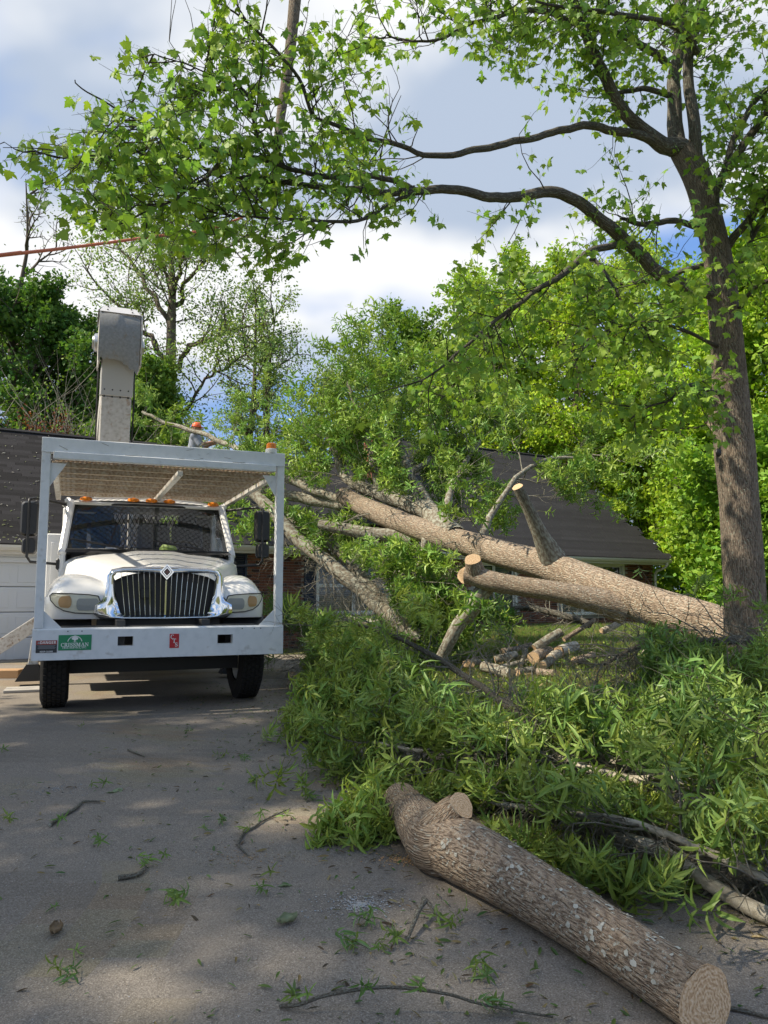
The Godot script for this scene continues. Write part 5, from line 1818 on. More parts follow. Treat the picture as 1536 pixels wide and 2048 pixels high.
func build_maple() -> void:
	var o := thing("maple_tree", "tall grey-barked maple at right whose leafy limbs arch over the scene", "tree")
	var m := M.new()
	var D := 7.8
	var k := D / F
	var tp := smooth_path([Vector3(P(1500, 1432, D).x, 0.2, -D), P(1497, 1400, D), P(1490, 1200, D), P(1478, 1000, D), P(1469, 900, D), P(1462, 800, D), P(1455, 700, D), P(1446, 600, D), P(1438, 530, D), P(1418, 440, D), P(1396, 360, D), P(1366, 300, D)], 6)
	var tr := radii([58 * k, 47 * k, 40 * k, 37 * k, 40 * k, 36 * k, 33 * k, 31 * k, 29 * k, 28 * k, 29 * k, 28 * k], tp.size())
	m.tube(tp, tr, 24, false, false, nz, 0.09, 0.5)
	# burls and old knots on the trunk
	for q in [[1415, 835, 26.0], [1437, 905, 20.0], [1508, 925, 22.0], [1500, 800, 20.0], [1420, 765, 16.0], [1432, 640, 12.0]]:
		var c := P(q[0] + (22 if q[0] < 1465 else -22), q[1], D)
		m.tube(PackedVector3Array([c + Vector3(0, 1.9, 0) * q[2] * k, c + Vector3(0, 1.2, 0) * q[2] * k, c + Vector3(0, 0.5, 0) * q[2] * k, c, c - Vector3(0, 0.5, 0) * q[2] * k, c - Vector3(0, 1.1, 0) * q[2] * k, c - Vector3(0, 1.8, 0) * q[2] * k]), PackedFloat32Array([0.05 * q[2] * k, 0.45 * q[2] * k, 0.85 * q[2] * k, 1.0 * q[2] * k, 0.9 * q[2] * k, 0.5 * q[2] * k, 0.05 * q[2] * k]), 14, false, false, nz, 0.35, 0.3)
	obj("trunk", m, mats["bark_maple"], o)
	m = M.new()
	m.lathe(PackedVector2Array([Vector2(0.0, 0.3), Vector2(0.7, 0.2), Vector2(1.0, 0)]), 10, Transform3D(Basis(Vector3.RIGHT, PI / 2).scaled(Vector3(0.028, 0.045, 0.02)), P(1437, 905, D - 0.3)))
	obj("knot_hole", m, mats["black"], o)
	var ends := []
	var far_ends := []
	var limbs := [
		# the great left limb, arching towards the viewer
		[[[1436, 592, 7.78], [1335, 552, 7.6], [1262, 492, 7.4], [1200, 440, 7.2], [1150, 397, 7.0], [1105, 383, 6.9], [1040, 397, 6.8], [980, 393, 6.7], [900, 376, 6.55], [830, 377, 6.45], [760, 384, 6.3], [690, 377, 6.2], [620, 372, 6.1], [525, 362, 5.9], [450, 352, 5.75], [370, 320, 5.6], [280, 296, 5.4]], [16, 17, 17, 16, 15, 14, 13, 12, 11, 10, 9, 8, 7, 6, 5, 4, 3], 0.32, 40],
		[[[830, 376, 6.45], [770, 352, 6.3], [670, 352, 6.1], [600, 345, 5.9], [550, 330, 5.8], [460, 307, 5.6], [360, 278, 5.4], [280, 245, 5.2], [190, 190, 5.0], [150, 160, 4.9]], [7, 7, 7, 6, 6, 5, 4, 3, 2, 1.5], 0.1, 46],
		[[[450, 308, 5.6], [415, 345, 5.5], [380, 375, 5.4], [350, 400, 5.3], [280, 422, 5.2], [200, 462, 5.0]], [5, 4.5, 4, 3, 2.5, 1.5], 0.1, 26],
		[[[340, 276, 5.4], [280, 305, 5.3], [230, 315, 5.2], [170, 317, 5.0], [115, 312, 4.9], [60, 288, 4.8]], [4, 3.5, 3, 2.5, 2, 1.2], 0.1, 24],
		[[[850, 378, 6.4], [790, 398, 6.2], [725, 430, 6.0], [650, 448, 5.8], [560, 440, 5.7], [470, 436, 5.5], [400, 425, 5.4]], [5, 5, 4.5, 4, 3, 2.5, 1.5], 0.3, 22],
		[[[550, 330, 5.8], [520, 270, 5.7], [500, 190, 5.6], [440, 155, 5.5], [380, 130, 5.3], [300, 110, 5.2]], [5, 4.5, 4, 3, 2, 1.5], 0.15, 30],
		# second left limb
		[[[1345, 305, 7.8], [1290, 276, 7.6], [1200, 258, 7.4], [1140, 258, 7.2], [1080, 270, 7.0], [1000, 291, 6.8], [920, 309, 6.6], [850, 305, 6.5], [770, 283, 6.3], [700, 262, 6.2], [630, 235, 6.0], [600, 175, 5.9], [550, 100, 5.8], [490, 35, 5.7], [410, -10, 5.6]], [13, 12, 11, 10, 9, 9, 8, 7, 6, 6, 5, 5, 4, 3, 2], 0.45, 40],
		# drooping limbs below
		[[[1240, 492, 7.35], [1178, 505, 7.2], [1118, 550, 7.0], [1068, 585, 6.9], [1008, 630, 6.8], [958, 675, 6.7], [900, 720, 6.6], [840, 770, 6.5]], [9, 9, 8, 6, 5, 4, 3, 2], 0.2, 30],
		[[[1080, 580, 6.9], [1030, 615, 7.2], [980, 665, 7.4], [940, 740, 7.5], [880, 800, 7.6]], [5, 4, 3.5, 2.5, 1.5], 0.2, 16],
		[[[1180, 520, 7.2], [1220, 560, 7.0], [1250, 610, 6.9], [1300, 680, 6.8]], [5, 4, 3, 2], 0.2, 16],
		[[[1440, 700, 7.8], [1380, 665, 7.4], [1300, 640, 7.1], [1230, 655, 6.9], [1160, 690, 6.7]], [5, 4.5, 4, 3, 2], 0.25, 20],
		[[[1455, 795, 7.8], [1400, 772, 7.5], [1370, 770, 7.2], [1330, 800, 7.0], [1260, 840, 6.8]], [6, 5, 4, 3, 2], 0.3, 16],
		# upper forks of the trunk
		[[[1366, 300, 7.8], [1330, 290, 7.7], [1290, 260, 7.6], [1240, 215, 7.5], [1200, 150, 7.4], [1180, 95, 7.3], [1150, 20, 7.2], [1130, -60, 7.1]], [26, 22, 18, 16, 15, 13, 11, 8], 0.35, 22],
		[[[1362, 310, 7.8], [1350, 230, 7.9], [1348, 150, 8.0], [1358, 60, 8.1], [1360, -60, 8.2], [1355, -260, 8.3], [1340, -480, 8.4]], [24, 19, 17, 16, 15, 12, 6], 0.35, 36],
		[[[1396, 360, 7.8], [1388, 260, 7.7], [1378, 160, 7.7], [1390, 60, 7.6], [1420, -60, 7.5], [1440, -240, 7.5]], [18, 16, 14, 13, 12, 6], 0.4, 30],
		[[[1335, 130, 7.95], [1290, 95, 7.7], [1230, 65, 7.5], [1170, 55, 7.3], [1100, 30, 7.0], [1030, 22, 6.8], [960, 42, 6.6], [900, 72, 6.4], [830, 82, 6.3], [770, 76, 6.2]], [10, 10, 9, 8, 7, 6, 5, 4, 3, 2], 0.3, 34],
		[[[1400, 110, 7.6], [1360, 60, 7.3], [1300, 40, 7.0], [1220, 20, 6.8], [1120, 5, 6.5], [1020, -20, 6.2]], [9, 8, 7, 6, 4, 2], 0.2, 30],
		[[[1340, 190, 7.9], [1290, 172, 7.7], [1230, 186, 7.6]], [8, 7, 5], 0.5, 4],
		# right side
		[[[1432, 480, 7.8], [1428, 420, 7.7], [1440, 370, 7.6], [1480, 300, 7.5], [1520, 240, 7.4], [1570, 180, 7.2]], [13, 13, 12, 11, 10, 8], 0.4, 18],
		[[[1440, 375, 7.6], [1462, 300, 7.7], [1500, 220, 7.7], [1560, 160, 7.6]], [10, 9, 8, 5], 0.3, 14],
		[[[1470, 560, 7.8], [1490, 510, 7.6], [1520, 440, 7.5], [1560, 400, 7.3]], [8, 7, 6, 4], 0.3, 16],
		[[[1470, 640, 7.8], [1500, 590, 7.5], [1550, 560, 7.2], [1600, 540, 7.0]], [7, 6, 5, 3], 0.3, 16],
		[[[1415, 458, 7.8], [1330, 447, 7.6], [1275, 448, 7.5], [1240, 438, 7.4]], [9, 8, 7, 4], 0.4, 12],
		[[[1436, 520, 7.85], [1350, 545, 8.1], [1290, 562, 8.3], [1230, 570, 8.5], [1150, 600, 8.6]], [7, 6, 5, 4, 2], 0.3, 18],
		# limbs above the frame carry the rest of the crown
		[[[1340, -100, 8.3], [1200, -260, 7.6], [1000, -520, 6.8], [760, -720, 6.2]], [14, 11, 8, 4], 0.2, 36],
		[[[1180, 90, 7.3], [1050, -180, 6.6], [880, -420, 6.0], [640, -620, 5.4], [420, -760, 5.0]], [12, 10, 8, 6, 3], 0.2, 44],
		[[[1450, 500, 7.8], [1600, 300, 7.0], [1760, 120, 6.4]], [12, 9, 5], 0.2, 26],
	]
	open_zones = MAPLE_BARE
	for q in limbs:
		m = M.new()
		var rad := []
		for i in q[1].size():
			rad.append(q[1][i] * 0.82 * q[0][i][2] / F)
		var p := limb(m, q[0], rad, 10 if q[1][0] > 8 else 6, 5, 0.08, false, 0.05)
		obj("limb", m, mats["bark_limb"], o)
		var e2 := []
		var tw := M.new()
		along(tw, p, q[2], 1.0, q[3], 0.3, 0.78, 0.007, 1, 0.12, e2, 0.7)
		obj("twigs", tw, mats["bark_limb"], o).set_meta("kind", "stuff")
		ends.append_array(e2)
	open_zones = []
	var where := []
	var tint := PackedColorArray()
	var keep := []
	for e in pruned(ends, MAPLE_BARE):
		var spot := px_of(e[0])
		if rng.randf() < (0.6 if spot.x < 720.0 else (0.85 if spot.y < 300.0 or spot.x > 1350.0 else 0.66)):
			keep.append(e)
	hang(where, tint, keep, 2, 0.09, 0.11, Color(0.25, 0.4, 0.065), 0.75)
	scatter_leaves(o, L.maple, mats["leaf_maple"], where, tint, 300, "leaf", "leaves")
	print("maple leaves ", where.size())
	# a bare grey limb hanging in a sling rope behind the leaves
	o = thing("hanging_limb", "bare grey limb hanging upright behind the maple leaves at the top", "limb")
	m = M.new()
	limb(m, [[604, -160, 13.0], [590, 0, 13.0], [578, 120, 13.0], [562, 230, 13.0], [550, 330, 13.0], [545, 420, 13.0]], [0.13, 0.115, 0.1, 0.085, 0.06, 0.04], 12, 4, 0.1, true)
	obj("stem", m, mats["bark_maple"], o)
	m = M.new()
	var ra := P(430, 455, 11.4)
	var rb := P(-60, 518, 6.3)
	var rope_pts := [rb + (rb - ra) * ((rb.y - 0.05) / (ra.y - rb.y))]
	rope_pts.append_array(path_px([[-60, 518, 6.3], [0, 511, 6.8], [150, 494, 8.2], [300, 474, 9.8], [430, 455, 11.4], [552, 405, 12.97]]))
	var rp := smooth_path(rope_pts, 6)
	m.tube(rp, radii([0.017, 0.017], rp.size()), 8, true, true)
	tag(obj("pull_rope", m, mats["rope"]), "orange pull rope running taut from the left edge into the leaves", "rope")

func cut_face(m: M, at: Vector3, out: Vector3, r: float, squash := 1.0) -> void:
	# a sawn end: a disc with growth rings, its rim a little uneven
	var z := out.normalized()
	var x := z.cross(Vector3.UP).normalized()
	var y := z.cross(x)
	var n := 22
	var rim := []
	for i in n:
		var a := TAU * i / n
		var k := r * (1.0 + 0.05 * sin(a * 3.0 + at.x * 7.0) + 0.03 * sin(a * 7.0))
		rim.append([at + (x * cos(a) + y * sin(a) * squash) * k + z * 0.004, Vector2(0.5 + cos(a) * 0.47, 0.5 + sin(a) * 0.47)])
	for i in n:
		var a = rim[i]
		var b = rim[(i + 1) % n]
		m.tri(at + z * 0.007, a[0], b[0], z, z, z, Vector2(0.5, 0.5), a[1], b[1])

func log_piece(called: String, label: String, cat: String, a: Vector3, b: Vector3, ra: float, rb: float, bark: String, group := "") -> Node3D:
	var o := thing(called, label, cat, Vector3.ZERO, 0.0, group)
	var m := M.new()
	var mid := (a + b) * 0.5 + rv() * ra * 0.25
	var p := smooth_path([a, a.lerp(mid, 0.5), mid, mid.lerp(b, 0.5), b], 2)
	m.tube(p, radii([ra, (ra + rb) / 2, rb], p.size()), 14, false, false, nz, 0.12, 0.4)
	obj("bark", m, mats[bark], o)
	m = M.new()
	cut_face(m, a, a - p[1], ra)
	obj("cut_face", m, mats["cut_wood"], o)
	m = M.new()
	cut_face(m, b, b - p[p.size() - 2], rb)
	obj("cut_face", m, mats["cut_wood"], o)
	return o

const TRUNK_BARE := [[1470, 1250, 1200, 1167, 62, 14], [1200, 1167, 950, 1085, 50, 15], [950, 1085, 690, 985, 38, 15], [1190, 1198, 930, 1150, 34, 13], [638, 1050, 800, 1072, 16, 14], [1035, 975, 1095, 1090, 20, 14], [590, 1077, 811, 1250, 18, 15], [660, 1190, 725, 1190, 62, 20], [500, 1150, 620, 1150, 55, 20], [1140, 1200, 1280, 1145, 40, 30], [1120, 1060, 1320, 1095, 40, 30], [1000, 930, 1200, 1060, 30, 30], [652, 877, 698, 960, 14, 16], [733, 872, 765, 995, 14, 16], [800, 890, 870, 1020, 15, 16], [573, 988, 700, 1008, 18, 16], [570, 955, 650, 990, 14, 16], [500, 985, 594, 1077, 16, 16], [661, 1081, 760, 1195, 14, 15], [393, 868, 400, 868, 46, 19.5], [200, 880, 420, 880, 30, 19.5]]
const BRUSH_BARE := [[1470, 1250, 1200, 1167, 50, 14], [1200, 1190, 930, 1090, 90, 14], [930, 1310, 1220, 1310, 80, 14], [960, 1350, 1080, 1350, 40, 14], [868, 1650, 1000, 1810, 75, 5.2], [1000, 1810, 1412, 2008, 80, 4], [590, 1077, 811, 1250, 18, 15], [660, 1160, 725, 1160, 70, 20], [500, 1130, 620, 1130, 60, 20], [1180, 1240, 1260, 1240, 36, 12], [985, 1605, 1140, 1645, 30, 5.2], [1140, 1645, 1290, 1660, 34, 5], [1290, 1660, 1536, 1770, 44, 5], [1150, 1640, 1290, 1705, 34, 4.7], [1420, 1775, 1536, 1825, 36, 4], [808, 1500, 1120, 1522, 26, 6], [1120, 1522, 1180, 1545, 28, 6], [1190, 1514, 1420, 1596, 32, 6], [900, 1334, 1100, 1460, 22, 8], [780, 1268, 900, 1334, 18, 8.5], [800, 1590, 860, 1640, 40, 5.4], [918, 1616, 880, 1640, 40, 5.4], [72, 1300, 545, 1300, 75, 12], [420, 1380, 535, 1380, 62, 12]]

func build_fallen_tree() -> void:
	var o := thing("fallen_tree", "huge fallen tree lying from the maple's foot up onto the crushed roof", "fallen tree")
	var m := M.new()
	var pts := [[1620, 1318, 8.6], [1560, 1296, 8.8], [1500, 1274, 9.05], [1400, 1241, 9.5], [1300, 1211, 10.0], [1200, 1174, 10.5], [1100, 1134, 11.1], [1020, 1112, 11.6], [950, 1092, 12.2], [850, 1062, 13.0], [760, 1028, 13.8], [715, 1007, 14.3], [684, 990, 14.6]]
	var rp := [50, 47, 45, 41, 39, 37, 31, 28, 26, 24, 21, 18, 16]
	var rad := []
	for i in rp.size():
		rad.append(rp[i] * pts[i][2] / F)
	var trunk := limb(m, pts, rad, 26, 6, 0.07)
	obj("trunk", m, mats["bark_fallen"], o)
	m = M.new()
	var tip := trunk[trunk.size() - 1]
	cut_face(m, P(682, 988, 14.55), (tip - trunk[trunk.size() - 3]).normalized() + Vector3(0, 0.1, 0.6), 0.15)
	obj("cut_face", m, mats["cut_wood"], o)
	# sawn and unsawn limbs: name, rows, radii in px, bark, cut
	var limbs := [
		["low_limb", [[1250, 1215, 10.2], [1190, 1200, 10.25], [1100, 1181, 10.4], [1030, 1171, 10.6], [985, 1163, 10.7], [952, 1153, 10.8], [930, 1151, 10.85]], [36, 26, 21, 20, 21, 21, 17], "bark_fallen", true],
		["limb_stub", [[955, 1152, 10.8], [950, 1138, 10.75], [946, 1122, 10.7]], [21, 19, 16], "bark_fallen", true],
		["limb_stub", [[1105, 1118, 11.0], [1080, 1068, 10.9], [1058, 1020, 10.8], [1036, 975, 10.7]], [28, 16, 12, 11], "bark_lichen", true],
		["prop_limb", [[985, 1165, 10.9], [962, 1192, 10.9], [940, 1225, 10.95], [905, 1275, 11.05], [885, 1322, 11.1]], [18, 17, 15, 13, 11], "bark_lichen", false],
		["sawn_limb", [[830, 1080, 13.2], [798, 1073, 13.4], [740, 1067, 13.6], [690, 1058, 13.8], [640, 1049, 14.0]], [16, 15, 13, 12, 10], "bark_lichen", true],
		["fork", [[912, 1076, 12.5], [880, 1045, 12.9], [850, 1020, 13.4], [773, 992, 14.2], [720, 975, 14.6], [700, 958, 14.8]], [25, 24, 20, 15, 12, 9], "bark_lichen", false],
		["branch", [[700, 962, 14.8], [682, 940, 15.0], [668, 905, 15.2], [655, 877, 15.4]], [9, 8, 7, 5], "bark_lichen", false],
		["branch", [[765, 995, 14.2], [757, 965, 14.3], [745, 920, 14.5], [733, 872, 14.7], [705, 790, 14.9], [690, 735, 15.0]], [9, 8, 7, 6, 4, 2], "bark_lichen", false],
		["branch", [[885, 1066, 12.9], [868, 1025, 13.3], [845, 985, 13.8], [820, 945, 14.4], [800, 890, 15.0], [775, 830, 15.5]], [11, 11, 9, 8, 6, 3], "bark_lichen", false],
		["branch", [[700, 1008, 14.7], [640, 1002, 15.2], [573, 988, 15.6], [500, 975, 16.0], [430, 960, 16.4]], [14, 12, 10, 8, 5], "bark_lichen", false],
		["branch", [[690, 1000, 14.7], [644, 987, 15.0], [600, 965, 15.4], [560, 950, 15.8], [480, 900, 17.5], [400, 868, 18.5], [340, 848, 19.0], [285, 824, 19.4]], [9, 8, 8, 7, 6, 5, 4, 3], "bark_lichen", false],
		["branch", [[820, 945, 14.4], [850, 925, 14.6], [880, 880, 15.0], [900, 820, 15.4]], [7, 6, 4, 2], "bark_lichen", false],
		["branch", [[960, 1080, 12.2], [1000, 1000, 12.6], [1040, 950, 13.0], [1100, 920, 13.4], [1180, 915, 13.6]], [9, 6, 5, 4, 3], "bark_lichen", false],
		["branch", [[885, 1064, 12.8], [900, 980, 13.6], [930, 930, 14.4], [960, 880, 15.0]], [10, 8, 6, 3], "bark_lichen", false],
		["branch", [[740, 1065, 13.6], [760, 1100, 13.2], [790, 1130, 12.9], [830, 1180, 12.6]], [7, 6, 4, 3], "bark_lichen", false],
		["branch", [[850, 1060, 13.0], [845, 1100, 12.7], [835, 1150, 12.5], [840, 1210, 12.4]], [8, 6, 4, 2], "bark_lichen", false],
	]
	var ends := []
	var low := []
	var tw := M.new()
	for q in limbs:
		m = M.new()
		rad = []
		for i in q[2].size():
			rad.append(q[2][i] * q[1][i][2] / F)
		var p := limb(m, q[1], rad, 14 if q[2][0] > 12 else 8, 5, 0.1, false, 0.0 if q[4] else 0.06)
		var lo := obj(q[0], m, mats[q[3]], o)
		if q[4]:
			m = M.new()
			cut_face(m, p[p.size() - 1], p[p.size() - 1] - p[p.size() - 2] + Vector3(0, 0, 0.03), rad[rad.size() - 1])
			obj("cut_face", m, mats["cut_wood"], lo)
		elif q[0] == "branch" or q[0] == "fork":
			along(tw, p, 0.3, 1.0, 9, 0.6, 1.5, 0.012, 2, 0.1, ends, 0.9)
	# twigs sprouting from the trunk's underside and over the roof
	along(tw, trunk, 0.62, 0.92, 9, 0.6, 1.3, 0.014, 2, -0.5, low, 1.0)
	obj("twigs", tw, mats["bark_lichen"], o).set_meta("kind", "stuff")
	var where := []
	var tint := PackedColorArray()
	dress(where, tint, pruned(ends, TRUNK_BARE), 0.75, 0.85, 1.35, Color(0.26, 0.4, 0.09), 0.4)
	dress(where, tint, pruned(low, TRUNK_BARE), 0.7, 1.0, 1.4, Color(0.24, 0.37, 0.08), 0.8)
	print("fallen sprigs ", where.size())
	scatter_leaves(o, L.fine, mats["leaf_oak"], where, tint, 200, "leaf_sprig", "foliage")

	# long broken limbs that slid off the eave
	for q in [
		["broken_limb", "long lichened limb sloping from the truck's rack past the window to the lawn", [[500, 985, 15.2], [545, 1020, 14.9], [594, 1077, 14.5], [650, 1122, 14.1], [707, 1168, 13.7], [760, 1215, 13.3], [811, 1256, 12.9], [840, 1275, 12.8]], [10, 12, 13, 14, 15, 15, 16, 12], 26],
		["broken_limb", "shorter limb leaning on the eave above the blue-shuttered window", [[650, 1070, 14.9], [680, 1105, 14.6], [719, 1147, 14.3], [760, 1195, 13.9], [800, 1240, 13.5]], [8, 10, 11, 10, 7], 14],
		["broken_limb", "thin limb hanging over the gutter right of the truck's guard post", [[560, 1010, 15.6], [600, 1060, 15.3], [640, 1090, 15.0], [660, 1110, 14.9]], [7, 7, 5, 3], 12],
	]:
		var b := thing(q[0], q[1], "limb", Vector3.ZERO, 0.0, "limbs broken off the fallen tree")
		m = M.new()
		rad = []
		for i in q[3].size():
			rad.append(q[3][i] * q[2][i][2] / F)
		var p := limb(m, q[2], rad, 12, 5, 0.12, true, 0.04)
		obj("stem", m, mats["bark_lichen"], b)
		tw = M.new()
		ends = []
		along(tw, p, 0.05, 0.9, q[4], 0.5, 1.2, 0.012, 2, -0.25, ends, 0.9)
		obj("twigs", tw, mats["bark_lichen"], b).set_meta("kind", "stuff")
		where = []
		tint = PackedColorArray()
		dress(where, tint, pruned(ends, TRUNK_BARE), 0.4, 1.0, 1.4, Color(0.24, 0.38, 0.09), 0.5)
		scatter_leaves(b, L.fine, mats["leaf_oak"], where, tint, 30, "leaf_sprig", "foliage")

func build_firewood() -> void:
	# sawn pieces on the lawn: two ends each in photo pixels with distance
	var list := [
		["pale log lying in the grass nearest the brush pile", [968, 1333, 10.9], [1022, 1357, 10.4], 0.075],
		["round cut end facing us in the shade below the propped limb", [932, 1283, 12.2], [950, 1276, 12.7], 0.06],
		["short upright-faced log at the left of the small heap", [1000, 1294, 12.0], [1030, 1300, 12.3], 0.065],
		["red-hearted split log in front of the small heap", [990, 1314, 11.6], [1022, 1312, 11.6], 0.055],
		["log with a tall cut face in the middle of the heap", [1067, 1311, 11.4], [1098, 1302, 11.8], 0.095],
		["stubby log right of the tall cut face", [1101, 1316, 11.3], [1117, 1308, 11.7], 0.07],
		["mossy log slanting up out of the heap", [1070, 1297, 11.6], [1122, 1264, 11.7], 0.07],
		["thin branch slanting towards the trunk's underside", [1128, 1279, 11.2], [1190, 1240, 11.4], 0.035],
		["thin branch leaning under the fallen trunk furthest right", [1204, 1262, 10.6], [1244, 1243, 10.8], 0.045],
		["orange splintered chunk in the grass in front of the heap", [1035, 1350, 10.6], [1066, 1343, 10.7], 0.06],
		["brown log half sunk in grass right of the splintered chunk", [1075, 1352, 10.5], [1110, 1360, 10.3], 0.055],
		["thin pale pole lying across the left of the heap", [1000, 1325, 11.3], [1060, 1306, 11.6], 0.04],
		["log behind the heap pointing at the house", [1084, 1338, 10.8], [1104, 1322, 11.4], 0.07],
		["reddish sawn log left of the heap behind the brush", [800, 1292, 11.8], [770, 1284, 12.2], 0.085],
		["pale sawn log lying left of the reddish one", [745, 1276, 12.2], [775, 1270, 12.6], 0.07],
		["small pale offcut between the heap and the propped limb", [944, 1306, 11.7], [957, 1302, 11.9], 0.045],
		["long pale log lying lengthwise at the back of the heap", [1005, 1302, 13.0], [1062, 1296, 13.4], 0.07],
		["thick short log with bright cut end at the heap's right", [1118, 1322, 11.8], [1150, 1310, 12.3], 0.085],
		["thin grey pole pointing at us through the middle of the heap", [1040, 1330, 11.0], [1052, 1300, 12.6], 0.035],
		["half-hidden log furthest right by the leaves", [1150, 1332, 11.0], [1185, 1318, 11.4], 0.06],
		["small sawn billet by the driveway edge right of the truck's bumper", [585, 1322, 11.2], [603, 1318, 11.5], 0.05],
	]
	var i := 0
	for q in list:
		var a := P(q[1][0], q[1][1], q[1][2])
		var b := P(q[2][0], q[2][1], q[2][2])
		# settle on the grass where the pixels put the piece below it
		a.y = maxf(a.y, gy(a.x, a.z) + q[3] * 1.1 + 0.03)
		b.y = maxf(b.y, gy(b.x, b.z) + q[3] * 1.1 + 0.03)
		if i != 7 and i != 8 and i != 6:
			a.y = minf(a.y, gy(a.x, a.z) + 0.03 + q[3] * (1.1 if i % 3 else 2.4))
			b.y = minf(b.y, gy(b.x, b.z) + 0.03 + q[3] * (1.1 if i % 3 else 2.4))
		log_piece("firewood_log", q[0], "log", a, b, q[3], q[3] * rr(0.85, 1.0), ["bark_lichen", "bark_fallen", "bark_pale"][i % 3], "sawn logs on the lawn")
		i += 1

func build_log() -> void:
	var o := thing("sawn_log", "thick sawn trunk section with white bark flakes lying in the foreground", "log")
	var m := M.new()
	var lr := [0.135, 0.148, 0.138, 0.126, 0.117, 0.109, 0.104, 0.107]
	# nearly straight, a little bowed, resting on the driveway
	var w0 := G(872, 1672, 0.17)
	var w1 := G(1410, 2008, 0.107)
	var side := (w1 - w0).cross(Vector3.UP).normalized()
	var gp := []
	for i in 8:
		var q := w0.lerp(w1, i / 7.0) - side * 0.05 * sin(PI * i / 7.0)
		q.y = gy(q.x, q.z) + lr[i] * 0.97 + 0.012
		gp.append(q)
	var path := smooth_path(gp, 7)
	var rad := radii(lr, path.size())
	m.tube(path, rad, 40, false, false, nz, 0.06, 0.34)
	obj("bark", m, mats["bark_log"], o)
	m = M.new()
	var n := path.size()
	var out := (path[n - 1] - path[n - 2]).normalized()
	cut_face(m, path[n - 1], out + Vector3(0.0, 0.06, 0.08), 0.11)
	var cf := obj("cut_face", m, mats["cut_wood"], o)
	# fork at the far end: two sawn stubs and a collar
	m = M.new()
	var f := path[0]
	var a := G(800, 1600, 0.15)
	var s1 := smooth_path([path[3], f + Vector3(0.0, 0.0, 0), f.lerp(a, 0.6), a], 4)
	m.tube(s1, radii([0.14, 0.15, 0.12, 0.105], s1.size()), 24, false, true, nz, 0.12, 0.34)
	obj("fork_stub", m, mats["bark_log"], o)
	m = M.new()
	var b := G(922, 1612, 0.34)
	var s2 := smooth_path([path[2], f + Vector3(0.0, 0.03, 0.03), f.lerp(b, 0.65) + Vector3(0, 0.01, 0), b], 4)
	m.tube(s2, radii([0.12, 0.125, 0.095, 0.07], s2.size()), 22, false, false, nz, 0.12, 0.34)
	var st := obj("fork_stub", m, mats["bark_log"], o)
	m = M.new()
	cut_face(m, b, (b - s2[s2.size() - 2]).normalized() + Vector3(0.25, 0.1, 0.6), 0.07)
	obj("cut_face", m, mats["cut_wood"], st)
	# loose plates of pale bark standing proud of the log
	var fl := M.new()
	for i in 230:
		var k := rr(0.12, 0.97) * (n - 2)
		var c := int(k)
		if nz.get_noise_2d(k * 22.0, 40.0) < 0.02 and rng.randf() < 0.88:
			continue
		var d := (path[c + 1] - path[c]).normalized()
		var x := d.cross(Vector3.UP).normalized()
		var y := d.cross(x)
		var an := rr(-2.9, 0.1)
		var rn := x * cos(an) + y * sin(an)
		var tg := d.cross(rn)
		var p := path[c].lerp(path[c + 1], k - c) + rn * (rad[c] * 1.012 + 0.002)
		var t := rr(0.8, 1.05)
		fl.col = Color(0.46 * t, 0.45 * t, 0.39 * t)
		var w := rr(0.003, 0.012)
		var h := rr(0.004, 0.017)
		var ring := []
		for j in 7:
			var g := TAU * j / 7
			ring.append(p + tg * cos(g) * w * rr(0.5, 1.3) + d * sin(g) * h * rr(0.5, 1.3) + rn * rr(0.0, 0.004))
		for j in 7:
			fl.flat(p + rn * 0.003, ring[j], ring[(j + 1) % 7], rn)
	var fo := obj("bark_flakes", fl, mats["tinted"], o)
	fo.set_meta("kind", "stuff")

# ---- brush: cut leafy branches in the foreground

func leafy_branch(label: String, rows: Array, rpx: Array, n: int, lmin: float, lmax: float, keep: float, base: Color, bark: String, singles: int, droop := 0.35, up := 0.1) -> void:
	var o := thing("cut_branch", label, "branch", Vector3.ZERO, 0.0, "cut leafy branches heaped in the yard")
	var m := M.new()
	var rad := []
	for i in rpx.size():
		rad.append(rpx[i] * rows[i][2] / F)
	var p := limb(m, rows, rad, 10, 5, 0.1, true, 0.04)
	obj("stem", m, mats[bark], o)
	var tw := M.new()
	var ends := []
	along(tw, p, 0.05, 1.0, n, lmin * 0.75, lmax * 0.7, 0.008, 2, up - 0.12, ends, 0.6)
	var where := []
	var tint := PackedColorArray()
	var good := []
	for e in pruned(ends, BRUSH_BARE):
		if e[0].y > gy(e[0].x, e[0].z) + 0.03 and e[0].z < -2.6:
			good.append(e)
	obj("twigs", tw, mats["bark_lichen"], o).set_meta("kind", "stuff")
	dress(where, tint, good, keep * 0.26, 0.6, 1.2, base, droop)
	dress(where, tint, good, keep * 0.26, 0.6, 1.15, base, 1.5)
	scatter_leaves(o, L.sprig, mats["leaf_oak"], where, tint, singles, "leaf_sprig", "foliage")

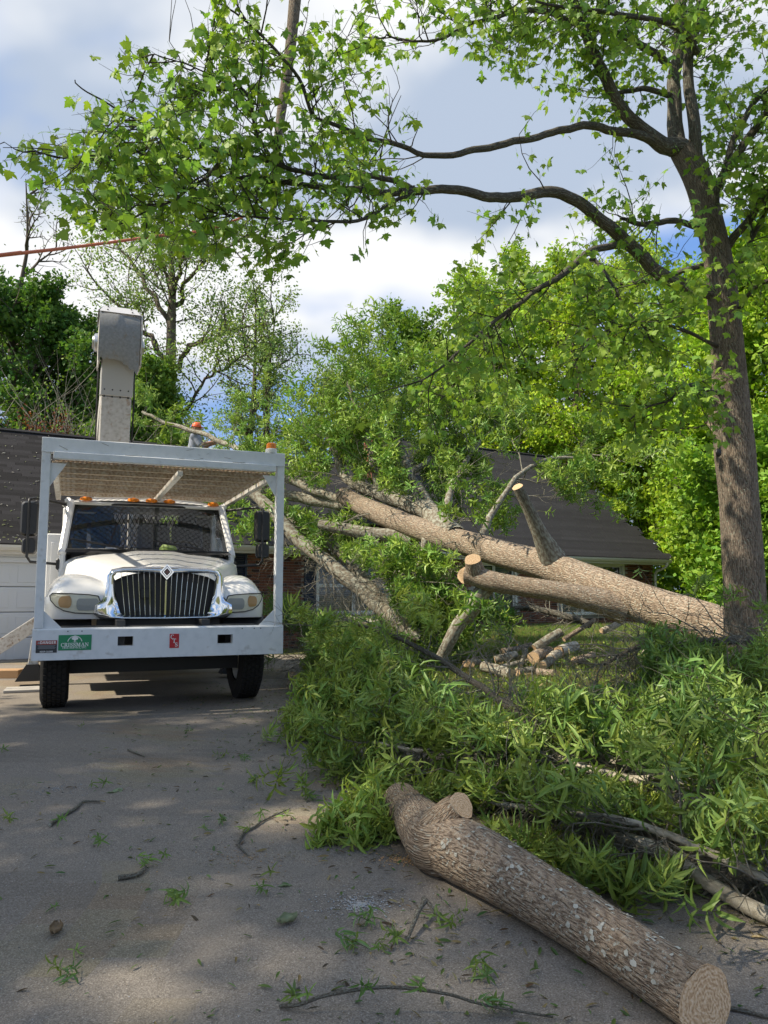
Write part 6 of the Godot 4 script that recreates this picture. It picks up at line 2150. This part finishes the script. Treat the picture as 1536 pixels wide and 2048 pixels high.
func build_brush() -> void:
	var g1 := Color(0.25, 0.35, 0.085)
	var g2 := Color(0.31, 0.42, 0.095)
	var g3 := Color(0.19, 0.3, 0.075)
	leafy_branch("long pale bare-stemmed branch crossing from the right edge towards the sawn log", [[1600, 1795, 3.2], [1536, 1762, 3.3], [1420, 1700, 3.55], [1290, 1652, 3.85], [1140, 1638, 4.2], [1010, 1606, 4.5], [975, 1590, 4.6]], [11, 10, 8, 7, 6, 5, 3], 24, 0.35, 0.8, 0.8, g1, "bark_pale", 30)
	leafy_branch("thick white-barked branch half buried in leaves below the long pale one", [[1560, 1830, 3.4], [1470, 1790, 3.6], [1300, 1700, 4.15], [1190, 1650, 4.5], [1100, 1600, 4.9]], [16, 15, 13, 11, 8], 40, 0.35, 0.8, 0.85, g1, "bark_pale", 35)
	leafy_branch("crooked branch lying level behind the sawn log's stub", [[1300, 1560, 4.6], [1190, 1535, 4.8], [1120, 1517, 5.0], [1037, 1501, 5.15], [941, 1507, 5.25], [808, 1497, 5.4], [720, 1480, 5.6]], [9, 8, 7, 6, 5, 4, 2], 34, 0.4, 0.9, 0.85, g1, "bark_pale", 35)
	leafy_branch("grey-green lichened bough from the right edge to the pile's middle", [[1600, 1640, 4.2], [1420, 1588, 4.55], [1290, 1542, 4.9], [1190, 1508, 5.2], [1060, 1460, 5.6], [980, 1420, 6.0]], [14, 12, 11, 9, 6, 3], 44, 0.4, 0.95, 0.9, g3, "bark_pale", 35)
	leafy_branch("long thin dark branch running up the pile towards the propped limb", [[1200, 1500, 5.9], [1100, 1455, 6.2], [1000, 1400, 6.6], [900, 1330, 7.1], [780, 1268, 7.6], [700, 1250, 7.9]], [9, 8, 7, 6, 4, 2], 34, 0.45, 1.0, 0.75, g2, "bark_limb", 30)
	leafy_branch("leafy bough spilling onto the driveway at the pile's left end", [[960, 1440, 6.9], [880, 1400, 7.0], [800, 1370, 7.1], [740, 1350, 7.2], [690, 1370, 7.2], [655, 1425, 7.1]], [9, 8, 7, 5, 4, 2], 46, 0.4, 0.9, 0.95, g2, "bark_limb", 35, 0.5)
	leafy_branch("bough with drooping dark leaves against the fallen trunk's lower end", [[1580, 1290, 6.6], [1480, 1282, 6.7], [1370, 1290, 6.8], [1280, 1290, 6.9], [1200, 1330, 7.1]], [10, 9, 7, 5, 3], 44, 0.4, 0.9, 0.9, g3, "bark_limb", 35, 0.7)
	leafy_branch("dark leafy bough filling the right edge under the maple trunk", [[1620, 1480, 5.6], [1520, 1440, 5.9], [1420, 1410, 6.2], [1320, 1390, 6.5], [1220, 1400, 6.8]], [12, 10, 8, 6, 3], 50, 0.4, 0.95, 0.95, g3, "bark_limb", 30)
	leafy_branch("leafy bough in the pile's centre in front of the firewood heap", [[1280, 1470, 6.3], [1200, 1430, 6.6], [1100, 1410, 6.9], [1010, 1400, 7.1], [930, 1410, 7.3]], [9, 8, 6, 5, 3], 36, 0.4, 0.85, 0.8, g1, "bark_limb", 30)
	leafy_branch("near bough with broad sprays at the right edge of the driveway", [[1640, 1780, 3.9], [1540, 1730, 4.1], [1430, 1700, 4.3], [1340, 1720, 4.3], [1260, 1770, 4.2]], [10, 9, 7, 5, 3], 44, 0.35, 0.75, 0.95, g2, "bark_limb", 35, 0.5)
	leafy_branch("lowest bough whose leaves touch the driveway beside the sawn log", [[1500, 1800, 3.7], [1400, 1790, 3.9], [1300, 1770, 4.1], [1200, 1740, 4.3], [1100, 1690, 4.6]], [8, 7, 6, 4, 3], 34, 0.3, 0.65, 0.9, g1, "bark_limb", 30, 0.5)
	leafy_branch("bough behind the sawn log's far stub with leaves hanging over it", [[1060, 1640, 4.9], [980, 1600, 5.2], [900, 1560, 5.5], [830, 1540, 5.7], [760, 1550, 5.8]], [8, 7, 6, 4, 2], 26, 0.35, 0.7, 0.8, g1, "bark_limb", 25, 0.4)
	leafy_branch("small spray of light green leaves on the driveway left of the sawn log", [[830, 1640, 4.75], [790, 1640, 4.7], [740, 1660, 4.6], [690, 1680, 4.5]], [4, 3, 3, 2], 12, 0.2, 0.4, 0.85, g2, "bark_limb", 25, 0.6)
	leafy_branch("heap of leafy boughs against the house wall beside the truck's bumper", [[760, 1250, 11.0], [690, 1240, 11.3], [620, 1235, 11.6], [560, 1250, 11.8], [520, 1290, 12.0]], [9, 8, 7, 6, 4], 50, 0.5, 1.2, 0.9, g3, "bark_lichen", 25, 0.4)
	leafy_branch("low leafy debris at the driveway's edge right of the front wheel", [[760, 1310, 9.2], [710, 1310, 9.5], [650, 1315, 9.8], [600, 1330, 10.2]], [7, 6, 5, 3], 36, 0.4, 0.9, 0.8, g1, "bark_lichen", 25, 0.4, -0.1)
	leafy_branch("green bough lying under the fallen trunk before the right window", [[1180, 1250, 12.6], [1110, 1225, 13.0], [1040, 1215, 13.5], [970, 1230, 13.6]], [7, 6, 5, 3], 36, 0.5, 1.1, 0.9, Color(0.18, 0.36, 0.08), "bark_limb", 20, 0.4)
	leafy_branch("leafy bough caught between the fallen trunk and the brick wall", [[900, 1180, 13.2], [860, 1170, 13.4], [820, 1180, 13.4], [780, 1220, 13.2]], [6, 5, 5, 3], 40, 0.5, 1.1, 0.9, Color(0.2, 0.34, 0.08), "bark_limb", 20, 0.6)
	# drifts of leaf litter and chips
	var where := []
	var tint := PackedColorArray()
	var one := M.new()
	blade(one, Transform3D(Basis(Vector3.RIGHT, -PI / 2), Vector3.ZERO), 0.09, 0.022, 0.1)
	for i in 14000:
		var d := rr(2.3, 11.5)
		var x := driveway_edge(d) * 0.0 + rr(-2.5, 4.5)
		var w := exp(-pow((x - lerpf(1.1, -0.2, clampf((d - 3.0) / 6.0, 0, 1))) / 1.2, 2.0))
		if rng.randf() > w + 0.13 or d < 3.4 and x > 1.6:
			continue
		var p := Vector3(x, gy(x, -d) + 0.016 + rr(0, 0.012), -d)
		where.append(Transform3D(Basis(Vector3.UP, rr(0, TAU)) * Basis(Vector3.RIGHT, rr(-0.5, 0.3)) * Basis(Vector3.BACK, rr(-0.6, 0.6)) * Basis.IDENTITY.scaled(Vector3.ONE * rr(0.15, 0.7)), p))
		var t := rng.randf()
		tint.append(leaf_tone(Color(0.1, 0.17, 0.05) if t < 0.5 else (Color(0.24, 0.2, 0.1) if t < 0.8 else Color(0.1, 0.07, 0.045))))
	for i in 3500:
		var d := rr(8.0, 15.0)
		var x := rr(0.5, 5.0)
		var p := Vector3(x, gy(x, -d) + rr(0.01, 0.09), -d)
		where.append(Transform3D(Basis(rv(), rr(0, TAU)).scaled(Vector3.ONE * rr(0.5, 1.3)), p))
		tint.append(leaf_tone(Color(0.26, 0.36, 0.08) if rng.randf() < 0.6 else Color(0.36, 0.29, 0.16)))
	many("leaf_litter", one.mesh(), mats["leaf_oak"], where, tint)
	# grass on the lawn
	var tuft := M.new()
	for i in 9:
		var a := rr(0, TAU)
		var dir := Vector3(cos(a) * 0.5, 1, sin(a) * 0.5).normalized()
		var nn := dir.cross(Vector3(-sin(a), 0, cos(a))).normalized()
		blade(tuft, Transform3D(Basis(dir.cross(nn), dir, nn), Vector3(cos(a) * 0.03, 0, sin(a) * 0.03)), rr(0.06, 0.12), 0.007, 0.5)
	where = []
	tint = PackedColorArray()
	for i in 60000:
		var d := rr(5.0, 24.0)
		var x := rr(-1.2, 13.0)
		if x < driveway_edge(d) + 0.05 or x > d * 0.6:
			continue
		where.append(Transform3D(Basis(Vector3.UP, rr(0, TAU)).scaled(Vector3.ONE * rr(0.5, 1.0) * (1.0 + 0.012 * d)), Vector3(x, gy(x, -d) - 0.01, -d)))
		tint.append(leaf_tone(Color(0.19, 0.29, 0.06) if rng.randf() < 0.7 else Color(0.26, 0.22, 0.11), 0.3))
	many("grass", tuft.mesh(), mats["leaf_oak"], where, tint)

func spray(o: Node3D, at: Vector3, n: int, size: float, base: Color, called := "leaf_sprig") -> void:
	for i in n:
		var a := rr(0, TAU)
		var y := Vector3(cos(a), rr(0.08, 0.5), sin(a)).normalized()
		var x := y.cross(Vector3.UP).normalized()
		var s := obj(called, single_of(L.sprig[rng.randi_range(0, 5)], leaf_tone(base)), mats["leaf_oak"], o)
		s.transform = Transform3D(Basis(x, y, x.cross(y)) * size * rr(0.4, 0.68), at + Vector3(rr(-0.03, 0.03), 0.012 + 0.015 * size, rr(-0.03, 0.03)))

func ground_twig(label: String, list: Array, r: float, leaves: Array, cat := "twig") -> void:
	var o := thing("fallen_twig", label, cat, Vector3.ZERO, 0.0, "twigs lying on the driveway")
	var pts := []
	for q in list:
		pts.append(G(q[0], q[1], 0.012 + r + (q[2] if q.size() > 2 else 0.0)) )
	var m := M.new()
	var p := smooth_path(pts, 4)
	m.tube(p, radii([r, r * 0.9, r * 0.5], p.size()), 6, true, true, nz, 0.2, 0.1)
	obj("stem", m, mats["bark_lichen"], o)
	for f in leaves:
		spray(o, p[int(f * (p.size() - 1))], 1, 0.8, Color(0.2, 0.32, 0.09))

func build_debris() -> void:
	var g := "small leaf sprigs dropped on the driveway"
	var green := Color(0.2, 0.3, 0.1)
	var list := [
		["leaf sprig beside the upper end of the forked grey twig", 193, 1576, 2, 0.9],
		["leaf sprig cut off by the left edge above the bare driveway", 20, 1648, 2, 0.8],
		["flat green sprig below the forked grey twig", 200, 1688, 2, 0.8],
		["spread dark sprig in the middle of the driveway", 357, 1801, 3, 0.95],
		["loose sprig right of the spread dark one", 527, 1786, 2, 0.8],
		["wide pale sprig nearest the bottom left corner", 138, 1958, 3, 0.85],
		["sprig in the sun streak before the truck's left front wheel", 157, 1459, 1, 0.8],
		["sprig on the driveway midway between truck and pile", 373, 1467, 2, 0.8],
		["bright sprig at the left edge nearest the truck", 10, 1503, 1, 0.8],
		["sprig before the truck's right front wheel", 442, 1515, 2, 0.8],
		["sprig beside the leaf pile's drooping tips", 487, 1522, 2, 0.8],
		["sprig near the pile with curled leaves", 513, 1566, 2, 0.75],
		["upright sprig close to the pile's left end", 546, 1552, 2, 0.8],
		["sprig left of the long curved twig", 452, 1650, 2, 0.75],
		["sprig on the long curved twig's upper end", 569, 1640, 2, 0.75],
		["single small sprig alone in the middle distance", 409, 1664, 1, 0.6],
		["drying sprig between the long twig and the sawdust", 553, 1752, 1, 0.8],
		["broad sprig over the pale sawdust patch", 731, 1855, 3, 0.95],
		["dense sprig below the sawdust patch", 696, 1898, 3, 0.9],
		["sprig lying against the sawn log's lower side", 800, 1890, 3, 1.0],
		["dark sprig tucked under the middle of the sawn log", 965, 1960, 3, 1.05],
		["tall sprig in the crook of the two grey twigs", 895, 1850, 3, 1.0],
		["pale sprig right of the sawdust patch", 757, 1906, 2, 0.7],
		["sprig by the short dark stick", 290, 1732, 2, 0.75],
		["yellowish sprig above the short dark stick", 315, 1718, 1, 0.6],
		["tiny sprig on the bare driveway left of the middle", 105, 1829, 1, 0.5],
		["small rolled sprig above the wide pale one", 165, 1911, 1, 0.55],
		["sprig at the lower edge under the leafy twig", 990, 2030, 3, 0.9],
		["sprig at the foot of the leaf heap left of the log's fork", 660, 1690, 3, 0.9],
		["low sprig at the driveway edge below the heap's left end", 620, 1600, 3, 0.9],
	]
	for q in list:
		var at := G(q[1], q[2], 0.012)
		var o := thing("leaf_sprig", q[0], "leaf sprig", at, 0.0, g)
		spray(o, Vector3.ZERO, q[3], q[4], green, "sprig")
	# single maple leaves and a curled leaf
	for q in [["pale upturned maple leaf right of the upper sprig", 243, 1576, 0.09], ["second pale maple leaf touching the forked twig", 222, 1584, 0.08], ["pale maple leaf between curved twig and sawdust", 571, 1771, 0.07], ["small maple leaf lying before the sun patch", 435, 1575, 0.06]]:
		var at := G(q[1], q[2], 0.02)
		var o := obj("maple_leaf", single_of(L.maple[0], Color(0.3, 0.4, 0.24)), mats["leaf_maple"])
		o.transform = Transform3D(Basis(Vector3.UP, rr(0, TAU)) * Basis(Vector3.RIGHT, -PI / 2) * Basis.IDENTITY.scaled(Vector3.ONE * q[3]), at)
		tag(o, q[0], "leaf", "maple leaves on the driveway")
	for q in [["curled grey-green leaf alone right of the middle", 575, 1848, Color(0.24, 0.27, 0.15)], ["curled brown and green leaf on the left of the driveway", 112, 1867, Color(0.2, 0.14, 0.08)]]:
		var m := M.new()
		var gr := []
		for j in 7:
			for i in 9:
				var a := lerpf(-1.9, 1.9, i / 8.0)
				var w := 0.028 * sin(PI * (j + 0.35) / 6.8)
				gr.append(Vector3(sin(a) * w, 0.03 - cos(a) * w * 0.8 + 0.006 * sin(j * 2.0 + i), (j - 3) * 0.018))
		m.grid(gr, 9, Vector3.UP)
		m.col = q[3]
		var o := obj("curled_leaf", m, mats["leaf_maple"])
		o.position = G(q[1], q[2], 0.01)
		o.rotation.y = rr(0, 3)
		var mt: StandardMaterial3D = mats["leaf_maple"].duplicate()
		mt.albedo_color = (q[3] as Color).linear_to_srgb()
		mt.backlight_enabled = false
		o.material_override = mt
		tag(o, q[0], "leaf", "curled leaves on the driveway")
	ground_twig("forked grey twig lying on the left of the driveway", [[100, 1650], [122, 1634], [152, 1616], [167, 1603], [200, 1603]], 0.011, [0.1])
	ground_twig("short dark stick near the middle of the driveway", [[236, 1756], [277, 1748], [292, 1733]], 0.012, [1.0])
	ground_twig("small straight twig before the truck's front", [[256, 1499], [289, 1513]], 0.008, [])
	ground_twig("long curved twig near the leaf pile's left end", [[475, 1690], [488, 1665], [508, 1654], [528, 1640], [580, 1617]], 0.008, [0.3, 0.8])
	ground_twig("short bent twig below the long curved one", [[478, 1692], [498, 1712]], 0.006, [])
	ground_twig("thin leafy twig crossing the bottom of the picture", [[560, 2012], [598, 2009, 0.02], [655, 1990, 0.05], [770, 1974, 0.08], [890, 1987, 0.06], [966, 2009, 0.03], [1106, 2034]], 0.007, [0.0, 0.12, 0.3, 0.42, 0.6, 0.85])
	ground_twig("grey twig standing out from under the sawn log", [[852, 1800, 0.05], [839, 1818, 0.04], [826, 1850, 0.02], [814, 1882]], 0.012, [])
	ground_twig("second grey twig leaning on the first beside the log", [[845, 1795, 0.06], [862, 1812, 0.04], [880, 1850]], 0.009, [])
	ground_twig("dark twig poking from behind the log's near end", [[1440, 2012], [1490, 2022], [1536, 2034], [1580, 2040]], 0.007, [])
	ground_twig("small stick beside the wide pale sprig", [[580, 1985], [600, 1975]], 0.006, [])
	# sawdust and chips
	var chip := M.new()
	chip.box(Vector3.ZERO, Vector3(0.012, 0.003, 0.006), 0.001)
	var cm := chip.mesh()
	for q in [["sawdust_patch", 722, 1815, 0.16, 900, Color(0.38, 0.37, 0.35)], ["sawdust_patch", 800, 1725, 0.1, 300, Color(0.5, 0.3, 0.14)], ["sawdust_patch", 1060, 1345, 0.5, 500, Color(0.55, 0.38, 0.2)], ["sawdust_patch", 500, 1720, 0.35, 260, Color(0.3, 0.22, 0.14)], ["sawdust_patch", 110, 1580, 0.4, 300, Color(0.3, 0.3, 0.29)]]:
		var c := G(q[1], q[2])
		var where := []
		var tint := PackedColorArray()
		for i in q[4]:
			var a := rr(0, TAU)
			var r: float = q[3] * absf(rng.randfn(0, 0.5))
			var x := c.x + cos(a) * r * 1.3
			var z := c.z + sin(a) * r
			where.append(Transform3D(Basis(Vector3.UP, rr(0, TAU)) * Basis(Vector3.RIGHT, rr(-0.5, 0.5)) * Basis.IDENTITY.scaled(Vector3.ONE * rr(0.3, 0.9)), Vector3(x, gy(x, z) + 0.013, z)))
			tint.append(leaf_tone(q[5], 0.25))
		many(q[0], cm, mats["tinted"], where, tint)
	# grit on the driveway
	var where2 := []
	var tint2 := PackedColorArray()
	for i in 5000:
		var d := 2.3 + 7.0 * pow(rng.randf(), 1.5)
		var x := rr(-0.52, 0.5) * d
		if x > driveway_edge(d) - 0.1:
			continue
		where2.append(Transform3D(Basis(rv(), rr(0, TAU)).scaled(Vector3.ONE * rr(0.12, 0.5)), Vector3(x, gy(x, -d) + 0.012, -d)))
		tint2.append(Color(1, 1, 1) * rr(0.1, 0.5) if rng.randf() < 0.7 else Color(0.25, 0.17, 0.09))
	many("grit", cm, mats["tinted"], where2, tint2)
	# timber cribbing and pads under the outriggers
	var m := M.new()
	m.box(Vector3.ZERO, Vector3(0.5, 0.12, 0.3), 0.008)
	var w := obj("wood_block", m, mats["plank"])
	w.position = P(10, 1326, 11.6)
	w.position.y = gy(w.position.x, w.position.z) + 0.07
	w.rotation.y = 0.1
	tag(w, "orange-brown timber block at the left edge under the far outrigger", "block")
	m = M.new()
	m.box(Vector3.ZERO, Vector3(0.6, 0.035, 0.4), 0.006)
	w = obj("outrigger_pad", m, mats["concrete"])
	w.position = P(62, 1372, 10.0)
	w.position.y = gy(w.position.x, w.position.z) + 0.03
	w.rotation.y = 0.35
	tag(w, "grey flat pad under the near outrigger foot left of the wheel", "pad")
	# leaf bits and petals on the garage roof
	var petal := M.new()
	blade(petal, Transform3D(Basis(Vector3.RIGHT, -PI / 2), Vector3.ZERO), 0.07, 0.03, 0.2)
	where2 = []
	tint2 = PackedColorArray()
	var hx := Transform3D(Basis(Vector3.UP, deg_to_rad(31.0)), Vector3(-3.7, 0.25, -18.0))
	for i in 420:
		var u := pow(rng.randf(), 1.8)
		var x := rr(-6.0, -0.6)
		var p := Vector3(x, lerpf(2.36, 5.4, u), lerpf(0.15, -4.2, u))
		where2.append(Transform3D(hx.basis * Basis(Vector3.RIGHT, 0.6) * Basis(Vector3.UP, rr(0, TAU)) * Basis.IDENTITY.scaled(Vector3.ONE * rr(0.4, 1.2)), hx * p + Vector3(0, 0.035, 0.01)))
		tint2.append(Color(0.5, 0.48, 0.42) * rr(0.5, 1.1) if rng.randf() < 0.6 else Color(0.2, 0.22, 0.1))
	many("roof_litter", petal.mesh(), mats["leaf_oak"], where2, tint2)

# ---- the person on the roof: one skin from a smooth field round the bones

func nets(bones: Array, cell: float, k: float, grow: float, y0 := -9.0, y1 := 9.0) -> M:
	# bones: [a, b, radius a, radius b]; the field is a smooth minimum of tapered capsules, cut between y0 and y1
	var lo := Vector3.ONE * 1e9
	var hi := Vector3.ONE * -1e9
	for b in bones:
		var r: float = maxf(b[2], b[3]) + grow + cell * 3
		lo = lo.min((b[0] as Vector3).min(b[1]) - Vector3.ONE * r)
		hi = hi.max((b[0] as Vector3).max(b[1]) + Vector3.ONE * r)
	lo.y = maxf(lo.y, y0 - cell * 3)
	hi.y = minf(hi.y, y1 + cell * 3)
	var n := Vector3i(((hi - lo) / cell).ceil()) + Vector3i.ONE
	var f := PackedFloat32Array()
	f.resize(n.x * n.y * n.z)
	f.fill(1.0)
	for b in bones:
		var a: Vector3 = b[0]
		var d: Vector3 = b[1] - a
		var l2 := maxf(d.length_squared(), 1e-9)
		var r: float = maxf(b[2], b[3]) + grow + cell * 3 + k
		var i0 := Vector3i(((a.min(b[1]) - Vector3.ONE * r - lo) / cell).floor()).clamp(Vector3i.ZERO, n - Vector3i.ONE)
		var i1 := Vector3i(((a.max(b[1]) + Vector3.ONE * r - lo) / cell).ceil()).clamp(Vector3i.ZERO, n - Vector3i.ONE)
		for z in range(i0.z, i1.z + 1):
			for y in range(i0.y, i1.y + 1):
				for x in range(i0.x, i1.x + 1):
					var p := lo + Vector3(x, y, z) * cell
					var t := clampf((p - a).dot(d) / l2, 0, 1)
					var e := p.distance_to(a + d * t) - lerpf(b[2], b[3], t) - grow
					var i := (z * n.y + y) * n.x + x
					var h := maxf(k - absf(f[i] - e), 0.0) / k
					f[i] = minf(f[i], e) - h * h * k * 0.25
	for z in n.z:
		for y in n.y:
			var py := lo.y + y * cell
			var cut := maxf(y0 - py, py - y1)
			if cut > -0.2:
				for x in n.x:
					var i := (z * n.y + y) * n.x + x
					f[i] = maxf(f[i], cut)
	var at := {}
	var nn := {}
	var m := M.new()
	for z in n.z - 1:
		for y in n.y - 1:
			for x in n.x - 1:
				var i := (z * n.y + y) * n.x + x
				var c := [f[i], f[i + 1], f[i + n.x], f[i + n.x + 1], f[i + n.x * n.y], f[i + n.x * n.y + 1], f[i + n.x * n.y + n.x], f[i + n.x * n.y + n.x + 1]]
				var neg := 0
				for q in c:
					if q < 0: neg += 1
				if neg == 0 or neg == 8:
					continue
				var s := Vector3.ZERO
				var cnt := 0
				for e in [[0, 1], [2, 3], [4, 5], [6, 7], [0, 2], [1, 3], [4, 6], [5, 7], [0, 4], [1, 5], [2, 6], [3, 7]]:
					if (c[e[0]] < 0) != (c[e[1]] < 0):
						var t: float = c[e[0]] / (c[e[0]] - c[e[1]])
						var pa := Vector3(e[0] & 1, (e[0] >> 1) & 1, e[0] >> 2)
						var pb := Vector3(e[1] & 1, (e[1] >> 1) & 1, e[1] >> 2)
						s += pa.lerp(pb, t)
						cnt += 1
				at[i] = lo + (Vector3(x, y, z) + s / cnt) * cell
				nn[i] = Vector3(c[1] + c[3] + c[5] + c[7] - c[0] - c[2] - c[4] - c[6], c[2] + c[3] + c[6] + c[7] - c[0] - c[1] - c[4] - c[5], c[4] + c[5] + c[6] + c[7] - c[0] - c[1] - c[2] - c[3]).normalized()
	var dx := 1
	var dy := n.x
	var dz := n.x * n.y
	for i in at:
		for e in [[dx, dy, dz], [dy, dz, dx], [dz, dx, dy]]:
			if i + e[0] < f.size() and (f[i] < 0) != (f[i + e[0]] < 0):
				var a: int = i
				var b: int = i - e[1]
				var cc: int = i - e[1] - e[2]
				var d: int = i - e[2]
				if at.has(b) and at.has(cc) and at.has(d):
					m.tri(at[a], at[b], at[cc], nn[a], nn[b], nn[cc])
					m.tri(at[a], at[cc], at[d], nn[a], nn[cc], nn[d])
	return m

func build_person() -> void:
	var head := P(393, 858, 18.9)
	var o := thing("person", "person in grey shirt and orange hard hat working on the roof, turned away", "person", head - Vector3(0.06, 1.63, 0))
	var torso := [
		[Vector3(-0.02, 0.95, 0), Vector3(0.02, 1.14, 0), 0.145, 0.14], [Vector3(0.02, 1.14, 0.05), Vector3(0.05, 1.36, 0.06), 0.12, 0.13], [Vector3(0.02, 1.14, -0.05), Vector3(0.05, 1.36, -0.06), 0.12, 0.13],
		[Vector3(0.05, 1.42, 0.0), Vector3(0.05, 1.42, 0.19), 0.08, 0.07], [Vector3(0.05, 1.42, 0.0), Vector3(0.05, 1.42, -0.19), 0.08, 0.07],
	]
	var arms := []
	var uppers := []
	for s in [-1.0, 1.0]:
		uppers.append([Vector3(0.05, 1.42, s * 0.2), Vector3(0.2, 1.2, s * 0.22), 0.06, 0.048])
		arms.append([Vector3(0.2, 1.2, s * 0.22), Vector3(0.44, 1.27, s * 0.1), 0.046, 0.03])
		arms.append([Vector3(0.44, 1.27, s * 0.1), Vector3(0.5, 1.28, s * 0.08), 0.032, 0.034])
	var legs := []
	var boots := []
	for s in [-1.0, 1.0]:
		legs.append([Vector3(-0.02, 0.93, s * 0.09), Vector3(0.08, 0.5, s * 0.12), 0.1, 0.065])
		legs.append([Vector3(0.08, 0.5, s * 0.12), Vector3(-0.03, 0.1, s * 0.13), 0.064, 0.045])
		boots.append([Vector3(-0.04, 0.16, s * 0.13), Vector3(-0.04, 0.05, s * 0.13), 0.05, 0.045])
		boots.append([Vector3(-0.04, 0.05, s * 0.13), Vector3(0.15, 0.03, s * 0.15), 0.045, 0.035])
	var skull := [[Vector3(0.05, 1.46, 0), Vector3(0.06, 1.55, 0), 0.058, 0.055], [Vector3(0.055, 1.66, 0), Vector3(0.1, 1.6, 0), 0.1, 0.07], [Vector3(0.17, 1.61, 0), Vector3(0.18, 1.595, 0), 0.012, 0.016], [Vector3(0.05, 1.63, 0.1), Vector3(0.05, 1.61, 0.1), 0.02, 0.014], [Vector3(0.05, 1.63, -0.1), Vector3(0.05, 1.61, -0.1), 0.02, 0.014]]
	var hands := []
	for s in [-1.0, 1.0]:
		for i in 4:
			var b := Vector3(0.5, 1.3 - i * 0.018, s * 0.08)
			var l: float = [0.075, 0.085, 0.08, 0.062][i]
			hands.append([b, b + Vector3(l * 0.55, 0.004, -s * 0.012), 0.0095, 0.009])
			hands.append([b + Vector3(l * 0.55, 0.004, -s * 0.012), b + Vector3(l * 0.7, -0.004, -s * (0.012 + l * 0.35)), 0.009, 0.008])
		hands.append([Vector3(0.46, 1.29, s * 0.07), Vector3(0.5, 1.31, s * 0.03), 0.012, 0.01])
	var skin := mat("skin", Color(0.42, 0.24, 0.16), 0.6)
	obj("body", nets(torso + uppers + arms + legs + skull, 0.014, 0.04, 0.0), skin, o)
	obj("hands", nets(hands, 0.006, 0.012, 0.0), skin, o)
	obj("shirt", nets(torso + uppers, 0.016, 0.05, 0.016, 0.93, 1.47), mat("shirt_grey", Color(0.26, 0.29, 0.36), 0.9), o)
	obj("trousers", nets([torso[0]] + legs, 0.016, 0.05, 0.014, 0.12, 1.0), mat("trouser_cloth", Color(0.12, 0.14, 0.18), 0.9), o)
	obj("boots", nets(boots, 0.014, 0.03, 0.004), mat("boot_leather", Color(0.08, 0.05, 0.03), 0.7), o)
	var m := M.new()
	var hx := Transform3D(Basis(Vector3.BACK, -0.12), Vector3(0.06, 1.675, 0))
	m.lathe(PackedVector2Array([Vector2(0, 0.125), Vector2(0.05, 0.118), Vector2(0.09, 0.09), Vector2(0.115, 0.045), Vector2(0.122, 0.0), Vector2(0.135, -0.004)]), 22, hx)
	m.prism(PackedVector2Array([Vector2(0.08, -0.1), Vector2(0.17, -0.06), Vector2(0.19, 0), Vector2(0.17, 0.06), Vector2(0.08, 0.1)]), 0.008, hx * Transform3D(Basis(Vector3.RIGHT, PI / 2), Vector3(0, 0.0, 0)))
	m.box(hx * Vector3(0.0, 0.11, 0), Vector3(0.16, 0.02, 0.03), 0.008)
	obj("hard_hat", m, mat("hat_orange", Color(0.75, 0.12, 0.03), 0.35), o)

const SUN := Vector3(-0.667, 0.731, 0.142)

func _ready() -> void:
	rng.seed = 20240511
	nz.seed = 8
	nz.frequency = 0.02
	nz.fractal_octaves = 3
	build_sky()
	make_materials()
	make_leaves()
	build_ground()
	build_house()
	build_far_trees()
	build_truck()
	build_fallen_tree()
	build_maple()
	build_firewood()
	build_log()
	build_brush()
	build_person()
	build_debris()
